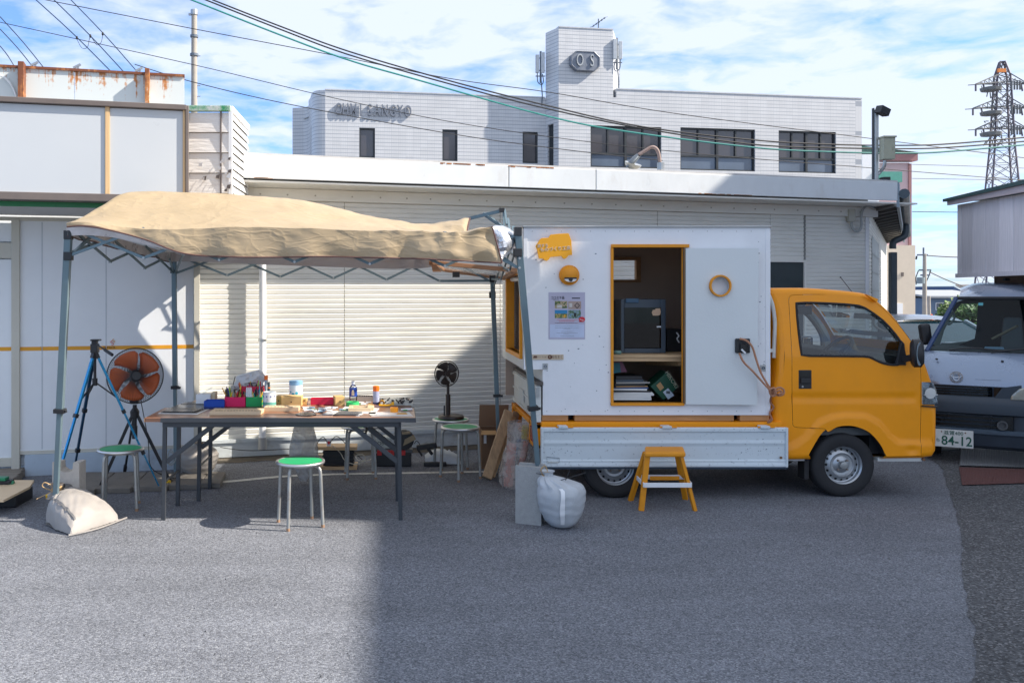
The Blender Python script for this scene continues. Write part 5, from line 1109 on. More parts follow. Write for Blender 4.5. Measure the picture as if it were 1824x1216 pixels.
litter = [mat('litter_green', (.15, .35, .15), .5), mat('litter_blue', (.15, .3, .45), .5), m_paper, m_paper, m_kr, m_pap2, m_white]
for k in range(26):
    px, py = random.uniform(538, 612), random.uniform(724, 733); s = random.uniform(5, 16)
    m = random.choice(litter); flat('paper_scrap', 'small loose scrap among the papers between stencil boards and frame', 'scrap', [(px, py+1.2), (px+s, py+random.uniform(.6, 1.6)), (px+s+random.uniform(-2, 3), py), (px+random.uniform(-1, 3), py-.4)], random.uniform(.001, .006), m, z=TZ+.0015+k*.0004, group='loose paper scraps in the middle of the table')
for k in range(9):
    px, py = random.uniform(637, 660), random.uniform(716, 721)
    flat('paper_scrap', 'small loose scrap around the carved beige strips', 'scrap', [(px, py+1), (px+9, py+1), (px+10, py), (px+1, py-.5)], .004, random.choice(litter), z=TZ+.001+k*.0004, group='loose scraps by the beige strips')
t = thing('carved_strip', 'beige carved strip with dark cuts lying behind the spray can', 'wooden strip', (X(650, 7.3), 7.3, TZ)); Dq = 7.35
MB().box(X(634, Dq), X(672, Dq), Dq, Dq+.05, TZ+.001, TZ+.05).build('strip', mat('beige_card', (.42, .37, .31), .7), t); mb = MB()
for k in range(9): mb.box(X(636+k*4, Dq), X(638.3+k*4, Dq), Dq-.001, Dq+.02, TZ+.046, TZ+.0515)
mb.build('cuts', m_ink, t)
# clear bag with small dark bits at the right back corner
bg_ = thing('bag_of_parts', 'clear plastic bag of small dark parts at the right back corner of the table', 'bag', (X(705, 7.3), 7.3, TZ))
rows = []
for i in range(8):
    th = math.pi*i/7; row = []
    for j in range(16): s = j/15; x = lerp(X(676, 7.2), X(735, 7.2), s); r = .045*math.sin(math.pi*min(1, s*.9+.08))**.5; row.append(Vector((x, 7.2-math.cos(th)*.1, TZ+.003+math.sin(th)*r*(1+.4*noise.noise(Vector((j*.7, i, 0)))))))
    rows.append(row)
MB().grid(rows).build('bag_film', mat('bag_grey_film', (.42, .44, .42), .25, bump=1., bscale=30), bg_, smooth=40)
random.seed(3); mb = MB()
for k in range(26): x = X(random.uniform(680, 731), 7.1); y = random.uniform(7.08, 7.2); mb.cyl((x, y, TZ+.02), (x+random.uniform(-.03, .03), y, TZ+random.uniform(.03, .055)), random.uniform(.004, .009), n=6)
mb.build('small_parts', m_ink, bg_)
tag(MB().cyl((X(714, 6.8), 6.8, TZ+.009), (X(734, 6.8), 6.83, TZ+.009), .009, n=10).build('marker_pen', pc_cols[8], smooth=True), 'white marker pen lying behind the orange tape roll', 'marker')
flat('pen_print', 'green printed band on the white marker behind the orange tape', 'print', [(718, 731), (726, 731), (726, 729.5), (718, 729.5)], .002, m_cgrn, z=TZ+.0175)

# ================================================================ ROUND STOOLS
m_sgrn = mat('seat_green_vinyl', (.015, .34, .13), .45, var=.05, grime=.15, gcol=(.3, .4, .3), gscale=9)
m_tube = mat('worn_steel_tube', (.36, .37, .36), .42, .6, var=.12, grime=.45, gcol=(.25, .13, .07), gscale=14)
def make_stool(lab, rim=m_alu):
    t = thing('round_stool', lab, 'stool', (0, 0, 0), 'round green topped stools')
    MB().lathe([(0, .462), (.155, .462), (.158, .4655), (.13, .4665), (0, .467)], n=40).build('seat_pad', m_sgrn, t, smooth=30)
    MB().lathe([(0, .443), (.16, .443), (.175, .448), (.179, .457), (.176, .466), (.166, .470), (.159, .4665), (.156, .462), (0, .4615)], n=48, cap=False).build('seat_rim', rim, t, smooth=50)
    for k in range(4):
        a = R(45+90*k)+.12; d_ = Vector((math.cos(a), math.sin(a), 0)); pts = cat([d_*.085+Vector((0, 0, .436)), d_*.125+Vector((0, 0, .436)), d_*.152+Vector((0, 0, .418)), d_*.163+Vector((0, 0, .38)), d_*.172+Vector((0, 0, .2)), d_*.182+Vector((0, 0, .012))], 5)
        lg = MB().tube(pts, .0125, 10).build('leg', m_tube, t, smooth=True)
        MB().cyl(d_*.182+Vector((0, 0, .0)), d_*.182+Vector((0, 0, .02)), .0135, n=10).build('foot_cap', mat('rusty_foot', (.30, .18, .11), .7), lg)
    MB().lathe([(.10, .425), (.10, .436), (.085, .436), (.085, .425)], n=24, cap=False).build('under_ring', m_tube, t)
    return t
s0_ = make_stool('round stool with bright green seat standing alone in the open, nearest the viewer')
s0_.location = (X(535, 6.36), 6.36, 0); s0_.rotation_euler.z = .28
for lab, px, d_, rz_ in (('round stool left of the tables in front of the big fan', 215, 6.85, .1), ('round stool tucked behind the tables near the plastic bag', 642, 8.0, .0),
                        ('round stool of the pair on the right whose green seat is clear', 820, 7.95, .5), ('round stool at the back of the pair, under the small brown fan', 803, 8.42, .1)):
    s = copy_tree(s0_); s['label'] = lab; s.location = (X(px, d_), d_, 0); s.rotation_euler.z = rz_

# ================================================================ FANS
def guard(mb, R0, depth, nsp, wire_=.0012, hub=.05):
    def prof(t): return (hub+(R0-hub)*math.sin(t*math.pi/2)**.9, depth*(math.cos(t*math.pi/2)))
    for s in (-1, 1):
        for k in range(nsp):
            a = 2*math.pi*k/nsp+(.3 if s > 0 else 0); pts = []
            for i in range(7): r, h = prof(i/6); aa = a+.35*(1-i/6)*s; pts.append((math.cos(aa)*r, s*h*(1 if s < 0 else .8), math.sin(aa)*r))
            mb.tube(pts, wire_, 3)
    for rr, hh in ((R0, 0), (R0*.99, depth*.25), (R0*.99, -depth*.25)): mb.tube([(math.cos(q)*rr, hh, math.sin(q)*rr) for q in [2*math.pi*i/40 for i in range(40)]], .0035 if hh == 0 else .0018, 6, closed=True)
def make_fan(name, lab, R0, m_bl, m_g, nb, nsp, yaw, pitch, head, wire_=.0012, blade_m2=None):
    t = thing(name, lab, 'fan', (head[0], head[1], 0)); M = Matrix.Translation(Vector(head)) @ Matrix.Rotation(yaw, 4, 'Z') @ Matrix.Rotation(pitch, 4, 'X')
    def put(mb, nm, m, **k): mb.v = [M @ v for v in mb.v]; return mb.build(nm, m, t, **k)
    mb = MB(); guard(mb, R0, R0*.30, nsp, wire_, hub=R0*.2); put(mb, 'guard', m_g)
    for k in range(nb):
        a0 = 2*math.pi*k/nb+.4; rows = []
        for i in range(8):
            s = i/7; r = lerp(R0*.17, R0*.9, s); wd = lerp(.5, 1.05, s**.6)*(1 if s < .85 else lerp(1, .72, (s-.85)/.15)); row = []
            for j in range(6): q = j/5; aa = a0+(q-.35)*wd*(2*math.pi/nb)*.95+.25*s; row.append((math.cos(aa)*r, lerp(-.02, .035, q)*R0/.24, math.sin(aa)*r))
            rows.append(row)
        mb = MB(); mb.grid(rows); o = put(mb, 'blade', m_bl, smooth=True); so_m = o.modifiers.new('s', 'SOLIDIFY'); so_m.thickness = .002
    mb = MB(); mb.lathe([(0, -R0*.3), (R0*.15, -R0*.3), (R0*.2, -R0*.26), (R0*.2, -R0*.22)], (0, 0, 0), (0, 1, 0), 24); put(mb, 'front_cap', m_g, smooth=True)
    mb = MB(); mb.lathe([(0, -R0*.12), (R0*.16, -R0*.1), (R0*.16, R0*.05)], (0, 0, 0), (0, 1, 0), 24); put(mb, 'hub', m_bl, smooth=True)
    mb = MB(); mb.lathe([(R0*.22, R0*.2), (R0*.24, R0*.3), (R0*.22, R0*.62), (R0*.12, R0*.7), (0, R0*.7)], (0, 0, 0), (0, 1, 0), 20); put(mb, 'motor', m_g, smooth=True)
    return t
m_obl = mat('orange_blade', (.80, .17, .045), .4)
hx, hd_ = X(241, 7.45), 7.45
fan1 = make_fan('tripod_fan', 'large floor fan with orange blades on a black tripod stand at the left', .235, m_obl, m_black, 5, 84, R(24), R(-4), (hx, hd_, Z(669, 7.45)), wire_=.0021)
bx, by = hx-.04, hd_+.12; bz = Z(735, 7.45)
MB().box(bx-.035, bx+.035, by-.03, by+.03, Z(722, 7.45), Z(704, 7.45)).build('pivot', m_black, fan1, bevel=.008)
mb = MB(); mb.cyl((bx, by, Z(724, 7.45)), (bx, by, Z(775, 7.45)), .018, n=12); mb.lathe([(.035, -.03), (.04, .02), (.02, .05)], (bx, by, Z(740, 7.45)), n=14); mb.cyl((bx, by, Z(762, 7.45)), (bx, by, Z(785, 7.45)), .023, n=12); mb.build('pole', m_black, fan1)
for px, py, dd in ((178, 872, 0), (222, 842, 0), (306, 866, 0)):
    d_ = DG(py); a = Vector((bx, by, bz+.01)); b = Vector((X(px, d_), d_, .015)); k_ = a.lerp(b, .7)
    lg = MB().bar(a, b, .016, .026).build('leg', m_black, fan1); MB().bar(a.lerp(b, .9), b, .026, .034).build('foot', m_rubber, lg)
mb = MB(); mb.tube(cat([(bx+.05, by, bz+.1), (bx+.12, by-.02, .42), (X(268, 7.5), 7.5, .2), (X(290, 7.6), 7.6, .1), (X(312, 7.7), 7.7, .05), (X(330, 7.9), 7.9, .01)], 6), .004, 5); mb.build('power_cord', m_wire, fan1)
m_brown = mat('brown_fan_plastic', (.035, .022, .018), .35)
dF = 8.42; fx = X(798, dF)
fan2 = make_fan('desk_fan', 'small dark brown desk fan standing on the back stool of the pair', .123, mat('brown_blade', (.05, .035, .03), .3), m_brown, 5, 52, R(18), R(0), (X(795, dF), dF-.06, Z(664, dF)), wire_=.0011)
MB().cyl((fx, dF, .50), (fx, dF, Z(678, dF)), .017, .013, 12).build('stem', m_brown, fan2, smooth=True)
MB().cyl((fx, dF, .50), (fx, dF, Z(702, dF)), .024, n=12).build('sleeve', m_brown, fan2, smooth=True)
MB().lathe([(0, .468), (.120, .468), (.125, .475), (.122, .498), (.11, .505), (0, .508)], (fx+.03, dF, 0), n=36).build('base', m_brown, fan2, smooth=40)
MB().box(fx-.045, fx-.03, dF-.05, dF-.04, .49, .60).build('remote_holder', m_black, fan2)

# ================================================================ CAMERA TRIPOD
tri = thing('camera_tripod', 'blue and black camera tripod with its pan handle out, left of the big fan', 'tripod', (X(168, 7.2), 7.2, 0))
m_tb = mat('tripod_blue', (.03, .27, .50), .3, .6); ax, ay = X(169, 7.2), 7.2
top_ = Vector((ax, ay, Z(624, 7.2)))
for px, py, mm in ((87, 905, m_tb), (127, 868, mat('tripod_dark_blue', (.02, .07, .14), .35, .5)), (287, 874, m_tb)):
    d_ = DG(py); foot = Vector((X(px, d_), d_, 0.0)); d0 = (foot-top_).normalized(); st = top_+d0*.03
    lg = MB().bar(st, st.lerp(foot, .42), .026, .02).build('leg', mm, tri, bevel=.003)
    MB().bar(st.lerp(foot, .42), st.lerp(foot, .72), .02, .016).build('leg_section', mm, lg); MB().bar(st.lerp(foot, .72), foot, .015, .012).build('leg_section', mm, lg)
    mb = MB(); mb.bar(top_, st.lerp(foot, .03), .034, .03)
    for q in (.40, .70): mb.bar(st.lerp(foot, q), st.lerp(foot, q+.025), .036, .03)
    mb.cyl(foot+Vector((0, 0, .0)), foot+Vector((0, 0, .025)), .012, n=8); mb.build('leg_clamp', m_black, lg)
mid = Vector((ax+.0, ay, Z(680, 7.2)))
MB().cyl(top_+Vector((0, 0, .06)), mid, .012, n=10).build('centre_column', m_black, tri)
MB().lathe([(.02, -.03), (.022, .03)], mid, n=12).build('spreader_hub', m_black, tri)
for px, py, in ((87, 905), (127, 868), (287, 874)):
    d_ = DG(py); foot = Vector((X(px, d_), d_, 0)); MB().bar(mid, top_.lerp(foot, .33), .008, .012).build('spreader', m_black, tri)
mb = MB(); mb.box(ax-.03, ax+.03, ay-.03, ay+.03, Z(628, 7.2), Z(612, 7.2)); mb.box(ax-.022, ax+.022, ay-.025, ay+.025, Z(612, 7.2), Z(607, 7.2)); mb.box(ax-.03, ax+.045, ay-.035, ay+.035, Z(607, 7.2), Z(604, 7.2)); mb.build('head', m_black, tri, bevel=.006)
mb = MB(); a, b = P(172, 613, 7.15), P(200, 632, 7.0); mb.tube([a, a.lerp(b, .5), a.lerp(b, .52), b], .007, 10, rad=[.006, .006, .013, .013]); mb.build('pan_handle', m_black, tri, smooth=30)

# ================================================================ SANDBAGS AND BLOCKS
m_bagc = mat('woven_sandbag', (.60, .58, .55), .38, var=.06, vscale=4, bump=.25, bscale=140)
def bagmat(name, col):
    m = bpy.data.materials.new(name); m.use_nodes = True; nt = m.node_tree; b = nt.nodes['Principled BSDF']; b.inputs['Roughness'].default_value = .42
    tc = N(nt, 'ShaderNodeTexCoord'); hs = None
    for d_ in ('X', 'Z', 'Y'):
        wv = N(nt, 'ShaderNodeTexWave', i_Scale=60.); wv.bands_direction = d_; wv.inputs['Distortion'].default_value = .8; L(nt, tc.outputs['Object'], wv.inputs['Vector']); hs = wv.outputs['Fac'] if hs is None else mth(nt, 'ADD', hs, wv.outputs['Fac'])
    nz = N(nt, 'ShaderNodeTexNoise', i_Scale=5., i_Detail=6.); L(nt, tc.outputs['Object'], nz.inputs['Vector'])
    mr = N(nt, 'ShaderNodeMapRange'); mr.inputs[1].default_value = .3; mr.inputs[2].default_value = .7; mr.inputs[3].default_value = .85; mr.inputs[4].default_value = 1.08; L(nt, nz.outputs[0], mr.inputs[0])
    c = N(nt, 'ShaderNodeVectorMath', operation='SCALE'); c.inputs[0].default_value = col; L(nt, mr.outputs[0], c.inputs['Scale']); L(nt, c.outputs[0], b.inputs['Base Color'])
    bp = N(nt, 'ShaderNodeBump', i_Strength=.35, i_Distance=.002); L(nt, mth(nt, 'ADD', hs, mth(nt, 'MULTIPLY', nz.outputs[0], 6.)), bp.inputs['Height']); L(nt, bp.outputs[0], b.inputs['Normal']); return m
m_sb1 = bagmat('sandbag_weave', (.32, .30, .285)); m_sb2 = bagmat('sandbag_weave_grey', (.50, .53, .56)); m_tie = mat('string', (.5, .33, .16), .8)
# left bag: flattened pillow with a tied neck at its back left corner
sbL = thing('sandbag', 'big flattened off white sandbag tied to the left canopy leg', 'sandbag', (X(140, 6.25), 6.25, 0))
ctr = Vector((X(146, 6.25), 6.25, 0)); corners = [P(122, 957, 6.03), P(226, 926, 6.5), P(115, 905, 6.95), P(68, 932, 6.35)]
for c_ in corners: c_.z = 0.012
rows = []; nu, nv = 30, 30

for side in (1, -1):
    rows = []
    for i in range(nu+1):
        row = []
        for j in range(nv+1):
            u, v = i/nu, j/nv; fl_ = corners[0].lerp(corners[1], u).lerp(corners[3].lerp(corners[2], u), v)
            e = (math.sin(math.pi*u)*math.sin(math.pi*v)); e0 = min(1, e*1.0)**.36
            pull = 1-.12*(1-e0); q = ctr+(fl_-ctr)*pull
            # belly the straight edges outwards
            q += (q-ctr)*(-.10*abs(math.cos(math.pi*u)*math.cos(math.pi*v))+.05)
            bulge = lerp(.18, .235, sst(.1, .8, v)*(1-.3*u)); z = .012+(bulge*e0 if side > 0 else 0)
            if side > 0:
                z += .012*noise.noise(Vector((q.x*7, q.y*7, 1)))*e0+.016*ridged(Vector((u*4+v*3, v*8-u*3, 0)))*e0*(1-.4*v)+.012*noise.noise(Vector((u*3, v*3, 5)))*e0+.008*math.sin((u-v)*38)*e0*math.exp(-(u**2+v**2)/.12)-.004*ridged(Vector(((u+v)*16, (u-v)*2, 3)))*(1-e0)
                ee = math.exp(-((u-.12)**2+(v-.86)**2)/.05); z += .03*ee
            row.append(Vector((q.x, q.y, max(.003, z))))
        rows.append(row)
    MB().grid(rows).build('sack' if side > 0 else 'sack_underside', m_sb1, sbL, smooth=True)
rows = []
for i in range(7):
    t_ = i/6; c_ = Vector((X(106, 6.6), 6.6, .15)).lerp(Vector((X(98, 6.52), 6.52, .265)), t_); r = pw(t_, [(0, .09), (.45, .035), (.6, .03), (1, .05)])
    rows.append([c_+Vector((math.cos(a)*r*(1+.25*math.sin(a*5)), math.sin(a)*r*(1+.25*math.sin(a*5)), 0)) for a in [2*math.pi*k/20 for k in range(20)]])
MB().grid(rows, closed=True).build('neck', m_sb1, sbL, smooth=True)
nk = Vector((X(101, 6.54), 6.54, .215)); mb = MB()
for k in range(3): mb.tube([nk+Vector((math.cos(a)*.036, math.sin(a)*.036, .012*k+.01*math.sin(a))) for a in [2*math.pi*i/12 for i in range(12)]], .005, 5, closed=True)
mb.tube(cat([nk+Vector((-.03, -.03, 0)), nk+Vector((-.09, -.04, .03)), nk+Vector((-.07, -.04, .06)), nk+Vector((0, -.03, .02))], 5), .004, 5); mb.tube([nk, nk+Vector((-.13, -.05, -.06))], .003, 5)
mb.build('tie_string', m_tie, sbL)
sm = []
for k in range(13): 
    t_ = k/12; i = int(lerp(2, 11, t_)); j = int(lerp(4, 25, t_))
MB().tube([a+Vector((0, -.002, .004)) for a in cat([corners[0], corners[0].lerp(corners[1], .5)+Vector((.02, -.05, 0)), corners[1]], 8)], .006, 5).build('seam', m_sb1, sbL)
for t0, t1 in (((.05, .55), (.45, .93)), ((.55, .93), (.62, .97))):
    pass
mb = MB(); sk = [o for o in bpy.data.objects if o.parent == sbL and o.name.startswith('sack') and 'under' not in o.name][0]; gv = [v.co+sk.parent.location for v in sk.data.vertices]
ids = [(4, j) for j in range(2, 29)]; mb.grid([[gv[i*31+j]+Vector((-.003, -.006, .006)), gv[(i+1)*31+j]+Vector((-.003, -.006, .006))] for i, j in ids]); mb.build('grey_stripe', mat('stripe_grey', (.12, .12, .125), .6), sbL, smooth=True)
# right bag: upright, gathered neck
def upbag(name, lab, cx0, D0, H, Rr, m, neckoff, strap=True, squash=1.):
    t = thing(name, lab, 'sandbag', (cx0, D0, 0)); rows = []; nlev = 26; na = 48
    for i in range(nlev+1):
        s = i/nlev; prof = [(0, .25), (.04, .48), (.12, .68), (.3, .90), (.5, 1.0), (.66, 1.0), (.78, .86), (.86, .55), (.91, .28), (.935, .19), (.96, .24), (1, .33)]
        r = pw(s, prof)*Rr; row = []; zc = s*H; off_ = Vector(neckoff)*sst(.72, .95, s)
        for k in range(na):
            a = 2*math.pi*k/na; pl = math.exp(-((s-.84)/.12)**2); w_ = 1+.10*pl*math.sin(a*11)+.03*noise.noise(Vector((math.cos(a)*2, math.sin(a)*2, s*4)))+.012*math.sin(s*44+noise.noise(Vector((math.cos(a)*1.5, math.sin(a)*1.5, 0)))*5)*(1-pl)
            row.append(Vector((cx0+off_.x+math.cos(a)*r*w_, D0+off_.y+math.sin(a)*r*w_*squash, max(.002, zc+off_.z*s))))
        rows.append(row)
    mb = MB(); mb.grid(rows, closed=True); mb.v.append(Vector((cx0, D0, .002))); mb.build('sack', m, t, smooth=True)
    nk = Vector((cx0+neckoff[0], D0+neckoff[1], H*.93)); m2 = MB(); m2.tube([nk+Vector((math.cos(a)*Rr*.22, math.sin(a)*Rr*.22, .008*math.sin(a))) for a in [2*math.pi*i/14 for i in range(14)]], .005, 5, closed=True)
    m2.tube(cat([nk+Vector((-.03, -.02, 0)), nk+Vector((-.05, -.03, .04)), nk+Vector((-.02, -.03, .07)), nk+Vector((0, -.02, .03))], 5), .004, 5); m2.build('tie_string', m_tie, t)
    if strap:
        pts = []; 
        for i in range(3, 21): s = i/nlev; q = rows[i][int(na*.74)]; pts.append(q+Vector((0, -.006, 0)))
        m3 = MB(); m3.grid([[p+Vector((-.018+.004*math.sin(p.z*30), 0, 0)), p+Vector((.014, 0, 0))] for p in pts]); m3.build('strap', m_white, t, smooth=True)
    return t
upbag('sandbag', 'upright blue white sandbag with a white strap tied to the right canopy leg', X(1000, 6.3), 6.3, .40, .172, m_sb2, (-.10, .02, .0))
mb = MB(); c_ = Vector((X(1000, 6.3), 6.25, .345))
for a, b in (((-.02, 0, 0), (.16, -.02, .06)), ((.02, 0, .0), (.05, 0, .07)), ((-.13, .0, .04), (-.19, 0, .05))): mb.tube([c_+Vector(a), c_+Vector(b)], .0028, 5)
tag(mb.build('wire_ends', m_ink), 'stiff black wire ends poking out of the upright sandbag', 'wire')
upbag('sandbag', 'dusty grey sandbag slumped behind the left table legs', X(352, 8.05), 8.05, .30, .185, bagmat('sandbag_dusty', (.33, .31, .29)), (.02, .03, 0), strap=False)
m_blk = mat('concrete_block', (.36, .365, .36), .9, var=.1, vscale=30, bump=.8, bscale=180, grime=.2, gcol=(.2, .2, .2), gscale=20)
m_blk2 = mat('concrete_block_pale', (.52, .48, .43), .9, var=.1, vscale=30, bump=.8, bscale=180)
def rrect(cx0, cz0, w_, h_, r, n=5):
    o = []
    for sx, sz, a0 in ((1, 1, 0), (-1, 1, 90), (-1, -1, 180), (1, -1, 270)):
        for k in range(n+1): a = R(a0+90*k/n); o.append((cx0+sx*(w_/2-r)+math.cos(a)*r, cz0+sz*(h_/2-r)+math.sin(a)*r))
    return o
def block(name, lab, loc, yaw, m, W_=.19, H=.39, T=.15, up=True):
    """hollow block standing on end: face (W x H) shows two cells through thickness T"""
    t = thing(name, lab, 'concrete block', (0, 0, 0)); hw = W_/2
    cell_ = rrect(0, H*.47, W_*.56, H*.26, W_*.17); top = H
    notch = [(-hw*.55, top), (-hw*.5, top-.055), (-hw*.2, top-.075), (hw*.2, top-.075), (hw*.5, top-.055), (hw*.55, top)]
    low = [(hw*.55, 0), (hw*.5, .055), (hw*.2, .075), (-hw*.2, .075), (-hw*.5, .055), (-hw*.55, 0)]
    outer = [(-hw, 0), (-hw, top)]+notch+[(hw, top), (hw, 0)]+low
    vv = [Vector(p) for p in outer]+[Vector(p) for p in cell_]; n0, n1 = len(outer), len(cell_)
    ed = [(i, (i+1) % n0) for i in range(n0)]+[(n0+i, n0+(i+1) % n1) for i in range(n1)]
    r = delaunay_2d_cdt(vv, ed, [], 0, 1e-5); V, Fc = r[0], r[2]
    def ins(p, poly):
        c = False; n = len(poly)
        for i in range(n):
            a, b = poly[i], poly[(i+1) % n]
            if (a[1] > p[1]) != (b[1] > p[1]) and p[0] < (b[0]-a[0])*(p[1]-a[1])/(b[1]-a[1])+a[0]: c = not c
        return c
    mb = MB(); fs = [f for f in Fc if ins(sum((V[i] for i in f), Vector((0, 0)))/3, outer) and not ins(sum((V[i] for i in f), Vector((0, 0)))/3, cell_)]
    mb.add([(v.x, 0, v.y) for v in V], fs); mb.add([(v.x, T, v.y) for v in V], [f[::-1] for f in fs])
    for poly in (outer, cell_):
        n = len(poly); mb.add([(p[0], 0, p[1]) for p in poly]+[(p[0], T, p[1]) for p in poly], [(i, (i+1) % n, n+(i+1) % n, n+i) for i in range(n)])
    mb.build('block_body', m, t); t.location = loc; t.rotation_euler.z = yaw; return t
block('concrete_block', 'pale hollow concrete block standing behind the left canopy leg', (X(117, 6.62), 6.62, 0), R(-4), m_blk2, W_=.21, H=.40, T=.12)
block('concrete_block', 'grey hollow concrete block standing on end beside the upright sandbag', (X(967, 6.42)+.0, 6.40, 0), R(68), m_blk, W_=.15, H=.42, T=.19)
# ================================================================ GROUND CLUTTER
# light board with power tool at the left edge
t = thing('plywood_board', 'light plywood board propped on a dark case at the left frame edge', 'board', (X(10, 6.9), 6.9, 0))
MB().prism([(-3.55, 6.62, .10), (X(4, 6.6), 6.62, .10), (X(55, 7.0), 6.98, .12), (X(50, 7.1), 7.22, .12), (-3.55, 7.22, .12)], (0, 0, .018)).build('sheet', m_lp, t)
t2 = thing('dark_case', 'flat black case under the plywood board at the left edge', 'case', (X(10, 7), 7.0, 0)); MB().box(-3.5, X(52, 7.1), 6.85, 7.18, 0, .098).build('shell', m_black, t2, bevel=.01)
dr = thing('cordless_drill', 'black and green cordless drill lying on the plywood board at the left edge', 'power tool', (X(8, 7.1), 7.1, .14))
m_hik = mat('tool_green', (.01, .20, .09), .4)
mb = MB(); mb.cyl(P(-8, 862, 7.1), P(18, 861, 7.1), .032, n=14); mb.build('motor_housing', m_black, dr, smooth=30)
MB().cyl(P(18, 861, 7.1), P(25, 860.5, 7.1), .03, .02, n=14).build('chuck', m_hik, dr, smooth=30)
mb = MB(); mb.bar(P(5, 866, 7.1), P(2, 880, 7.1), .035, .03); mb.box(X(-10, 7.1), X(22, 7.1), 7.06, 7.14, .14, .165); mb.build('handle', m_black, dr, bevel=.005)
MB().box(X(-4, 7.1), X(14, 7.1), 7.05, 7.13, .166, .19).build('battery', m_hik, dr, bevel=.004)
tag(MB().lathe([(.018, 0), (.022, .03), (.0, .045)], (X(86, 6.9), 6.9, .06), n=12).build('yellow_plug', mat('plug_yellow', (.75, .45, .02), .5)), 'yellow plug hanging by the blue tripod foot beside the sandbag', 'plug')
tag(MB().lathe([(.018, 0), (.022, .03), (.0, .045)], (X(300, 7.55), 7.55, .03), n=12).build('yellow_plug', MC['plug_yellow']), 'yellow plug on the slabs under the left table end', 'plug')
# plastic rubbish bag hanging from the tables
rb = thing('hanging_plastic_bag', 'long translucent plastic bag hanging behind the tables above the front stool', 'plastic bag', (X(541, 7.72), 7.72, .3))
rows = []
for i in range(24):
    s = i/23; hw = pw(s, [(0, 14), (.15, 18), (.45, 24), (.65, 25), (.85, 15), (1, 6)]); cy = pw(s, [(0, 752), (1, 856)]); row = []
    for k in range(24): a = 2*math.pi*k/24; wv = 1+.10*math.sin(a*4+s*5)+.06*noise.noise(Vector((a*2, s*6, 0))); row.append(P(541+math.cos(a)*hw*wv, cy, 7.72)+Vector((0, math.sin(a)*hw*wv*.0034, 0)))
    rows.append(row)
def film(name, col, tr, rough=.25):
    m = bpy.data.materials.new(name); m.use_nodes = True; nt = m.node_tree; nt.nodes.clear(); o = N(nt, 'ShaderNodeOutputMaterial')
    b = N(nt, 'ShaderNodeBsdfPrincipled'); b.inputs['Base Color'].default_value = (*col, 1); b.inputs['Roughness'].default_value = rough; t_ = N(nt, 'ShaderNodeBsdfTransparent'); t_.inputs[0].default_value = (.9, .9, .9, 1)
    tc = N(nt, 'ShaderNodeTexCoord'); nz = N(nt, 'ShaderNodeTexNoise', i_Scale=16., i_Detail=5., i_Distortion=.8); L(nt, tc.outputs['Object'], nz.inputs['Vector'])
    bp = N(nt, 'ShaderNodeBump', i_Strength=1., i_Distance=.02); L(nt, nz.outputs[0], bp.inputs['Height']); L(nt, bp.outputs[0], b.inputs['Normal'])
    f = N(nt, 'ShaderNodeMapRange'); f.inputs[1].default_value = .35; f.inputs[2].default_value = .65; f.inputs[3].default_value = tr-.15; f.inputs[4].default_value = tr+.15; L(nt, nz.outputs[0], f.inputs[0])
    ms = N(nt, 'ShaderNodeMixShader'); L(nt, f.outputs[0], ms.inputs[0]); L(nt, b.outputs[0], ms.inputs[1]); L(nt, t_.outputs[0], ms.inputs[2]); L(nt, ms.outputs[0], o.inputs[0]); return m
m_film = film('translucent_film', (.55, .53, .50), .35); m_film2 = film('clear_film', (.6, .56, .52), .62)
MB().grid(rows, closed=True).build('bag_film', m_film, rb, smooth=True)
# power strip board, boxes, cables behind the tables
bd = thing('brown_plank', 'brown plank carrying a white power strip under the back table', 'plank', (X(590, 8.3), 8.3, .2))
MB().box(X(562, 8.35), X(636, 8.35), 8.3, 8.5, Z(800, 8.35), Z(794, 8.35)).build('plank', m_pine, bd, bevel=.003)
ps = thing('power_strip', 'white power strip standing on the brown plank', 'power strip', (X(586, 8.35), 8.35, .24))
MB().box(X(582, 8.35), X(590, 8.35), 8.33, 8.37, Z(794, 8.35), Z(780, 8.35)).build('strip_body', m_white, ps, bevel=.004)
MB().box(X(584, 8.35), X(588, 8.35), 8.325, 8.332, Z(790, 8.35), Z(785, 8.35)).build('socket_face', pc_cols[0], ps)
bb = thing('black_storage_bin', 'black ribbed bin under the brown plank behind the tables', 'bin', (X(600, 8.35), 8.35, 0))
MB().box(X(576, 8.35), X(630, 8.35), 8.32, 8.52, 0.03, Z(801, 8.35)).build('bin_body', m_black, bb, bevel=.01)
for k in range(4): MB().box(X(575, 8.35), X(631, 8.35), 8.312, 8.53, .05+.035*k, .062+.035*k).build('rib', m_black, bb)
MB().box(X(571, 8.35), X(636, 8.35), 8.30, 8.54, 0.0, .03).build('base_board', m_pine, bb)
def loosecord(lab, pts, m, r=.004): tag(MB().tube(cat(pts, 7), r, 5).build('loose_cable', m), lab, 'cable')
loosecord('black cord arching up from the power strip to the left', [P(583, 788, 8.33), P(576, 778, 8.33), P(568, 784, 8.33), P(564, 793, 8.33)], m_wire)
loosecord('black cord arching up from the power strip to the right', [P(588, 788, 8.33), P(598, 777, 8.33), P(608, 782, 8.33), P(622, 797, 8.33), P(636, 810, 8.3), P(645, 818, 8.25)], m_wire)
loosecord('pale cord looping on the ground behind the table legs', [P(592, 793, 8.3), P(606, 806, 8.3), P(614, 819, 8.25), P(630, 826, 8.2), P(645, 823, 8.2), P(651, 815, 8.2), P(645, 809, 8.2), P(634, 812, 8.22), P(640, 820, 8.2), P(660, 818, 8.2), P(671, 805, 8.2)], mat('pale_cord', (.55, .5, .4), .6))
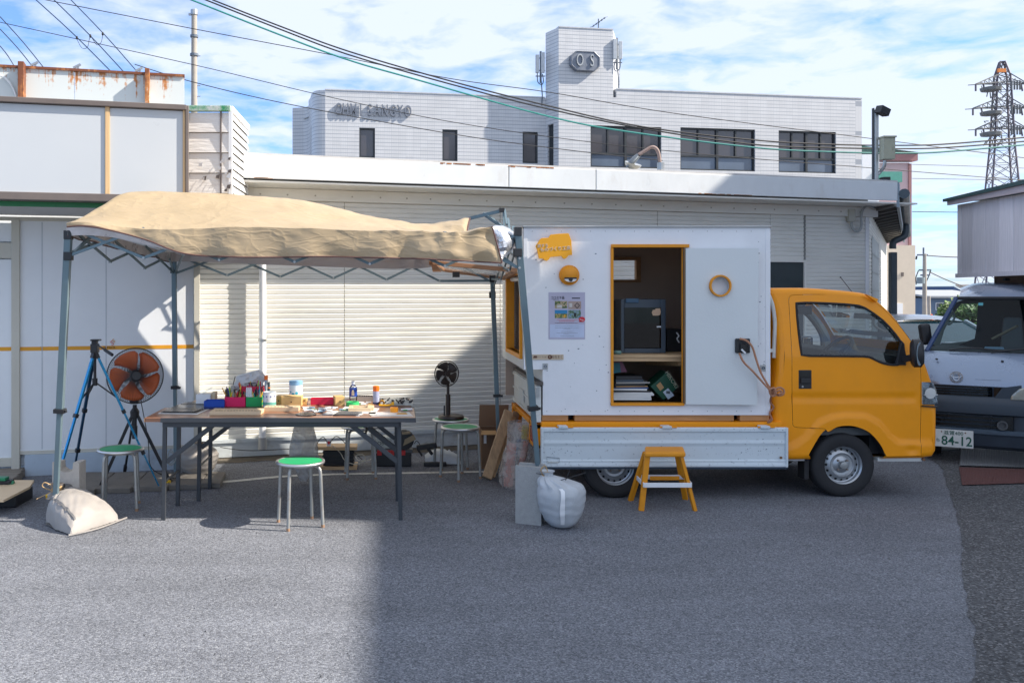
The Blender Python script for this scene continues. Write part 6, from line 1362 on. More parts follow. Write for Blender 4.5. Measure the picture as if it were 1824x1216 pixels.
loosecord('dark cord lying along the foot of the ribbed wall', [P(392, 832, 8.5), P(430, 833, 8.45), P(500, 829, 8.5), P(560, 829, 8.5)], m_wire, .005)
loosecord('dark cord strung low across the ribbed wall', [P(392, 796, 8.75), P(440, 802, 8.8), P(500, 800, 8.85), P(560, 797, 8.9)], m_wire)
loosecord('tangled grey cords coiled beside the left table legs', [P(305, 800, 7.9), P(298, 812, 7.9), P(303, 826, 7.9), P(310, 815, 7.9), P(304, 800, 7.9), P(298, 820, 7.9), P(306, 828, 7.9), P(314, 812, 7.9), P(300, 803, 7.9)], MC['conduit_grey'], .005)
# tool boxes and saw
D_ = 8.45
tb_ = thing('red_black_toolbox', 'low black tool box with red latches behind the right table legs', 'tool box', (X(700, D_), D_, 0))
MB().box(X(668, D_), X(733, D_), D_, D_+.2, 0, Z(807, D_)).build('box_body', m_black, tb_, bevel=.01)
MB().box(X(666, D_), X(735, D_), D_-.01, D_+.21, Z(806.5, D_), Z(800, D_)).build('lid', mat('box_grey', (.07, .075, .08), .5), tb_, bevel=.006)
for a, b in ((672, 680), (690, 702), (712, 722)): MB().box(X(a, D_), X(b, D_), D_-.018, D_-.011, Z(810, D_), Z(801, D_)).build('latch', mat('latch_red', (.45, .02, .02), .4), tb_)
gb = thing('pale_tool_case', 'pale grey tool case with dark lettering standing on the tool box', 'tool case', (X(682, D_), D_, .2))
MB().box(X(668, D_), X(697, D_), D_+.02, D_+.16, Z(799.6, D_), Z(779, D_)).build('case_body', mat('case_pale', (.42, .45, .42), .5), gb, bevel=.012)
text('BOSCH', .05, (X(682, D_), D_+.018, Z(790, D_)), m_ink, gb, 'lettering', .001)
sw = thing('circular_saw', 'black electric saw with a tan shoe on the tool box by the wall', 'power saw', (X(722, D_), D_, .2))
mb = MB(); mb.lathe([(.09, -.02), (.1, 0), (.09, .03), (0, .035)], P(720, 783, D_), (.2, -1, 0), 20); mb.cyl(P(712, 778, D_+.03), P(716, 795, D_+.1), .05, n=12); mb.build('saw_body', m_black, sw, smooth=30)
mb = MB(); mb.bar(P(709, 793, D_-.03), P(739, 778, D_-.03), .01, .05); mb.bar(P(716, 772, D_-.05), P(731, 770, D_-.05), .02); mb.build('shoe', mat('tan_metal', (.28, .22, .14), .5, .4), sw)
sw2 = thing('white_bag_with_tool', 'white plastic bag with a black tool behind the right pair of stools', 'bag', (X(790, 8.6), 8.6, 0))
rows = []
for i in range(9):
    th = math.pi*i/8; rows.append([Vector((lerp(X(757, 8.6), X(822, 8.6), j/18), 8.62-math.cos(th)*.1, .01+math.sin(th)*(.13+.03*noise.noise(Vector((j*.8, i*.7, 2))))*math.sin(math.pi*min(1, j/18*.9+.1))**.5)) for j in range(19)])
MB().grid(rows).build('bag_film', mat('white_bag', (.55, .58, .6), .35, bump=1., bscale=25), sw2, smooth=50)
mb = MB(); mb.bar(P(742, 797, 8.5), P(778, 792, 8.5), .045, .05); mb.bar(P(745, 800, 8.5), P(752, 812, 8.5), .02); mb.bar(P(762, 798, 8.5), P(770, 809, 8.5), .03); mb.box(X(755, 8.5), X(795, 8.5), 8.45, 8.5, 0, .04); mb.build('tool', m_black, sw2, bevel=.006)
loosecord('thin black cords hanging by the wall behind the right table leg', [P(738, 790, 8.5), P(742, 785, 8.5), P(748, 792, 8.5), P(745, 803, 8.5), P(752, 808, 8.5)], m_wire)
# cardboard box with raised flap
cbx = thing('cardboard_box', 'brown cardboard box with one flap raised behind the leaning timber', 'cardboard box', (X(885, 8.35), 8.35, 0))
m_kd = mat('kraft_dark', (.22, .13, .075), .85, var=.08, bump=.1); x0, x1 = X(858, 8.35), X(912, 8.35)
zt2_ = Z(767, 8.35)
for nm, a in (('panel', (x0, x1, 8.35, 8.356, 0, zt2_)), ('panel', (x0, x0+.006, 8.357, 8.62, 0, zt2_)), ('panel', (x1-.006, x1, 8.357, 8.62, 0, zt2_)), ('panel', (x0+.007, x1-.007, 8.62, 8.626, 0, zt2_))): MB().box(*a).build(nm, m_kd, cbx)
MB().prism([(x0, 8.63, zt2_), (x1, 8.63, zt2_), (x1+.01, 8.66, Z(722, 8.6)), (x0+.01, 8.66, Z(722, 8.6))], (0, .005, 0)).build('flap', m_kd, cbx)
MB().prism([(x0, 8.35, zt2_), (x1, 8.35, zt2_), (x1+.02, 8.23, zt2_-.02), (x0-.02, 8.23, zt2_-.02)], (0, 0, .005)).build('flap', m_kraft, cbx)
mb = MB(); mb.box(x0+.02, x0+.045, 8.346, 8.35, zt2_-.12, zt2_-.03); mb.build('label_patch', m_white, cbx)
for k in range(5): MB().box(x0+.1+k*.02, x0+.17+k*.02, 8.3465, 8.349, .13+.018*k, .138+.018*k).build('print_mark', m_ink, cbx)
# leaning timber
def beam(nm, lab, a, b, wd, th, m=m_pine_v): t = tag(MB().bar(a, b, wd, th, up=(.1, -1, .1)).build(nm, m, bevel=.003), lab, 'timber', 'timber leaning by the truck tail'); return t
beam('wooden_beam', 'widest pale beam leaning against the truck tail, in front', Vector((X(866, 7.9), 7.85, .02)), Vector((X(910, 7.95), 8.1, Z(732, 8.1))), .085, .04)
beam('wooden_beam', 'narrower pale beam right against the widest leaning one', Vector((X(876, 7.9), 7.9, .02)), Vector((X(919, 8.0), 8.2, Z(742, 8.2))), .05, .04)
beam('wooden_beam', 'brownish beam leaning behind the clear plastic bag', Vector((X(893, 8.0), 7.98, .02)), Vector((X(925, 8.05), 8.25, Z(735, 8.2))), .06, .035, wood('brown_timber', (.38, .24, .14), axis=2))
# clear plastic sack with colourful contents
ps_ = thing('clear_sack', 'clear plastic sack with pink and yellow contents leaning at the truck tail', 'plastic sack', (X(920, 7.6), 7.6, 0))
rows = []
for i in range(24):
    s = i/23; cxp = pw(s, [(0, 912), (.3, 913), (.7, 925), (1, 927)]); hw = pw(s, [(0, 12), (.12, 22), (.5, 25), (.85, 22), (1, 22)]); cy = pw(s, [(0, 876), (1, 750)]); row = []
    for k in range(26): a = 2*math.pi*k/26; wv = 1+.08*math.sin(a*5+s*4)+.10*noise.noise(Vector((math.cos(a)*2, math.sin(a)*2, s*5))); row.append(P(cxp+math.cos(a)*hw*wv, cy, 7.55)+Vector((0, math.sin(a)*hw*wv*.0036, 0)))
    rows.append(row)
MB().grid(rows, closed=True).build('sack_film', m_film2, ps_, smooth=True)
mb = MB(); mb.bar(P(905, 868, 7.6), P(912, 790, 7.62), .08, .06); mb.build('pink_roll', mat('salmon_foam', (.62, .28, .22), .7, bump=.4), ps_, bevel=.02)
mb = MB(); mb.bar(P(925, 850, 7.62), P(938, 785, 7.62), .06, .05); mb.build('pink_roll', MC['salmon_foam'], ps_, bevel=.02)
mb = MB(); mb.bar(P(934, 782, 7.62), P(936, 757, 7.62), .055, .04); mb.build('yellow_pack', mat('olive_yellow', (.40, .37, .03), .5), ps_, bevel=.01)
mb = MB(); mb.bar(P(917, 810, 7.63), P(926, 780, 7.63), .05, .03); mb.build('blue_pack', mat('slate_blue', (.15, .2, .3), .5), ps_, bevel=.01)
# yellow step stool
ss = thing('yellow_step_stool', 'yellow wooden step stool with a white band round its legs below the cabin door', 'step stool', (X(1180, 6.9), 6.9, 0))
zs_t = Z(804, 6.75)
mb = MB(); mb.prism([(X(px, 6.75) if f == 0 else X(px, 6.98), 6.72 if f == 0 else 6.98, zs_t-.038) for px, f in ((1146, 0), (1219, 0), (1217, 1), (1149, 1))], (0, 0, .038)); mb.build('top', m_ypaint, ss, bevel=.012)
fts = [((1142, 909), (1153, 814)), ((1238, 909), (1213, 814)), ((1123, 891), (1150, 813)), ((1221, 889), (1206, 813))]
for (fx_, fy), (tx, ty) in fts:
    d_ = DG(fy); dt = 6.76 if fy > 900 else 6.93
    MB().bar((X(fx_, d_), d_, 0), (X(tx, dt), dt, zs_t-.036), .042, .026).build('leg', m_ypaint, ss, bevel=.003)
mb = MB(); zr = .205; F0 = [(X(1146, 6.74), 6.75-.02), (X(1231, 6.74), 6.75-.02), (X(1219, 7.03), 7.02), (X(1133, 7.03), 7.02)]
for (a, b) in zip(F0, F0[1:]+F0[:1]): mb.bar((*a, zr), (*b, zr), .008, .036)
mb.build('band', m_white, ss, bevel=.002)
MB().bar((X(1160, 6.95), 6.98, zr), (X(1212, 6.95), 6.98, zr), .012, .03).build('rear_rail', m_ypaint, ss)

# ================================================================ WORKSHOP CABIN ON THE TRUCK BED
DC, DB = 7.2, 8.6
cab_ = thing('workshop_cabin', 'white plywood workshop cabin with yellow door frame riding on the truck bed', 'cabin', (X(1150, DC), 7.9, Z(739, DC)))
m_cw = mat('cabin_white_paint', (.80, .81, .83), .5, var=.03, vscale=3, bump=.10, bscale=40, grime=.10, gcol=(.35, .38, .42), gscale=4.)
m_ply = mat('interior_ply', (.46, .35, .28), .7, var=.08, vscale=4)
xL, xS, xR = X(933, DC), X(967, DC), X(1371, DC); zB, zO, zT = Z(739, DC), Z(658, DC), Z(405, DC)
hx0, hx1, hz0, hz1 = X(1092, DC), X(1217, DC), Z(717, DC), Z(441, DC)
mb = MB(); wallgrid(mb, (xL, DC), (xR, DC), zB, zT, [(0, xS-xL, zB, zO), (hx0-xL, hx1-xL, hz0, hz1)], .03)
fw = mb.build('front_wall', [m_cw], cab_)
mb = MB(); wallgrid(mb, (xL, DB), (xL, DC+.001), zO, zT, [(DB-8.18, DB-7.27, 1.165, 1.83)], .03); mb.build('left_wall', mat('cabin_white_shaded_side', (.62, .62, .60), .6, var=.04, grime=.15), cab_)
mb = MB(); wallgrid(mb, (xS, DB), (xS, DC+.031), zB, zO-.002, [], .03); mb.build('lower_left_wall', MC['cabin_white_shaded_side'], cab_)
mb = MB(); wallgrid(mb, (xR, DC+.031), (xR, DB), zB, zT, [], .03); mb.build('right_wall', m_cw, cab_)
bwz = (Z(498, DB), Z(464, DB)); mb = MB(); wallgrid(mb, (xR-.03, DB), (xL+.03, DB), zB, zT, [(xR-.03-X(1130, DB), xR-.03-X(1088, DB), bwz[0], bwz[1])], .03); mb.build('back_wall', m_ply, cab_)
mb = MB()
for q in ((1088, 1138, 458, 464), (1088, 1138, 498, 503), (1130, 1138, 464, 498)): mb.box(X(q[0], DB), X(q[1], DB), DB-.07, DB-.03, Z(q[3], DB), Z(q[2], DB))
mb.build('back_window_frame', wood('dark_pine', (.36, .19, .09)), cab_)
# inner linings: plywood colour
mb = MB(); wallgrid(mb, (xR-.033, DB-.035), (xR-.033, DC+.035), zB, zT, [], .004); wallgrid(mb, (hx1+.03, DC+.034), (xR-.04, DC+.034), zB+.02, zT-.02, [], .004); mb.build('inner_lining', m_ply, cab_)
MB().box(xL+.03, xR-.03, DC+.03, DB-.03, zT-.03, zT-.004).build('ceiling', m_ply, cab_)
MB().box(xS+.03, xR-.03, DC+.03, DB-.03, zB, zB+.02).build('floor', m_ply, cab_)
MB().box(xL+.002, xS+.03, DC+.03, DB-.03, zO, zO+.02).build('overhang_floor', m_cw, cab_)
MB().box(xL-.012, xR+.012, DC-.02, DB+.02, zT, zT+.012).build('roof', m_steel, cab_, bevel=.003)
MB().box(xR-.035, xR+.004, DC-.004, DC, zB, zT-.01).build('corner_trim', m_cw, cab_)
MB().box(xL-.002, xL+.03, DC-.004, DC, zO, zT-.01).build('corner_trim', m_cw, cab_)
# door frame
fz = .035
MB().box(X(1087.5, DC), hx0, DC-.02, DC+.05, Z(721, DC), hz1).build('door_frame_post', m_ypaint, cab_, bevel=.003)
MB().box(X(1088, DC), X(1226, DC), DC-.03, DC+.05, hz1, hz1+fz*.75).build('door_frame_head', m_ypaint, cab_, bevel=.003)
MB().box(X(1087.5, DC), hx1+.004, DC-.022, DC+.05, Z(722, DC), hz0).build('door_frame_sill', m_ypaint, cab_, bevel=.003)
MB().box(hx1-.012, hx1-.004, DC-.004, DC+.01, hz0, hz1).build('door_frame_post', m_ypaint, cab_, bevel=.003)
MB().box(hx1-.004, hx1+.006, DC-.036, DC+.0, hz0, hz1).build('hinge_strip', mat('worn_edge', (.2, .12, .06), .8), cab_)
# left window frame
fl = MB(); y0_, y1_ = 7.27, 8.18
for a in ((y0_, y1_, 1.13, 1.165), (y0_, y1_, 1.83, 1.862), (y0_, y0_+.03, 1.165, 1.83), (y1_-.06, y1_, 1.165, 1.83)): fl.box(xL-.025, xL+.05, a[0], a[1], a[2], a[3])
fl.build('side_window_frame', m_ypaint, cab_, bevel=.003)
mb = MB(); 
for z in [1.2+.022*k for k in range(27)]: mb.lathe([(.0035, -.003), (.0035, .003)], (xL+.04, 8.0, z), n=5)
mb.build('bead_chain', m_white, cab_); MB().cyl((xL+.03, 7.3, 1.80), (xL+.03, 8.15, 1.80), .02, n=10).build('blind_roll', m_white, cab_)
# hatch held open under the canopy
ha = [P(770, 468, 7.3), P(927, 482, 7.3), Vector((X(897, 8.35), 8.35, Z(496, 8.35))), Vector((X(787, 8.35), 8.35, Z(480, 8.35)))]
hp = MB()
def frm(a, b, w_=.055, h_=.035): MB().bar(a, b, w_, h_).build('hatch_rail', wood('hatch_wood', (.40, .20, .10), contrast=.3), cab_, bevel=.003)
for a, b in zip(ha, ha[1:]+ha[:1]): frm(a, b)
MB().add(ha, [(0, 1, 2, 3)]); mb = MB(); mb.add([p+Vector((0, 0, .0)) for p in ha], [(0, 1, 2, 3)]); mb.build('hatch_pane', film('hatch_acrylic', (.5, .52, .54), .55), cab_)
mb = MB(); mb.box(X(806, 7.6), X(818, 7.6), 7.55, 7.62, Z(494, 7.6), Z(484, 7.6)); mb.build('hatch_latch', m_black, cab_)
mb = MB(); mb.prism([P(768, 470, 7.28), P(776, 470, 7.28), P(786, 484, 7.28), P(771, 484, 7.28)], (0, .03, 0)); mb.build('hatch_stile_end', MC['hatch_wood'], cab_)
# open door leaf with round window
dx0, dx1, dz0, dz1 = X(1219, DC), X(1345, DC), Z(719, DC), Z(443, DC); wr = .077; wc = (X(1282, 7.15), Z(509, 7.15))
leaf = [(dx0, dz0), (dx1-.012, dz0), (dx1, dz1), (dx0, dz1)]; circ = [(wc[0]+math.cos(2*math.pi*k/36)*wr, wc[1]+math.sin(2*math.pi*k/36)*wr) for k in range(36)]
r_ = delaunay_2d_cdt([Vector(p) for p in leaf+circ], [(i, (i+1) % 4) for i in range(4)]+[(4+i, 4+(i+1) % 36) for i in range(36)], [], 0, 1e-6)
mb = MB(); fs = [f for f in r_[2] if (sum((r_[0][i] for i in f), Vector((0, 0)))/3-Vector(wc)).length > wr*.99]
def ly_(x): return 7.165-.035*(x-dx0)/(dx1-dx0)
mb.add([(v.x, ly_(v.x), v.y) for v in r_[0]], fs); mb.add([(v.x, ly_(v.x)+.022, v.y) for v in r_[0]], [f[::-1] for f in fs])
for poly in (leaf, circ): n = len(poly); mb.add([(p[0], ly_(p[0]), p[1]) for p in poly]+[(p[0], ly_(p[0])+.022, p[1]) for p in poly], [(i, (i+1) % n, n+(i+1) % n, n+i) for i in range(n)])
dl = mb.build('door', mat('door_white', (.66, .69, .69), .45, var=.03, vscale=2, bump=.1, bscale=60), cab_)
MB().lathe([(wr-.002, -.026), (wr+.010, -.026), (wr+.012, -.018), (wr+.012, 0), (wr-.002, 0), (wr-.002, -.026)], (wc[0], 7.148, wc[1]), (0, 1, 0), 48, cap=False).build('round_window_ring', m_ypaint, dl, smooth=35)
mb = MB(); mb.box(X(1312, 7.1), X(1338, 7.1), 7.115, 7.14, Z(629, 7.1), Z(603, 7.1)); mb.build('latch_plate', m_black, dl, bevel=.008)
mb = MB(); mb.box(X(1319, 7.1), X(1331, 7.1), 7.10, 7.117, Z(624, 7.1), Z(612, 7.1)); mb.build('latch_recess', mat('near_black', (.008, .008, .009), .3), dl, bevel=.004)
MB().bar(P(1321, 622, 7.09), P(1328, 629, 7.07), .014, .01).build('latch_lever', m_white, dl)
# fittings on the cabin front
for px, py in ((971, 652), (1359, 655)):
    MB().box(X(px-4.5, DC), X(px+4.5, DC), DC-.008, DC, Z(py+5.5, DC), Z(py-5.5, DC)).build('eye_plate', m_steel, cab_, bevel=.002); MB().lathe([(.012, -.01), (.012, -.018), (.007, -.018), (.007, -.01)], (X(px, DC), DC, Z(py, DC)), (0, 1, 0), 12, cap=False).build('eye_ring', m_antd, cab_)
mb = MB(); random.seed(12)
for k in range(40):
    px, py = random.choice([(random.uniform(945, 1085), random.uniform(430, 735)), (random.uniform(1350, 1370), random.uniform(430, 730)), (random.uniform(975, 1085), random.uniform(560, 735))]); s = random.uniform(.6, 1.7)/217
    x, z = X(px, DC), Z(py, DC); mb.box(x, x+s*random.uniform(.6, 2), DC-.0012, DC, z, z+s)
mb.build('paint_chips', m_antd, cab_)
mb = MB()
for px in [948+k*26 for k in range(17)]:
    for py in (412, 732): 
        if px > 970 or py < 500: mb.lathe([(.004, -.001), (0, -.0016)], (X(px, DC), DC, Z(py, DC)), (0, 1, 0), 8)
mb.build('screw_heads', m_steel, cab_, kind='stuff')
# round yellow wall lamp with a hood
lx, lz = X(1013, DC), Z(490, DC)
MB().lathe([(.078, 0), (.082, -.008), (.082, -.03), (.07, -.034)], (lx, DC, lz), (0, 1, 0), 36).build('lamp_base', m_ypaint, cab_, smooth=35)
dome = MB(); dome.lathe([(.07*math.cos(R(a)), -.034-.045*math.sin(R(a))) for a in range(0, 91, 10)], (lx, DC, lz), (0, 1, 0), 36); dome.build('lamp_dome', m_ypaint, cab_, smooth=50)
sl = [(lx+.05*math.cos(R(a)), DC-.07-.0*abs(math.cos(R(a))), lz-.03-.026*math.sin(R(a))) for a in range(0, 181, 12)]
MB().prism(sl, (0, -.012, 0)).build('lamp_lens', m_white, cab_); MB().prism([(lx-.053, DC-.085, lz-.032), (lx+.053, DC-.085, lz-.032), (lx+.045, DC-.085, lz-.020), (lx-.045, DC-.085, lz-.020)], (0, .03, 0)).build('lamp_slot', m_ink, cab_)
MB().lathe([(.017, -.002), (0, -.003)], (lx, DC-.083, lz-.036), (0, 1, 0), 14).build('lamp_bulb', m_ink, cab_)
# van-shaped sign
sgn = [(954.0, 438.5), (956.5, 444), (960, 460.5), (967, 460.5), (970, 463.5), (974, 464.8), (978, 462), (980, 458), (1000, 456), (1003, 460.3), (1006, 461), (1009, 459.5), (1012.5, 455), (1019.3, 454), (1018.5, 444.5), (1018, 429), (1014, 418), (1012.5, 415.5), (994, 416.5), (980.5, 418), (977, 423.5), (965, 424), (962, 426)]
sg_t = thing('van_shaped_sign', 'orange plywood sign shaped like a little van at the cabin top left corner', 'sign', P(986, 440, DC-.04))
MB().prism([P(px, py, DC-.05) for px, py in sgn], (0, .015, 0)).build('sign_board', mat('sign_orange', (.80, .36, .005), .5, var=.03), sg_t, bevel=.0015)
mb = MB(); [mb.cyl(P(a, b, DC-.035), P(a, b, DC), .008, n=8) for a, b in ((975, 435), (1005, 432))]; mb.build('standoff', m_ypaint, sg_t)
m_let2 = mat('sign_cut_letters', (.55, .54, .52), .6)
text('旅する', .032, P(967, 437.8, DC-.0505), m_let2, sg_t, 'lettering', .0015, tilt=R(3), sx=.95)
text('ものづくり工房', .036, P(989.5, 443.5, DC-.0505), m_let2, sg_t, 'lettering', .0015, tilt=R(4), sx=1.0)
# poster
po = thing('event_poster', 'lilac printed poster with four small photos under the round yellow lamp', 'poster', P(1009.5, 562, DC-.003))
def prect(nm, a, b, c, d, m, k=1): return MB().box(X(a, DC), X(b, DC), DC-.002-.0008*k, DC-.0012-.0008*(k-1), Z(d, DC), Z(c, DC)).build(nm, m, po)
prect('poster_sheet', 977, 1042, 520.5, 604, mat('poster_lilac', (.46, .44, .56), .35, var=.04, vscale=8))
def pic(nm, cols, sc): 
    m = bpy.data.materials.new(nm); m.use_nodes = True; nt = m.node_tree; b = nt.nodes['Principled BSDF']; tc = N(nt, 'ShaderNodeTexCoord'); nz = N(nt, 'ShaderNodeTexNoise', i_Scale=sc, i_Detail=4.); L(nt, tc.outputs['Object'], nz.inputs['Vector'])
    r = N(nt, 'ShaderNodeValToRGB'); r.color_ramp.interpolation = 'CONSTANT'; e = r.color_ramp.elements; e[0].position = 0; e[0].color = (*cols[0], 1); e[1].position = .62; e[1].color = (*cols[-1], 1)
    for k, c in enumerate(cols[1:-1]): q = e.new(.42+.08*k); q.color = (*c, 1)
    L(nt, nz.outputs[0], r.inputs[0]); L(nt, r.outputs[0], b.inputs['Base Color']); b.inputs['Roughness'].default_value = .4; return m
prect('photo_print', 988, 1010.5, 536, 549, pic('photo_a', [(.03, .05, .03), (.10, .16, .04), (.45, .33, .22), (.15, .2, .05)], 40), 2)
prect('photo_print', 1012, 1035, 536.5, 550.5, mat('photo_b', (.38, .28, .24), .4), 2)
prect('photo_print', 988, 1010.5, 552, 558.5, mat('photo_sky', (.02, .22, .45), .4), 2); prect('photo_print', 988, 1010.5, 558.6, 566.5, pic('photo_c', [(.06, .12, .03), (.12, .18, .05), (.4, .3, .1), (.08, .14, .04)], 35), 2)
prect('photo_print', 1011.5, 1034.5, 552, 567, pic('photo_d', [(.05, .10, .05), (.12, .2, .12), (.2, .3, .35), (.03, .2, .3)], 50), 2)
prect('photo_detail', 1014, 1019, 540, 547, mat('photo_pale', (.55, .53, .5), .5), 3); q = P(1028, 544, DC-.0046); s = .02; MB().tube([q+Vector((s, 0, 0)), q+Vector((0, 0, s*1.1)), q+Vector((-s, 0, 0)), q+Vector((0, 0, -s*1.1))], .0035, 4, closed=True).build('photo_detail', m_ink, po)
prect('photo_detail', 1022, 1026, 557, 564, m_ink, 3); prect('photo_detail', 992, 1001, 543, 548, MC['photo_pale'], 3); prect('photo_detail', 1004, 1007, 560, 565, m_or, 3)
text('ココミテ品', .026, P(993.5, 530.5, DC-.004), m_ink, po, 'lettering', .0004, sx=.85, bold=.0006)
text('ものづくり', .010, P(990, 534, DC-.004), m_ink, po, 'lettering', .0004)
prect('black_bar', 1018.5, 1033, 530, 532, m_ink, 2)
m_tred = mat('text_red', (.6, .03, .04), .5)
def dashes(y, a, b, m, seed, h=.9, dens=.62):
    random.seed(seed); mb = MB(); px = a
    while px < b:
        w_ = random.uniform(.5, 1.5); mb.box(X(px, DC), X(min(b, px+w_), DC), DC-.0048, DC-.004, Z(y+h/2*random.uniform(.6, 1), DC), Z(y-h/2*random.uniform(.6, 1), DC)); px += w_/dens
    mb.build('text_line', m, po)
dashes(569.3, 992, 1029, m_tred, 1); dashes(572, 996, 1023, m_tred, 2, 1.2); dashes(575.3, 988.5, 1029, m_ink, 3)
prect('white_card', 979.5, 1040.5, 577.5, 601, mat('poster_card', (.50, .56, .72), .35), 2)
for k, (y, a, b) in enumerate(((580.3, 989, 1031), (583.8, 989, 1031), (585.3, 1004, 1016), (590.2, 1000, 1020), (592.8, 991, 1029), (594.2, 1004, 1014), (598, 998, 1022))): dashes(y, a, b, m_antd, 10+k, .7, .6)
mb = MB(); mb.prism([P(1036.5+5.8*math.cos(R(a)), 568.8+4.7*math.sin(R(a)), DC-.0056) for a in range(0, 360, 18)], (0, .001, 0)); mb.prism([P(1033, 571, DC-.0056), P(1036, 573, DC-.0056), P(1031, 573.5, DC-.0056)], (0, .001, 0)); mb.build('speech_bubble', mat('bubble_red', (.6, .015, .03), .4), po)
text('Design', .014, P(1036.5, 569.5, DC-.0062), m_white, po, 'lettering', .0004, tilt=R(-15))
pq = thing('wooden_name_plate', 'small pale wooden name plate low on the cabin left side', 'name plate', P(976, 636, DC-.003))
MB().box(X(947, DC), X(1003.5, DC), DC-.008, DC-.001, Z(640.5, DC), Z(631, DC)).build('plate', wood('plate_wood', (.58, .47, .34), contrast=.12), pq, bevel=.001)
m_engr = mat('engraved', (.12, .05, .03), .7)
MB().prism([P(951, 633.5, DC-.0085), P(956.5, 633.5, DC-.0085), P(956.5, 637.5, DC-.0085), P(949.5, 637.5, DC-.0085)], (0, .001, 0)).build('van_logo', m_engr, pq)
text('ものづくり工房', .013, P(963.5, 635.8, DC-.0085), m_engr, pq, 'lettering', .0005); MB().lathe([(.018, 0), (.0, -.001)], P(979.5, 635.7, DC-.0085), (0, 1, 0), 20).build('round_logo', m_engr, pq); text('R', .022, P(979.5, 635.7, DC-.0098), MC['plate_wood'], pq, 'lettering', .0003)
text('松吉まく', .028, P(992.5, 635.8, DC-.0085), m_engr, pq, 'lettering', .0005, sx=.85)
# bearers below the cabin
for k, (a, b) in enumerate(((966, 1013), (1024.5, 1309), (1320, 1372))):
    tag(MB().box(X(a, DC), X(b, DC), DC+.02, DC+.09, Z(750, DC), Z(739.5, DC)).build('timber_bearer', wood('bearer_pine', (.55, .30, .12)), bevel=.002), ['short pine bearer under the cabin at the truck tail', 'long pine bearer under the middle of the cabin', 'short pine bearer under the cabin next to the cab'][k], 'timber', 'pine bearers under the cabin')
MB().box(xS+.02, xR-.02, DC+.15, DB-.1, Z(750, DC), zB).build('under_deck', m_black, cab_)
# ---- inside the cabin
inn_ = thing('workbench_shelf', 'pale pine shelf across the cabin inside the open doorway', 'shelf', (1.8, 7.6, 1.1))
zs2 = Z(632, 7.3)
MB().box(xS+.04, xR-.05, 7.30, DB-.04, zs2-.02, zs2).build('shelf_board', m_pine, inn_, bevel=.002); MB().box(xS+.04, xR-.05, 7.31, 7.335, zs2-.055, zs2-.021).build('shelf_apron', m_pine, inn_, bevel=.002); MB().bar((X(1205, 7.5), 7.4, zs2-.06), (X(1170, 7.9), 8.2, zs2-.12), .03, .08).build('shelf_brace', m_pine, inn_)
Dp_ = 7.5; pr = thing('enclosed_printer', 'dark enclosed desktop printer with a glass door on the cabin shelf', 'printer', (X(1145, Dp_), Dp_, zs2))
px0, px1, pz0, pz1 = X(1106, Dp_), X(1186, Dp_), zs2+.001, Z(533, Dp_)
m_pr = mat('printer_slate', (.045, .065, .09), .35)
mb = MB(); mb.box(px0, px0+.03, Dp_, Dp_+.42, pz0, pz1); mb.box(px1-.045, px1, Dp_, Dp_+.42, pz0, pz1); mb.box(px0+.03, px1-.045, Dp_, Dp_+.42, pz1-.075, pz1); mb.box(px0+.03, px1-.045, Dp_, Dp_+.42, pz0, pz0+.04); mb.box(px0+.03, px1-.045, Dp_+.40, Dp_+.42, pz0+.04, pz1-.075); mb.build('housing', m_pr, pr, bevel=.004)
mb = MB(); mb.box(px0+.028, px1-.043, Dp_-.004, Dp_-.001, pz0+.045, pz1-.07); mb.build('glass_door', glass('printer_glass', (.05, .055, .065), .0, .03), pr)
mb = MB(); mb.box(px0+.04, px0+.15, Dp_-.012, Dp_+.02, pz1-.03, pz1+.008); mb.build('display', mat('display_blue', (.02, .08, .16), .2), pr, bevel=.004)
MB().box(px1-.08, px1-.045, Dp_-.012, Dp_-.004, Z(583, Dp_), Z(580.5, Dp_)).build('handle', m_white, pr); MB().box(px0+.05, px1-.06, Dp_+.05, Dp_+.3, Z(592, Dp_), Z(590, Dp_)).build('gantry', m_steel, pr)
mb = MB(); vn = [(1161, 556), (1163, 562), (1169, 562), (1172, 562), (1176, 560.5), (1177, 555), (1176, 549), (1168, 549.5), (1167, 551.5), (1163, 552)]
mb.prism([P(a, b, Dp_-.006) for a, b in vn], (0, .0015, 0)); mb.build('sticker', mat('sticker_tan', (.62, .42, .28), .6), pr)
tag(MB().box(X(1187, 7.7), X(1214, 7.7), 7.68, 8.0, zs2+.001, Z(586, 7.7)).build('dark_equipment_box', m_black, bevel=.006), 'black equipment box right of the enclosed printer', 'box')
tag(MB().box(X(1090, 7.75), X(1103, 7.75), 7.7, 8.1, zs2+.001, Z(535, 7.75)).build('dark_cabinet', mat('dark_maroon', (.03, .018, .02), .5), bevel=.006), 'dark cabinet left of the enclosed printer', 'cabinet')
tag(MB().lathe([(.0, 0), (.028, .002), (.034, .015), (.028, .03), (0, .032)], (X(1100, 7.38), 7.38, zs2+.001), n=24).build('green_dish', mat('celadon', (.15, .27, .24), .4), smooth=True), 'small pale green lidded dish at the shelf left end', 'dish')
mb = MB(); mb.tube(cat([P(1205, 592, 7.6), P(1209, 598, 7.6), P(1206, 603, 7.6), P(1210, 610, 7.6)], 4), .006, 5); tag(mb.build('white_cable_clip', m_white), 'white cable curl at the right edge of the cabin shelf', 'cable')
random.seed(31); zc = zB+.022
papc = [m_paper, m_paper, MC['pale_grey'], m_pr, m_black, mat('book_blue', (.05, .1, .25), .5), MC['grey_print'], m_paper, m_kraft]
names = ['lowest', 'second', 'third', 'fourth', 'fifth', 'sixth', 'seventh', 'eighth', 'ninth', 'tenth', 'eleventh', 'topmost']
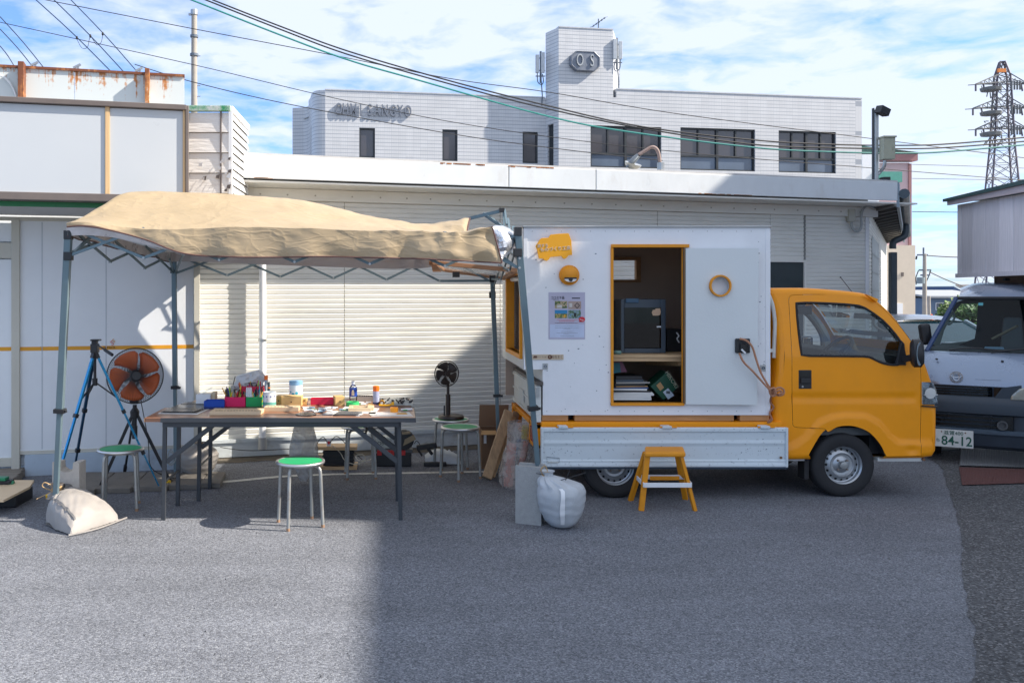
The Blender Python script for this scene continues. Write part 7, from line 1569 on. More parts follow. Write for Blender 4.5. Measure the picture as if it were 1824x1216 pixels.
ths = [.022, .018, .016, .012, .014, .016, .012, .01, .02, .014, .02, .03]; zc = Z(712, 7.4)
for k in range(12):
    sh = random.uniform(-.02, .02); wd = lerp(.34, .24, k/12)+random.uniform(-.03, .03); xa = X(1094, 7.4)+sh*.3
    m = papc[[0, 1, 0, 7, 4, 0, 5, 8, 4, 2, 3, 4][k]]
    mb = MB(); Mx = Matrix.Translation((xa+wd/2, 7.5, zc))@Matrix.Rotation(random.uniform(-.1, .1), 4, 'Z'); mb.box(-wd/2, wd/2, -.12, .12, 0, ths[k]-.002, M=Mx)
    tag(mb.build('folder', m, bevel=.001), '%s item of the paper and folder pile inside the cabin doorway' % names[k], 'folder'); zc += ths[k]
tag(MB().prism([P(1094, 641, 7.45), P(1107, 641, 7.45), P(1117, 662, 7.45), P(1094, 664, 7.45)], (0, .02, 0)).build('coloured_folder', mat('dusty_mauve', (.20, .07, .12), .6)), 'mauve folder leaning above the paper pile', 'folder')
tag(MB().prism([P(1093, 646, 7.43), P(1104, 646, 7.43), P(1106, 663, 7.43), P(1093, 665, 7.43)], (0, .01, 0)).build('coloured_folder', mat('deep_teal', (.01, .13, .16), .5)), 'teal folder leaning above the paper pile', 'folder')
gb2 = thing('green_tool_carton', 'dark green tool carton tipped on its corner inside the cabin doorway', 'carton', P(1188, 688, 7.4))
A_ = [P(1159, 688, 7.40), P(1189, 662, 7.40), P(1208, 690, 7.40), P(1182, 712, 7.40)]; Ad = Vector((0, .2, 0))
MB().prism(A_, Ad).build('carton_body', mat('carton_green', (.005, .065, .035), .45), gb2, bevel=.002)
text('HIKOKI', .05, P(1196.5, 676, 7.398), mat('carton_print', (.45, .42, .3), .5), gb2, 'lettering', .0005, tilt=R(-56))
MB().prism([P(1169, 686, 7.397), P(1176, 680, 7.397), P(1183, 690, 7.397), P(1176, 696, 7.397)], (0, .001, 0)).build('print_patch', m_kraft, gb2)
MB().prism([P(1181, 698, 7.394), P(1190, 691, 7.394), P(1201, 704, 7.394), P(1190, 711, 7.394)], (0, .001, 0)).build('shipping_label', mat('label_blueish', (.45, .52, .6), .4), gb2)
mb = MB(); [mb.box(X(1187+k*1.2, 7.39), X(1187.7+k*1.2, 7.39), 7.392, 7.3935, Z(701, 7.39), Z(696, 7.39)) for k in range(6)]; mb.build('print_bars', m_ink, gb2)
# rope from the door latch
m_rope = mat('pinkish_rope', (.50, .24, .14), .8, bump=.8, bscale=200)
rp_ = thing('orange_rope', 'pinkish orange rope tied from the door latch round the cabin corner', 'rope', P(1385, 697, 7.08))
Dr = 7.07
MB().tube(cat([P(1318, 603, Dr), P(1330, 607, Dr), P(1340, 618, Dr), P(1347, 640, Dr), P(1356, 665, Dr), P(1371, 690, Dr-.01), P(1378, 697, Dr)], 8), .0085, 7).build('rope_strand', m_rope, rp_, smooth=True)
MB().tube(cat([P(1317, 629, Dr), P(1325, 645, Dr), P(1341, 661, Dr), P(1358, 680, Dr), P(1372, 695, Dr-.02), P(1378, 701, Dr)], 8), .0085, 7).build('rope_strand', m_rope, rp_, smooth=True)
MB().tube(cat([P(1376, 690, Dr-.02), P(1381, 703, Dr-.03), P(1374, 704, Dr-.01), P(1371, 695, Dr-.03), P(1379, 691, Dr-.04), P(1382, 700, Dr-.04), P(1376, 704, Dr)], 8), .0085, 7).build('rope_knot', m_rope, rp_, smooth=True)
MB().tube(cat([P(1378, 694, Dr), P(1388, 690, Dr), P(1396, 694, Dr), P(1395, 702, Dr), P(1386, 704, Dr), P(1380, 699, Dr-.02)], 8), .0085, 7).build('rope_loop', m_rope, rp_, smooth=True)
MB().tube(cat([P(1380, 699, Dr), P(1389, 695, Dr-.02), P(1392, 699, Dr-.02), P(1386, 702, Dr-.02)], 8), .0085, 7).build('rope_loop', m_rope, rp_, smooth=True)
MB().tube(cat([P(1375, 702, 7.12), P(1372, 715, 7.17), P(1378, 725, 7.18), P(1371, 735, 7.18), P(1375, 747, 7.17), P(1368, 752, 7.15), P(1373, 746, 7.14)], 8), .0075, 7).build('rope_tail', mat('rope_shade', (.33, .15, .09), .8), rp_, smooth=True)
# ================================================================ YELLOW KEI TRUCK
DT = 7.2
tk = thing('yellow_mini_truck', 'yellow cab over mini truck with a lowered white side gate carrying the white cabin', 'truck', (X(1310, DT), 7.9, 0))
def TX(px): return X(px, DT)
def TZ_(py): return Z(py, DT)
m_wgate = mat('chipped_white_gate', (.60, .66, .69), .42, var=.04, vscale=3, grime=.85, gcol=(.05, .06, .07), gscale=34, gth=.665, detail=8.)
m_wclean = mat('old_white_metal', (.62, .63, .60), .45, var=.05, grime=.4, gcol=(.2, .18, .15), gscale=9, gth=.62)
def inpoly(p, poly):
    c = False; n = len(poly)
    for i in range(n):
        a, b = poly[i], poly[(i+1) % n]
        if (a[1] > p[1]) != (b[1] > p[1]) and p[0] < (b[0]-a[0])*(p[1]-a[1])/(b[1]-a[1])+a[0]: c = not c
    return c
def area(p): return sum(p[i][0]*p[(i+1) % len(p)][1]-p[(i+1) % len(p)][0]*p[i][1] for i in range(len(p)))/2
def offset(poly, d):
    """inward offset for ccw polygons"""
    if area(poly) < 0: poly = poly[::-1]
    n = len(poly); o = []
    for i in range(n):
        a, b, c = Vector(poly[i-1]), Vector(poly[i]), Vector(poly[(i+1) % n]); e1 = (b-a).normalized(); e2 = (c-b).normalized(); n1 = Vector((-e1.y, e1.x)); n2 = Vector((-e2.y, e2.x)); m_ = (n1+n2); m_ = m_.normalized() if m_.length > 1e-6 else n1
        o.append(tuple(b+m_*d/max(.5, m_.dot(n1))))
    return o
def smooth2(pts, k=5, closed=False): return [(p.x, p.y) for p in cat([(a, b, 0) for a, b in pts], k, closed)]
xz = lambda pts: [(TX(a), TZ_(b)) for a, b in pts]
# cab outline, clockwise from the top rear
top_l = smooth2([(1374, 522), (1377, 516), (1384, 513), (1415, 512.5), (1451, 513), (1492, 516), (1529, 519.5), (1552, 523.5), (1565, 531), (1596, 561), (1626, 605), (1638, 623), (1652, 650), (1663, 677), (1669, 694), (1671, 721)], 4)
low_l = [(1672.5, 727), (1672.5, 778), (1669, 803), (1662, 813.5), (1640, 816), (1569, 817)]
arch = smooth2([(1569, 817), (1562, 797), (1545, 776), (1526, 766), (1508, 763), (1488, 765.5), (1470, 775), (1456, 796), (1444, 818)], 4)
rear_l = [(1394, 818.5), (1390, 790), (1377, 752), (1379, 700), (1385, 665), (1388, 620), (1387, 560), (1381, 540)]
cabp = xz(top_l+low_l[:-1]+arch+rear_l)
arch_c = (TX(1505), TZ_(829))
def swage(x, z):
    """inward (+) / outward (-) offset of the body side"""
    d = 0.
    if z > 1.16: d += (z-1.16)*.13
    px = CX+x*F/DT; py = HY-(z-EYE)*F/DT
    if 1400 < px < 1634: d += .007*(sst(700, 704, py)-sst(711, 717, py))*sst(1400, 1415, px)*(1-sst(1624, 1634, px))
    c = pw(px, [(1380, 800), (1420, 789), (1438, 772), (1456, 751), (1478, 741), (1505, 737.5), (1540, 739), (1565, 752), (1584, 775), (1598, 786), (1640, 787)])
    d -= .016*sst(c-3, c+4, py)*(1-.0*sst(1640, 1645, px))
    d += .035*sst(TX(1610), TX(1672), x)**2*(1 if py < 725 else .7)
    # dent low at the front corner
    d += .010*math.exp(-(((px-1622)/9)**2+((py-800)/5)**2))
    return d
def panel(poly, holes, y, sgn=1, step=.03, extra=()):
    """dense side panel clipped to poly minus holes; y plane, sgn +1 near side, -1 far side"""
    def dens(pl): 
        o = []; n = len(pl)
        for i in range(n):
            a, b = Vector(pl[i]), Vector(pl[(i+1) % n]); k = max(1, int((b-a).length/step)); o += [tuple(a.lerp(b, j/k)) for j in range(k)]
        return o
    loops = [dens(poly)]+[dens(h) for h in holes]; vs, ed = [], []
    for lp in loops: b = len(vs); vs += lp; ed += [(b+i, b+(i+1) % len(lp)) for i in range(len(lp))]
    xs = [p[0] for p in poly]; zs = [p[1] for p in poly]; x = min(xs); k = 0
    bset = loops
    while x < max(xs):
        z = min(zs)+(step*.5 if k % 2 else 0)
        while z < max(zs):
            p = (x, z)
            if inpoly(p, poly) and not any(inpoly(p, h) for h in holes) and min((q[0]-x)**2+(q[1]-z)**2 for lp in bset for q in lp) > (step*.45)**2: vs.append(p)
            z += step
        x += step*.87; k += 1
    vs += list(extra)
    r = delaunay_2d_cdt([Vector(v) for v in vs], ed, [], 0, 1e-6); V = r[0]
    fs = []
    for f in r[2]:
        c = sum((V[i] for i in f), Vector((0, 0)))/len(f)
        if inpoly(c, poly) and not any(inpoly(c, h) for h in holes): fs.append(list(f))
    mb = MB(); mb.add([(v.x, y+sgn*swage(v.x, v.y), v.y) for v in V], fs); return mb
def edgewall(mb, poly, y, depth, sgn=1):
    n = len(poly); mb.add([(p[0], y+sgn*swage(*p), p[1]) for p in poly]+[(p[0], y+sgn*(swage(*p)+depth), p[1]) for p in poly], [(i, (i+1) % n, n+(i+1) % n, n+i) for i in range(n)])
RR = .045; inner = offset(cabp, RR)
if area(cabp) < 0: cabp = cabp[::-1]
door_o = xz(smooth2([(1411, 756), (1409.5, 700), (1409.5, 560), (1409.5, 536), (1412, 528), (1420, 525), (1455, 524), (1491, 524.5), (1530, 527.5), (1552, 532), (1577, 548), (1609, 585), (1632, 622), (1639, 648), (1640.5, 680), (1640, 740), (1638.5, 800)], 3)+[(1638, 811)]+[(1576, 812)]+smooth2([(1572, 806), (1564, 790), (1546, 770), (1526, 760.5), (1508, 757.5), (1488, 760), (1473, 768.5), (1466, 763), (1450, 762), (1420, 761), (1413, 759)], 3))
if area(door_o) < 0: door_o = door_o[::-1]
win = xz(smooth2([(1427, 632), (1424, 590), (1423, 545), (1427, 540), (1455, 539.5), (1491, 541), (1525, 543.5), (1545, 548.5), (1576, 571), (1597, 596), (1607, 614), (1610.5, 632), (1609, 643), (1597, 649.5), (1580, 648.5), (1565, 644), (1552, 637.5), (1538, 634.5), (1490, 634), (1440, 633.5)], 2))
if area(win) < 0: win = win[::-1]
gap = .0032; door_in = offset(door_o, gap)
# keep the seam open at the front: the door line continues down to the sill
doorhole = door_o
Yn, Yf = 7.19, 8.585
panel(inner, [doorhole], Yn, 1).build('cab_side', m_yel, tk, smooth=True)
mb = panel(inner, [offset(win, -.0)], Yf, -1, step=.06); mb.build('cab_side', m_yel, tk, smooth=True)
win_l = win; mb = panel(offset(cabp, .07), [offset(win, -.004)], Yf-.055, -1, step=.08); m_lin = mat('cab_lining', (.20, .21, .205), .75); mb.build('far_side_lining', m_lin, tk); mb = MB(); edgewall(mb, win, Yf-.055, -.05, -1); mb.build('window_reveal', m_lin, tk)
d_ = panel(door_in, [win], Yn, 1, step=.022); edgewall(d_, win, Yn, .025); dr_ = d_.build('door', m_yel, tk, smooth=True)
mb = MB(); edgewall(mb, door_o, Yn, .02); mb.build('door_gap_lining', m_black, tk)
# rounded skin: arcs from side panel to cross skin and the skin itself
n = len(cabp); cb_ = cabp; ii = offset(cabp, RR)
def normals():
    o = []
    for i in range(n): v = Vector(cb_[i])-Vector(ii[i]); o.append(v)
    return o
nv_ = normals()
def isglass(i):
    a, b = cb_[i], cb_[(i+1) % n]; mx_, mz = (a[0]+b[0])/2, (a[1]+b[1])/2; return TX(1556) < mx_ < TX(1634) and mz > TZ_(612)
def isarch(i): a = cb_[i]; return (Vector(a)-Vector(arch_c)).length < .34 and a[1] < TZ_(762)
mbk = MB(); mgl = MB(); mar = MB()
ang = [0, 22.5, 45, 67.5, 90]
for i in range(n):
    j = (i+1) % n; rowi, rowj = [], []
    if isarch(i) and isarch(j):
        for y0, y1, s_ in ((Yn, Yn+.22, 1), (Yf, Yf-.22, -1)): mar.add([(ii[i][0], y0+s_*swage(*ii[i]), ii[i][1]), (ii[j][0], y0+s_*swage(*ii[j]), ii[j][1]), (ii[j][0], y1, ii[j][1]), (ii[i][0], y1, ii[i][1])], [(0, 1, 2, 3)])
        continue
    for idx, row in ((i, rowi), (j, rowj)):
        p = Vector(ii[idx]); v = nv_[idx]; s = swage(*ii[idx])
        for a in ang: q = p+v*math.sin(R(a)); row.append(Vector((q.x, Yn+s+RR*(1-math.cos(R(a))), q.y)))
        for a in ang[::-1]: q = p+v*math.sin(R(a)); row.append(Vector((q.x, Yf-s-RR*(1-math.cos(R(a))), q.y)))
    for k in range(9):
        q = (rowi[k], rowj[k], rowj[k+1], rowi[k+1])
        if k == 4 and isglass(i):
            mgl.add([rowi[4]+Vector((0, .03, 0)), rowj[4]+Vector((0, .03, 0)), rowj[5]-Vector((0, .03, 0)), rowi[5]-Vector((0, .03, 0))], [(0, 1, 2, 3)])
        else: mbk.add(q, [(0, 1, 2, 3)])
bm_o = mbk.build('cab_shell', m_yel, tk)
bm = bmesh.new(); bm.from_mesh(bm_o.data); bmesh.ops.remove_doubles(bm, verts=bm.verts, dist=.0004); bmesh.ops.recalc_face_normals(bm, faces=bm.faces); bm.to_mesh(bm_o.data); bm.free()
bm_o.data.polygons.foreach_set('use_smooth', [True]*len(bm_o.data.polygons)); bm_o.data.set_sharp_from_angle(angle=R(50))
m_gl = glass('vehicle_glass', (.80, .88, .87), .03)
mgl.build('windscreen', m_gl, tk); mar.build('wheel_arch_liner', m_black, tk)
# door window: rubber, glass; inner door liner
MB().tube([(p[0], Yn+swage(*p)-.0, p[1]) for p in win], .010, 6, closed=True).build('window_rubber', m_rubber, dr_, smooth=True)
mb = MB(); mb.add([(p[0], Yn+swage(*p)+.018, p[1]) for p in win], [tuple(range(len(win)))]); mb.build('window_glass', m_gl, dr_)
MB().tube([(p[0], Yf-swage(*p), p[1]) for p in win], .013, 6, closed=True).build('window_rubber', m_rubber, tk)
# interior
m_int = mat('cab_interior_grey', (.12, .125, .125), .7); m_intl = mat('cab_trim_light', (.36, .37, .36), .7); m_dash = mat('dashboard', (.03, .033, .035), .6)
MB().box(TX(1392), TX(1640), Yn+.08, Yf-.08, .5, .56).build('floor', m_int, tk)
mb = MB(); mb.prism([(TX(1545), Yn+.1, TZ_(634)), (TX(1560), Yn+.1, TZ_(628)), (TX(1600), Yn+.1, TZ_(633)), (TX(1628), Yn+.1, TZ_(640)), (TX(1628), Yn+.1, .7), (TX(1570), Yn+.1, .7)], (0, Yf-Yn-.2, 0)); mb.build('dashboard', m_dash, tk, bevel=.01)
mb = MB(); mb.prism([(TX(1622), Yn+.05, TZ_(640)), (TX(1634), Yn+.05, TZ_(628)), (TX(1655), Yn+.05, TZ_(665)), (TX(1655), Yn+.05, TZ_(800)), (TX(1622), Yn+.05, TZ_(800))], (0, Yf-Yn-.1, 0)); mb.build('inner_cowl', m_dash, tk)
mb = MB(); mb.box(TX(1391), TX(1400), Yn+.08, Yf-.08, .56, TZ_(628)); mb.build('rear_trim', m_int, tk)
mb = MB(); mb.box(TX(1430), TX(1545), Yn+.09, Yf-.1, .56, TZ_(655)); mb.build('seat_base', m_dash, tk, bevel=.03)
for yy in (7.35, 8.0): MB().prism([(TX(1404), yy, .9), (TX(1432), yy, .9), (TX(1420), yy, TZ_(628)), (TX(1403), yy, TZ_(628))], (0, .45, 0)).build('seat_back', m_dash, tk, bevel=.03)
sw_c = Vector((TX(1521), 7.52, TZ_(634))); ax_ = Vector((.75, 0, -.66)); u1 = Vector((0, 1, 0)); u2 = ax_.cross(u1).normalized()
MB().tube([sw_c+(u1*math.cos(a)+u2*math.sin(a))*.185 for a in [2*math.pi*k/32 for k in range(32)]], .014, 8, closed=True).build('steering_wheel', m_dash, tk, smooth=True)
mb = MB(); [mb.bar(sw_c+ax_*.03, sw_c+(u1*math.cos(a)+u2*math.sin(a))*.18, .03, .02) for a in (0, 2.2, 4.0)]; mb.bar(sw_c, sw_c+ax_*.3, .06); mb.build('steering_column', m_dash, tk)
MB().box(TX(1467)*1.0, TX(1516), 7.86, 7.9, Z(560, 7.9), Z(545, 7.9)).build('rear_view_mirror', m_dash, tk, bevel=.01)
MB().bar((TX(1500), 7.88, Z(545, 7.9)), (TX(1512), 7.88, Z(530, 7.9)), .015).build('mirror_stem', m_dash, tk)
# light coloured inner pillars and headliner of the far side
mb = MB(); wv = offset(win, .0); wo = offset(win, -.06)
mb2 = MB(); k_ = len(wv); mb2.add([(p[0], Yf-.06, p[1]) for p in wv]+[(p[0], Yf-.062, p[1]) for p in wo], [(i, (i+1) % k_, k_+(i+1) % k_, k_+i) for i in range(k_)]); mb2.build('inner_pillar_trim', m_intl, tk)
for (a, b) in (((1572, 562), (1590, 590)),): MB().tube(cat([(TX(a[0]), Yn+.12, TZ_(a[1])), (TX(1573), Yn+.15, TZ_(578)), (TX(b[0]-2), Yn+.15, TZ_(b[1])), (TX(b[0]+5), Yn+.12, TZ_(591))], 5), .010, 8).build('grab_handle', m_intl, tk, smooth=True)
MB().tube(cat([(TX(1457), Yf-.12, TZ_(548)), (TX(1452), Yf-.15, TZ_(556)), (TX(1462), Yf-.15, TZ_(584)), (TX(1470), Yf-.12, TZ_(588))], 5), .010, 8).build('grab_handle', m_intl, tk, smooth=True)
# far B-pillar slanted, seen through the glass
MB().bar((TX(1452), Yf-.07, TZ_(545)), (TX(1478), Yf-.07, TZ_(634)), .05, .03).build('inner_pillar', m_intl, tk)
mb = MB(); mb.bar((TX(1572), 7.6, TZ_(632)), (TX(1560), 7.6, TZ_(606)), .012, .03); mb.bar((TX(1577), 7.7, TZ_(634)), (TX(1567), 7.7, TZ_(612)), .03, .01); mb.build('dashboard_papers', MC['tan_metal'], tk)
# door handle
mb = MB(); mb.box(TX(1421.5), TX(1444.5), Yn-.004, Yn+.01, TZ_(692), TZ_(658.5)); hd_o = mb.build('handle_bezel', m_black, dr_, bevel=.005)
MB().box(TX(1423.5), TX(1442.5), Yn-.008, Yn-.003, TZ_(672), TZ_(660.5)).build('handle_recess', MC['near_black'], hd_o, bevel=.003); MB().box(TX(1424), TX(1442), Yn-.020, Yn-.003, TZ_(682), TZ_(673)).build('handle_lever', m_black, hd_o, bevel=.004)
MB().lathe([(.008, 0), (.008, -.005), (0, -.005)], (TX(1428), Yn-.003, TZ_(688)), (0, 1, 0), 12).build('lock', m_steel, hd_o)
# mirrors
mm_ = thing  # (kept short)
mb = MB(); mb.lathe([(.0, 0), (.02, .002), (.026, .02), (.026, .07), (.02, .09), (0, .092)], (0, 0, 0), (1, 0, 0), 20)
for v in mb.v: v.x, v.y, v.z = v.x, v.y*2.6, v.z*4.4
M_ = Matrix.Translation((TX(1605), 7.07, TZ_(627)))@Matrix.Rotation(R(-22), 4, 'Z')@Matrix.Rotation(R(-2), 4, 'Y'); mb.v = [M_@v for v in mb.v]
mr_ = mb.build('mirror_housing', m_black, tk, smooth=True)
mb = MB(); mb.lathe([(0, .0), (.022, .0)], (.045, -.0, 0), (.3, -1, 0), 20)
gl_ = MB(); 
pts_ = [(TX(1612)+.030*math.cos(a), 7.0+.01*math.cos(a), TZ_(627)+.095*math.sin(a)) for a in [2*math.pi*k/24 for k in range(24)]]
gl_.prism(pts_, (.0, .004, 0)); gl_.build('mirror_glass', mat('mirror', (.35, .42, .45), .05, 1.), mr_)
MB().prism([(TX(1594), Yn-.01, TZ_(650)), (TX(1612), Yn-.01, TZ_(650)), (TX(1609), Yn-.01, TZ_(612)), (TX(1604), Yn-.01, TZ_(606))], (0, .03, 0)).build('mirror_base', m_black, tk, bevel=.004)
MB().bar((TX(1606), Yn, TZ_(640)), (TX(1612), 7.08, TZ_(634)), .03, .05).build('mirror_arm', m_black, tk)
mb = MB(); mb.box(TX(1462), TX(1477), 8.70, 8.78, Z(628, 8.75), Z(600, 8.75)); 
mf = MB(); xm_, ym_ = X(1437, 8.72), 8.72; mf.box(xm_-.06, xm_+.06, ym_-.02, ym_+.06, Z(627, 8.72), Z(599, 8.72)); mfo = mf.build('far_mirror_housing', m_black, tk, bevel=.02)
MB().box(xm_-.045, xm_+.03, ym_-.026, ym_-.021, Z(625, 8.72), Z(601, 8.72)).build('mirror_glass', mat('mirror_bright', (.75, .72, .6), .08, .9), mfo, bevel=.01)
# headlight, indicator
hl = xz([(1641.5, 680), (1660, 680.5), (1664, 683), (1669.5, 695), (1671.5, 716), (1669, 721), (1642, 720)])
mb = MB(); mb.prism([(p[0], Yn+swage(*p)-.006, p[1]) for p in hl], (0, .05, 0)); hlo = mb.build('headlight_housing', mat('headlight_chrome', (.62, .64, .65), .22, .6, var=.3, vscale=40), tk, bevel=.006)
mb = MB(); mb.prism([(p[0], Yn+swage(*p)-.014, p[1]) for p in hl], (0, .004, 0)); mb.build('headlight_lens', glass('lens_glass', (.85, .9, .92), .10), hlo)
mb = MB(); mb.lathe([(.045, 0), (.03, .02), (.0, .03)], (TX(1656), Yn+.0, TZ_(700)), (0, 1, 0), 18); mb.box(TX(1643), TX(1668), Yn-.0112, Yn-.0075, TZ_(703), TZ_(701.5)); mb.build('reflector', m_alu, hlo)
MB().prism([(TX(1537), 7.45, TZ_(521)), (TX(1546), 7.45, TZ_(522.5)), (TX(1569), 7.45, TZ_(535)), (TX(1562), 7.45, TZ_(533))], (0, .035, 0)).build('antenna_base', m_black, tk, bevel=.004)
MB().tube([(TX(1551), 7.46, TZ_(525)), (TX(1526), 7.46, TZ_(493))], .003, 5).build('aerial', m_black, tk); MB().lathe([(.006, -.006), (.006, .006)], (TX(1526), 7.46, TZ_(493)), n=8).build('aerial_tip', m_black, tk)
MB().prism([(TX(1544), Yn+.02, TZ_(524)), (TX(1566), Yn+.02, TZ_(533)), (TX(1563), Yn+.02, TZ_(538)), (TX(1549), Yn+.02, TZ_(528))], (0, .03, 0)).build('cowl_bump', m_yel, tk)
# bumper seam and lower line
mb = MB(); mb.prism([(TX(1641), Yn-.012, TZ_(721.5)), (TX(1641), Yn-.012, TZ_(723.5)), (TX(1674), Yn+.02, TZ_(726)), (TX(1674), Yn+.02, TZ_(724))], (0, .03, 0)); mb.build('bumper_seam', m_black, tk)
MB().box(TX(1566), TX(1645), Yn+.03, Yn+.1, TZ_(822), TZ_(816)).build('sill', m_wclean, tk); MB().lathe([(.012, -.02), (.012, .0)], (TX(1646), Yn+.03, TZ_(818)), (0, 1, 0), 10).build('tow_eye', mat('rust_brown', (.2, .1, .05), .8), tk)
# cab back white curved tube guard
MB().tube(cat([(TX(1375), 7.26, TZ_(525)), (TX(1382), 7.26, TZ_(545)), (TX(1386), 7.26, TZ_(575)), (TX(1385), 7.26, TZ_(610)), (TX(1384), 7.26, TZ_(638))], 6), .016, 8).build('rear_guard', m_wclean, tk, smooth=True)
MB().box(TX(1372), TX(1385), 7.25, 7.28, TZ_(628), TZ_(622)).build('guard_bracket', m_wclean, tk)
# wheels
def wheel(cx0, y0, near=True):
    s = 1 if near else -1; z0 = .26; c = (cx0, y0, z0); a = (0, s, 0)
    tprof = [(.155, .0), (.175, -.008), (.215, -.012), (.245, -.006), (.257, .008), (.260, .03), (.260, .115), (.255, .135), (.24, .145), (.155, .14)]
    ty = MB().lathe(tprof, c, a, 56, cap=False); [None]
    tyre = ty.build('tyre', m_rubber, tk, smooth=40)
    gr = MB(); [gr.tube([(cx0+math.cos(q)*.2606, y0+s*yy, z0+math.sin(q)*.2606) for q in [2*math.pi*i/48 for i in range(48)]], .002, 4, closed=True) for yy in (.045, .075, .1)]; gr.build('tread_groove', m_black, tyre)
    m_rim = mat('silver_steel_rim', (.42, .44, .46), .35, .7, var=.08)
    MB().lathe([(.158, .002), (.162, .0), (.166, .004), (.160, .014), (.150, .02), (.146, .045), (.138, .048), (.115, .03), (.098, .024), (.088, .034), (.07, .036), (.05, .022), (.034, .02), (.032, .004), (.0, .002)], c, a, 56, cap=False).build('rim', m_rim, tyre, smooth=35)
    mh = MB()
    for k in range(16): q = 2*math.pi*k/16; p = Vector((cx0+math.cos(q)*.126, y0+s*.037, z0+math.sin(q)*.126)); mh.lathe([(.0105, 0), (.0, -.0005)], p-Vector((0, s*.003, 0)), (math.cos(q)*-.45, s*.89, math.sin(q)*-.45), 10)
    mh.build('vent_holes', MC['near_black'], tyre)
    for k in range(4): q = math.pi/4+math.pi/2*k; MB().cyl((cx0+math.cos(q)*.052, y0+s*.02, z0+math.sin(q)*.052), (cx0+math.cos(q)*.052, y0+s*.004, z0+math.sin(q)*.052), .009, n=6).build('wheel_nut', mat('rusty_nut', (.25, .2, .17), .6, .4), tyre)
    MB().lathe([(.034, -.001), (.03, -.012), (.012, -.014), (0, -.014)], (cx0, y0, z0), a, 20, cap=False).build('hub_cap', m_steel, tyre, smooth=40)
wheel(TX(1504), 7.215); wheel(TX(1094.5), 7.17); wheel(TX(1504), 8.58, False); wheel(TX(1094.5), 8.58, False)
# bed: deck, yellow rail, side gate, tail gate, rear frame, chassis
zg1, zg0_ = TZ_(758), TZ_(827)
MB().box(TX(963), TX(1390), 7.16, 8.62, TZ_(764), TZ_(750.5)).build('bed_deck', m_yel, tk, bevel=.004)
g0, g1 = TX(960), TX(1393)
mb = MB(); prof = [(7.110, zg1), (7.095, zg1), (7.090, zg1-.008), (7.090, zg1-.030), (7.102, zg1-.036), (7.104, zg1-.10), (7.098, zg1-.125), (7.104, zg1-.15), (7.104, zg0_+.060), (7.096, zg0_+.055), (7.092, zg0_+.048), (7.096, zg0_+.042), (7.090, zg0_+.022), (7.088, zg0_+.008), (7.094, zg0_), (7.13, zg0_), (7.13, zg1)]
mb.add([(g0+.018, y, z) for y, z in prof]+[(g1-.018, y, z) for y, z in prof], [(i, (i+1) % len(prof), len(prof)+(i+1) % len(prof), len(prof)+i) for i in range(len(prof))])
sg_o = mb.build('side_gate', m_wgate, tk)
for a in (g0, g1-.018): MB().box(a, a+.018, 7.084, 7.13, zg0_-.001, zg1+.002).build('gate_end', m_wgate, sg_o, bevel=.004)
MB().box(g0, g1, 7.10, 7.14, zg0_-.016, zg0_-.001).build('gate_lip', mat('dark_blue_steel', (.03, .05, .08), .5), sg_o)
for px in (998, 1180, 1352): MB().box(TX(px-8), TX(px+8), 7.07, 7.15, zg1-.002, zg1+.016).build('gate_hinge', m_wgate, sg_o, bevel=.003); MB().cyl((TX(px-12), 7.09, zg1+.006), (TX(px+18), 7.09, zg1+.006), .006, n=8).build('hinge_pin', m_yel, sg_o)
MB().box(TX(1378), TX(1382), 7.08, 7.088, TZ_(812), TZ_(808)).build('rust_spot', MC['rust_brown'], sg_o); MB().box(TX(970), TX(990), 7.082, 7.09, TZ_(819), TZ_(817.5)).build('gate_latch', m_wclean, sg_o)
mb = MB(); mb.tube([(TX(970), 7.094, TZ_(818)), (TX(970), 7.094, TZ_(809)), (TX(992), 7.094, TZ_(811)), (TX(992), 7.094, TZ_(818))], .003, 4, closed=True); mb.build('latch_outline', m_antd, sg_o)
random.seed(77); mb = MB()
for k in range(230):
    px = random.choice([random.gauss(985, 22), random.gauss(1352, 24), random.uniform(965, 1390)]); px = max(964, min(1389, px)); py = random.uniform(770, 806) if random.random() < .8 else random.uniform(759, 764)
    s = abs(random.gauss(0, .003))+.0008; x, z = TX(px), TZ_(py); mb.prism([(x, 7.1035 if py > 768 else 7.0898, z), (x+s*random.uniform(.8, 2.2), 7.1035 if py > 768 else 7.0898, z+s*random.uniform(-.6, .6)), (x+s*.6, 7.1035 if py > 768 else 7.0898, z+s)], (0, .001, 0))
for k in range(5): x, z = TX(random.uniform(1020, 1200)), TZ_(random.uniform(770, 800)); mb.bar((x, 7.1035, z), (x+random.uniform(.01, .03), 7.1035, z-random.uniform(.005, .02)), .002)
mb.build('paint_chips', m_antd, sg_o, kind='stuff')
# tail gate raised at the left
tx0 = X(963, DT)
mb = MB(); mb.box(tx0-.03, tx0, 7.22, 8.62, TZ_(752), TZ_(686)); tg = mb.build('tail_gate', m_wclean, tk, bevel=.004)
mb = MB()
for z0, z1 in ((TZ_(748), TZ_(744)), (TZ_(722), TZ_(718)), (TZ_(694), TZ_(688))): mb.box(tx0-.042, tx0-.031, 7.24, 8.60, z0, z1)
mb.build('gate_rib', m_wclean, tg, bevel=.003)
mb = MB(); mb.prism([(tx0-.043, 7.85, TZ_(735)), (tx0-.043, 8.2, TZ_(735)), (tx0-.043, 8.15, TZ_(712)), (tx0-.043, 7.9, TZ_(712))], (.008, 0, 0)); mb.build('stamped_recess', m_wclean, tg)
MB().box(tx0-.045, tx0+.005, 7.20, 7.24, TZ_(752), TZ_(688)).build('corner_post', m_wclean, tg, bevel=.004); MB().box(tx0-.035, tx0+.02, 7.19, 8.62, TZ_(686), TZ_(680)).build('top_rail', mat('tail_rail_brown', (.1, .085, .075), .6), tg)
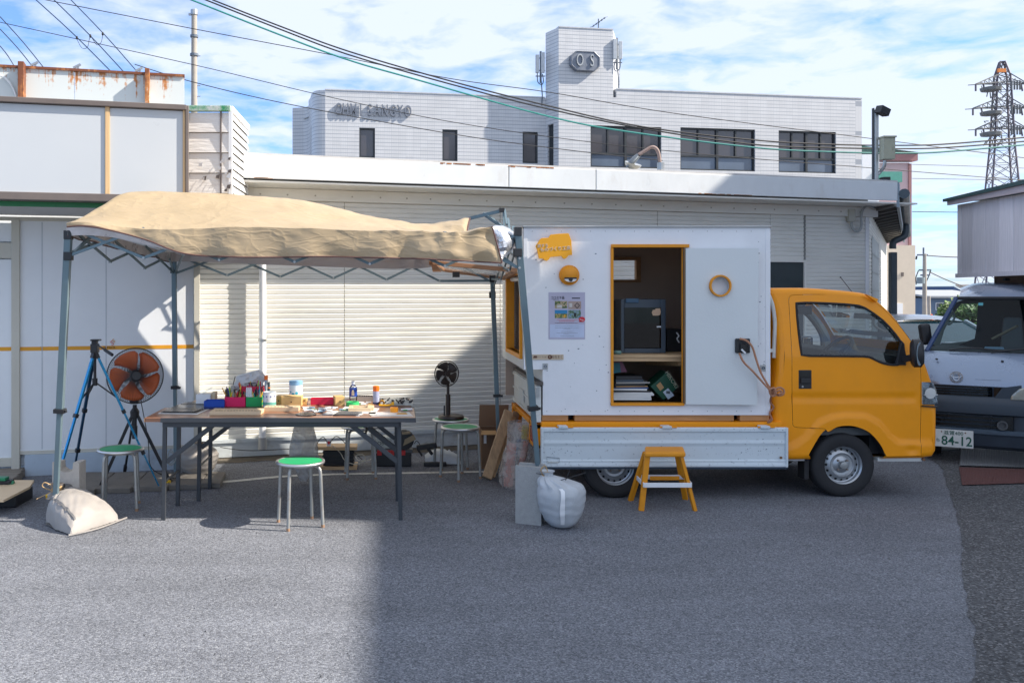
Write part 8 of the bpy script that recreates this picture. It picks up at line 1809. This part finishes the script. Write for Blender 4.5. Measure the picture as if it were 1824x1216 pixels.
MB().box(TX(953), TX(960), 7.17, 7.20, TZ_(706), TZ_(690)).build('latch', m_steel, tg)
# rear frame in yellow with a light
zr_ = TZ_(755)
for a in ((7.2, 8.6, zr_-.04, zr_), (7.2, 8.6, TZ_(798), TZ_(792))): MB().box(tx0-.05, tx0+.01, a[0], a[1], a[2], a[3]).build('rear_frame', m_yel, tk, bevel=.004)
for y in (7.2, 7.45, 8.3, 8.54): MB().box(tx0-.05, tx0+.01, y, y+.05, TZ_(798), zr_).build('rear_post', m_yel, tk, bevel=.004)
MB().box(tx0-.052, tx0-.03, 7.26, 7.44, TZ_(790), TZ_(765)).build('tail_light', mat('tail_red', (.35, .02, .02), .2), tk, bevel=.004)
MB().box(TX(1000), TX(1445), 7.5, 7.56, .34, .42).build('chassis_rail', m_black, tk); MB().box(TX(1000), TX(1445), 8.2, 8.26, .34, .42).build('chassis_rail', m_black, tk)
MB().box(TX(1180), TX(1350), 7.6, 8.2, .28, .36).build('under_tray', MC['dark_blue_steel'], tk); MB().box(TX(1225), TX(1245), 7.3, 7.36, .29, .33).build('bracket', m_steel, tk); MB().cyl((TX(1094), 7.3, .26), (TX(1094), 8.5, .26), .03, n=10).build('rear_axle', m_black, tk); MB().cyl((TX(1504), 7.3, .26), (TX(1504), 8.5, .26), .03, n=10).build('front_axle', m_black, tk)
MB().box(TX(1437), TX(1445), 7.24, 7.36, TZ_(855), TZ_(816)).build('mud_flap', m_rubber, tk); MB().box(TX(1396), TX(1440), 7.24, 7.3, TZ_(822), TZ_(818)).build('sill', m_wclean, tk)
MB().cyl((TX(1415), 7.35, .33), (TX(1440), 7.5, .33), .05, n=12).build('air_tank', MC['rust_brown'], tk)
MB().box(TX(1394), TX(1455), 7.3, 8.5, .32, .60).build('inner_fender', m_black, tk); MB().box(TX(1560), TX(1660), 7.3, 8.5, .34, .56).build('inner_fender', m_black, tk)

# ================================================================ SILVER VAN AT THE RIGHT EDGE
O = Vector((X(1703, 8.6), 8.6)); th = R(30); vr = Vector((math.cos(th), -math.sin(th))); vb = Vector((math.sin(th), math.cos(th)))
def V(lx, ly, z): q = O+vr*lx+vb*ly; return Vector((q.x, q.y, z))
vn_ = thing('silver_van', 'silver blue van with a black bumper parked nose on at the right edge', 'van', (O.x, O.y, 0))
m_sil = mat('silver_blue_paint', (.23, .29, .39), .3, .35, var=.03, coat=.6); m_bmp = mat('bumper_black', (.028, .042, .06), .5, var=.1)
lo, hi = -.33, 1.05
def strip(prof, n_=14, edge=.10, lo=lo, hi=hi, bow=.05):
    rows = []
    for ly, z in prof:
        row = []
        for i in range(n_+1):
            s = i/n_; lx = lerp(lo, hi, s); c_ = bow*((lx-.36)/.7)**2+ (edge*(1-min(1, s/.12))**2)+(edge*(1-min(1, (1-s)/.12))**2); row.append(V(lx, ly+c_, z))
        rows.append(row)
    return rows
MB().grid(strip([(.02, .165), (-.035, .20), (-.05, .27), (-.055, .30)])).build('bumper_lip', m_bmp, vn_, smooth=45)
MB().grid(strip([(-.055, .30), (-.075, .32), (-.075, .345), (-.05, .36)])).build('bumper_ledge', mat('bumper_ledge', (.05, .075, .105), .45), vn_, smooth=40)
MB().grid(strip([(-.02, .30), (-.02, .50)])).build('lower_intake', MC['near_black'], vn_)
for z in (.36, .40, .44, .48): MB().grid(strip([(-.045, z), (-.05, z+.012), (-.03, z+.014)], lo=-.3, hi=.42)).build('grille_bar', m_bmp, vn_)
MB().grid(strip([(-.05, .495), (-.075, .51), (-.08, .60), (-.06, .66), (-.04, .675)])).build('bumper', m_bmp, vn_, smooth=45)
MB().grid(strip([(-.02, .66), (-.02, .77)], lo=-.3, hi=.30)).build('upper_intake', MC['near_black'], vn_)
for z in (.695, .72, .745): MB().grid(strip([(-.038, z-.006), (-.05, z), (-.038, z+.006)], lo=-.3, hi=.29)).build('grille_bar', m_bmp, vn_)
mb = MB(); mb.add([V(.30, -.05, .66), V(.52, -.05, .66), V(.52, -.05, .80), V(.37, -.05, .77)], [(0, 1, 2, 3)]); mb.build('grille_surround', m_bmp, vn_)
mb = MB(); mb.grid(strip([(-.05, .675), (-.052, .60), (-.05, .50), (-.048, .30)], lo=.42, hi=1.05)); mb.build('bumper_corner', m_bmp, vn_, smooth=40)
MB().grid(strip([(-.03, .765), (-.042, .775), (-.035, .80), (.0, .90), (.06, 1.0), (.16, 1.07), (.24, 1.085)])).build('bonnet', m_sil, vn_, smooth=60)
MB().grid(strip([(-.02, .842), (-.026, .838), (-.022, .834)], lo=.12, hi=.4)).build('bonnet_crease', m_sil, vn_)
MB().lathe([(.055, .0), (.055, -.012), (.045, -.012), (.045, -.002)], V(-.0, -.030, .855), (vb.x, vb.y, .15), 30, cap=False).build('emblem_ring', m_alu, vn_, smooth=30)
em = MB(); e0_ = V(0, -.045, .855)
def E(a, b): return e0_+Vector((vr.x*a, vr.y*a, b))
em.tube([E(.026*math.cos(t_), .034*math.sin(t_)) for t_ in [2*math.pi*k/20 for k in range(20)]], .005, 5, closed=True); em.tube([E(.05*math.cos(t_), .015+.017*math.sin(t_)) for t_ in [2*math.pi*k/20 for k in range(20)]], .005, 5, closed=True); em.build('emblem', m_alu, vn_, smooth=True)
hlp = [(.43, .655), (.44, .70), (.50, .765), (.58, .795), (1.0, .82), (1.02, .68), (.9, .66)]
MB().prism([V(a, -.065, b) for a, b in hlp], (vb.x*.06, vb.y*.06, 0)).build('headlight', mat('van_headlight', (.40, .42, .38), .12, .4, var=.3, vscale=12, coat=.5), vn_, bevel=.012)
mb = MB(); mb.lathe([(.05, 0), (.03, .02), (0, .025)], V(.62, -.072, .73), (vb.x, vb.y, 0), 20); mb.lathe([(.045, 0), (.03, .02), (0, .025)], V(.78, -.072, .74), (vb.x, vb.y, 0), 20); mb.build('headlight_bowl', m_alu, vn_, smooth=True)
MB().lathe([(.045, -.0), (.045, -.03), (.03, -.03), (.03, -.01), (0, -.01)], V(.37, -.04, .41), (vb.x, vb.y, 0), 20, cap=False).build('fog_light', MC['box_grey'], vn_, smooth=30)
for lx in (-.16, .38): MB().lathe([(.012, 0), (.012, .01), (0, .012)], V(lx, .07, 1.01), (0, -.4, 1), 10).build('washer_nozzle', m_black, vn_)
# number plate
pz = (.175, .345); pl0, pl1 = -.20, .135
plq = MB(); plq.prism([V(pl0, -.115, pz[0]), V(pl1, -.115, pz[0]), V(pl1, -.115, pz[1]), V(pl0, -.115, pz[1])], (vb.x*.006, vb.y*.006, 0)); npl = plq.build('number_plate', mat('plate_white', (.62, .64, .62), .4), vn_, bevel=.003)
m_pg = mat('plate_green', (.01, .09, .06), .5)
text('84-12', .125, V(.0, -.1165, .235), m_pg, npl, 'plate_digits', .001, rot=-th, sx=.88, bold=.0015)
text('滋賀400', .047, V(-.028, -.1165, .312), m_pg, npl, 'plate_region', .001, rot=-th)
text('ち', .04, V(-.155, -.1165, .235), m_pg, npl, 'plate_kana', .001, rot=-th)
for lx in (-.125, .07): MB().lathe([(.007, 0), (0, -.002)], V(lx, -.117, .322), (vb.x, vb.y, 0), 10).build('plate_screw', MC['rust_brown'], npl)
# screen, pillars, roof
sb_, st_ = 1.08, Z(531, 9.05)
def fr_(lx, s): # windscreen surface point, s 0 bottom .. 1 top ; left edge leans in
    l0 = lerp(-.24, .03, s); x = lerp(l0, 1.02, (lx-lo)/(hi-lo)); return V(x, lerp(.24, .62, s)+.05*((x-.36)/.7)**2, lerp(sb_, st_, s))
g_rows = [[fr_(lerp(lo, hi, i/12), j/6) for i in range(13)] for j in range(7)]
m_gl2 = glass('van_glass', (.62, .74, .76), -.02)
MB().grid(g_rows).build('windscreen', m_gl2, vn_, smooth=True)
MB().tube([r_[0] for r_ in g_rows], .022, 8).build('a_pillar', mat('navy_edge', (.03, .06, .15), .3), vn_, smooth=True)
MB().tube(g_rows[-1], .018, 6).build('screen_top_rubber', m_black, vn_, smooth=True)
MB().grid([[q+Vector((0, 0, -.012-.01)) for q in g_rows[0]], [q+Vector((vb.x*.12, vb.y*.12, .01)) for q in g_rows[0]]]).build('cowl', m_black, vn_)
MB().tube(cat([V(-.05, .20, 1.10), V(.15, .2, 1.125), V(.45, .21, 1.10)], 5), .009, 6).build('wiper', m_black, vn_); MB().tube(cat([V(.30, .20, 1.09), V(.6, .2, 1.13), V(.95, .21, 1.12)], 5), .009, 6).build('wiper', m_black, vn_)
rp2 = []
for ly, z, l0 in ((.62, st_+.015, .03), (.70, st_+.05, .03), (.85, st_+.085, .07), (1.2, st_+.13, .1), (2.2, st_+.17, .15), (3.6, st_+.17, .22)):
    rp2.append([V(lerp(l0, 1.02, i/14), ly, z-.06*(1-math.sin(math.pi*min(.5, i/14*2.2))) - .06*(1-math.sin(math.pi*min(.5, (1-i/14)*2.2)))) for i in range(15)])
MB().grid(rp2).build('roof', m_sil, vn_, smooth=60)

# flank: lower side, rear, partition with an opening you can see through
mb = MB(); mb.add([V(-.33, .06, .25), V(-.33, 3.6, .25), V(-.26, 3.6, 1.08), V(-.26, .3, 1.08)], [(0, 1, 2, 3)]); mb.add([V(1.05, .1, .25), V(1.05, 3.6, .25), V(1.02, 3.6, 1.9), V(1.02, .7, 1.65), V(1.03, .3, 1.08)], [(0, 1, 2, 3, 4)]); mb.add([V(0, 3.6, .3), V(1.04, 3.6, .3), V(1.04, 3.6, 1.0), V(.0, 3.6, 1.0)], [(0, 1, 2, 3)]); mb.build('body_side', m_sil, vn_)
m_vint = mat('van_interior_green_grey', (.16, .19, .18), .7)
# cabin interior wall: left part (pillar trim) lighter, opening, dark right
Dv = 9.5
def pp2(px, py): return (X(px, Dv), Z(py, Dv))
outp = [pp2(*q) for q in ((1652, 640), (1654, 616), (1698, 540), (1712, 531), (1860, 531), (1860, 640))]; hole_ = [pp2(*q) for q in ((1675, 612), (1682, 588), (1697, 560), (1712, 541), (1742, 540), (1739, 585), (1736, 603), (1722, 608))]
rr_ = delaunay_2d_cdt([Vector(p) for p in outp+hole_], [(i, (i+1) % 6) for i in range(6)]+[(6+i, 6+(i+1) % 8) for i in range(8)], [], 0, 1e-6)
for nm, m, left in (('pillar_trim', m_vint, True), ('rear_partition', mat('van_dark_trim', (.012, .025, .035), .7), False)):
    fs = []
    for f in rr_[2]:
        c = sum((rr_[0][i] for i in f), Vector((0, 0)))/3
        if inpoly(c, outp) and not inpoly(c, hole_) and (c.x < X(1700, Dv)) == left: fs.append(f)
    mb = MB(); mb.add([(v.x, Dv, v.y) for v in rr_[0]], fs); mb.build(nm, m, vn_)
MB().tube(cat([P(1684, 568, 9.2), P(1695, 555, 9.2), P(1700, 566, 9.2), P(1692, 577, 9.2), P(1687, 576, 9.2)], 6), .011, 7).build('grab_handle', m_vint, vn_, smooth=True)
mb = MB(); mb.grid([[V(lerp(-.2, .98, i/10), .30, 1.09) for i in range(11)], [V(lerp(-.2, .98, i/10), .45, 1.12+.02*math.sin(i)) for i in range(11)], [V(lerp(-.2, .98, i/10), .7, 1.10) for i in range(11)]]); mb.build('dashboard', mat('van_dash', (.09, .10, .10), .7), vn_, smooth=True)
MB().prism([V(.25, .35, 1.115), V(.42, .35, 1.115), V(.42, .45, 1.13), V(.27, .45, 1.13)], (0, 0, .003)).build('dash_paper', mat('pale_blue_paper', (.3, .45, .6), .5), vn_)
tag_ = MB().box(X(1742, 8.75), X(1750, 8.75), 8.74, 8.745, Z(544, 8.75), Z(539, 8.75)); tag_.build('inspection_sticker', mat('sticker_cyan', (.15, .5, .55), .5), vn_)
for (a, b, r0) in ((.42, .95, 0), (.75, .95, 0)): MB().prism([V(a, .8, 1.0), V(a+.22, .8, 1.0), V(a+.19, .85, 1.42), V(a+.04, .85, 1.42)], (vb.x*.08, vb.y*.08, 0)).build('seat_back', mat('van_seat', (.10, .11, .115), .8), vn_, bevel=.02)
mb = MB(); mb.bar(V(.35, .7, 1.2), V(.55, .6, 1.34), .05, .02); mb.build('hanging_strap', MC['tan_metal'], vn_)
# mirror on the left
mb = MB(); mb.box(-.055, .055, -.03, .05, -.11, .11, M=Matrix.Translation(P(1649, 595, 9.1))@Matrix.Rotation(R(-8), 4, 'Y')); mb.build('door_mirror', m_black, vn_, bevel=.03)
MB().bar(P(1656, 614, 9.1), P(1668, 622, 9.1), .04).build('mirror_arm', m_black, vn_)
# van wheels
for lx in (-.25,): MB().lathe([(.16, 0), (.24, -.01), (.285, .01), (.29, .05), (.29, .14), (.2, .16)], V(lx+.0, .62, .29), (vr.x, vr.y, 0), 40, cap=False).build('tyre', m_rubber, vn_, smooth=40)
MB().lathe([(.16, 0), (.24, -.01), (.285, .01), (.29, .05), (.29, .14), (.2, .16)], V(.95, .62, .29), (vr.x, vr.y, 0), 40, cap=False).build('tyre', m_rubber, vn_, smooth=40)

# ================================================================ PINKISH TIMBER HUT ABOVE THE VAN
hc = Vector((X(1705, 11), 11.0)); hd2 = Vector((-.256, -1)).normalized()
def H(u, z, out=0): n_ = Vector((-hd2.y*-1, hd2.x*-1)); n_ = Vector((hd2.y, -hd2.x)); q = hc+hd2*u+n_*out; return Vector((q.x, q.y, z))
hut = thing('timber_hut', 'raised hut clad in pale pinkish vertical boards above the van', 'hut', (hc.x, hc.y, 0))
zb_h = Z(491, 11); zl = Z(365, 11)
m_hut = wood('pinkish_boards', (.82, .77, .79), rough=.7, axis=2, contrast=.13)
us = [0, .42, .84, 1.26, 1.68, 2.10, 2.52, 2.94, 3.36]
us = [-.0]+[.13+.37*k for k in range(9)]
slope_t = .30
def ztop_h(u): return zl-u*.03
for a, b in zip(us, us[1:]):
    mb = MB(); mb.prism([H(a+.004, zb_h), H(b-.004, zb_h), H(b-.004, ztop_h(b)), H(a+.004, ztop_h(a))], H(0, 0, -.03)-H(0, 0, 0)); mb.build('board', m_hut, hut, bevel=.003)
MB().bar(H(0, zb_h+.0, .012), H(3.4, zb_h, .012), .02, .05).build('bottom_rail', m_hut, hut)
mb = MB(); mb.prism([H(-.04, ztop_h(0)+.0, .1), H(3.4, ztop_h(3.4), .1), H(3.4, ztop_h(3.4)+.09, .1), H(-.04, ztop_h(0)+.05, .1)], H(0, 0, -.03)-H(0, 0, 0)); mb.build('barge_board', wood('barge_pink', (.60, .50, .50), axis=1, contrast=.1), hut)
mb = MB(); mb.prism([H(-.10, ztop_h(0)+.051, .13), H(3.4, ztop_h(3.4)+.091, .13), H(3.4, ztop_h(3.4)+.14, .13), H(-.10, ztop_h(0)+.085, .13)], H(0, 0, -3)-H(0, 0, 0)); mb.build('roof', mat('dark_green_roof', (.02, .07, .065), .5), hut)
mb = MB(); q = H(0, 0, -.031); e = H(0, 0, -2.2); mb.add([(q.x, q.y, zb_h), (e.x, e.y, zb_h), (e.x, e.y, zl), (q.x, q.y, zl)], [(0, 1, 2, 3)]); a_, b_ = H(0, zb_h+.02, -.04), H(3.4, zb_h+.02, -.04); c_, d_ = H(3.4, zb_h+.02, -2.2), H(0, zb_h+.02, -2.2); mb.add([a_, b_, c_, d_], [(0, 1, 2, 3)]); mb.build('inner_shell', m_hut, hut)
m_bw = wood('brown_beam', (.24, .15, .10), axis=1)
MB().bar(H(.35, zb_h-.10, -.35), H(3.4, zb_h-.10, -.35), .08, .19).build('floor_beam', m_bw, hut, bevel=.004); MB().bar(H(.33, zb_h-.0, -.36), H(.33, 0, -.36), .1, .1, up=(0, 1, 0)).build('post', m_bw, hut); MB().bar(H(3.3, zb_h, -.4), H(3.3, 0, -.4), .1, .1, up=(0, 1, 0)).build('post', m_bw, hut)
MB().box(X(1775, 10), X(1782, 10), 9.85, 9.9, Z(500, 10), Z(496, 10)).build('bracket', m_black, hut)

# ================================================================ WHITE PARKED CAR BETWEEN TRUCK AND VAN
wc_ = thing('white_parked_car', 'white car parked behind, seen between the yellow cab and the silver van', 'car', (X(1672, 13.5), 13.5, 0))
m_wcar = mat('white_car_paint', (.68, .71, .74), .25, coat=.6); m_cgl = mat('car_window_teal', (.03, .10, .12), .06, spec=.8)
xc = X(1676, 13.2)
def cs_(y, w_, zb_, zt__, taper): return [Vector((xc-w_, y, zb_)), Vector((xc-w_, y, lerp(zb_, zt__, .5))), Vector((xc-w_*.97, y, zt__-.1*taper)), Vector((xc-w_*.85, y, zt__-.02*taper)), Vector((xc, y, zt__)), Vector((xc+w_*.85, y, zt__-.02*taper)), Vector((xc+w_*.97, y, zt__-.1*taper)), Vector((xc+w_, y, lerp(zb_, zt__, .5))), Vector((xc+w_, y, zb_))]
MB().grid([cs_(12.0, .62, .3, .6, 1), cs_(12.05, .74, .25, .70, 1), cs_(12.3, .8, .25, .82, 1), cs_(12.9, .82, .25, .93, 1), cs_(13.2, .82, .25, .96, 1), cs_(15.8, .82, .25, .96, 1), cs_(16, .7, .3, .9, 1)]).build('lower_body', m_wcar, wc_, smooth=60)
def rs(y, w0, w1, z0, z1): return [Vector((xc-w0, y, z0)), Vector((xc-w1, y, z1-.03)), Vector((xc-w1*.8, y, z1)), Vector((xc, y, z1+.015)), Vector((xc+w1*.8, y, z1)), Vector((xc+w1, y, z1-.03)), Vector((xc+w0, y, z0))]
rf_y = [(13.55, .62, 1.235), (13.75, .63, 1.285), (14.2, .64, 1.30), (15.0, .63, 1.28), (15.3, .60, 1.22)]
MB().grid([[Vector((xc-w_, y, z-.05)), Vector((xc-w_*.9, y, z-.012)), Vector((xc-w_*.5, y, z+.01)), Vector((xc, y, z+.018)), Vector((xc+w_*.5, y, z+.01)), Vector((xc+w_*.9, y, z-.012)), Vector((xc+w_, y, z-.05))] for y, w_, z in rf_y]).build('roof', m_wcar, wc_, smooth=60)
mb = MB(); mb.add([(xc-.72, 12.95, .93), (xc+.72, 12.95, .93), (xc+.60, 13.56, 1.215), (xc-.60, 13.56, 1.215)], [(0, 1, 2, 3)]); mb.build('windscreen', m_cgl, wc_)
for s in (-1, 1): mb = MB(); mb.add([(xc+s*.79, 13.1, .95), (xc+s*.79, 15.4, .95), (xc+s*.60, 15.2, 1.21), (xc+s*.61, 13.6, 1.22)], [(0, 1, 2, 3)]); mb.build('side_glass', m_cgl, wc_); MB().bar((xc+s*.75, 12.95, .93), (xc+s*.605, 13.57, 1.225), .05).build('a_pillar', m_wcar, wc_); MB().bar((xc+s*.79, 14.3, .94), (xc+s*.63, 14.3, 1.24), .07, .05).build('b_pillar', m_wcar, wc_)
for s in (-1, 1): MB().lathe([(.0, -.07), (.05, -.06), (.08, 0), (.05, .05), (0, .06)], (xc+s*.88, 13.05, .98), (1, 0, 0), 12).build('door_mirror', m_wcar, wc_, smooth=True)
for s in (-1, 1):
    for y in (12.6, 15.2): MB().lathe([(.15, -.08), (.28, -.09), (.3, -.07), (.3, .07), (.28, .09), (.15, .08)], (xc+s*.72, y, .3), (1, 0, 0), 24, cap=False).build('tyre', m_rubber, wc_)
# ================================================================ METAL RAMP AND MAT BY THE VAN
d0 = 7.35
rmp = thing('ribbed_metal_ramp', 'grey ribbed metal ramp sheet on the ground under the van nose', 'ramp', (X(1770, 8), 8.0, 0))
a_, b_, c_, dd_ = P(1709, 832, DG(832)), P(1840, 836, DG(836)), P(1840, 806, DG(806)), P(1713, 799, DG(799))
rows = []
for i in range(60):
    s = i/59; z = .03+(.006 if i % 2 else 0); p = a_.lerp(b_, s); q = dd_.lerp(c_, s); rows.append([(p.x, p.y, z*.6), (q.x, q.y, z+.03)])
MB().grid(rows).build('ramp_sheet', mat('ramp_grey', (.20, .21, .22), .6, .3, grime=.4), rmp)
mt = thing('red_brown_mat', 'reddish brown ribbed mat on the ground in front of the metal ramp', 'mat', (X(1770, 7.5), 7.5, 0))
a_, b_, c_, dd_ = P(1714, 866, DG(866)), P(1840, 862, DG(862)), P(1840, 838, DG(838)), P(1708, 834, DG(834))
rows = []
for i in range(90):
    s = i/89; z = .012+(.004 if i % 2 else 0); p = a_.lerp(b_, s); q = dd_.lerp(c_, s); rows.append([(p.x, p.y, z), (q.x, q.y, z)])
MB().grid(rows).build('mat_sheet', mat('red_brown_rubber', (.12, .05, .045), .8, var=.15, vscale=8), mt)
tag(MB().prism([P(1676, 803, DG(803)), P(1709, 803, DG(803)), P(1709, 790, DG(790)), P(1683, 790, DG(790))], (0, 0, .02)).build('grey_plate', mat('plate_concrete', (.25, .25, .24), .8)), 'small flat grey plate on the ground behind the number plate', 'plate')
print('objects', len(bpy.data.objects))
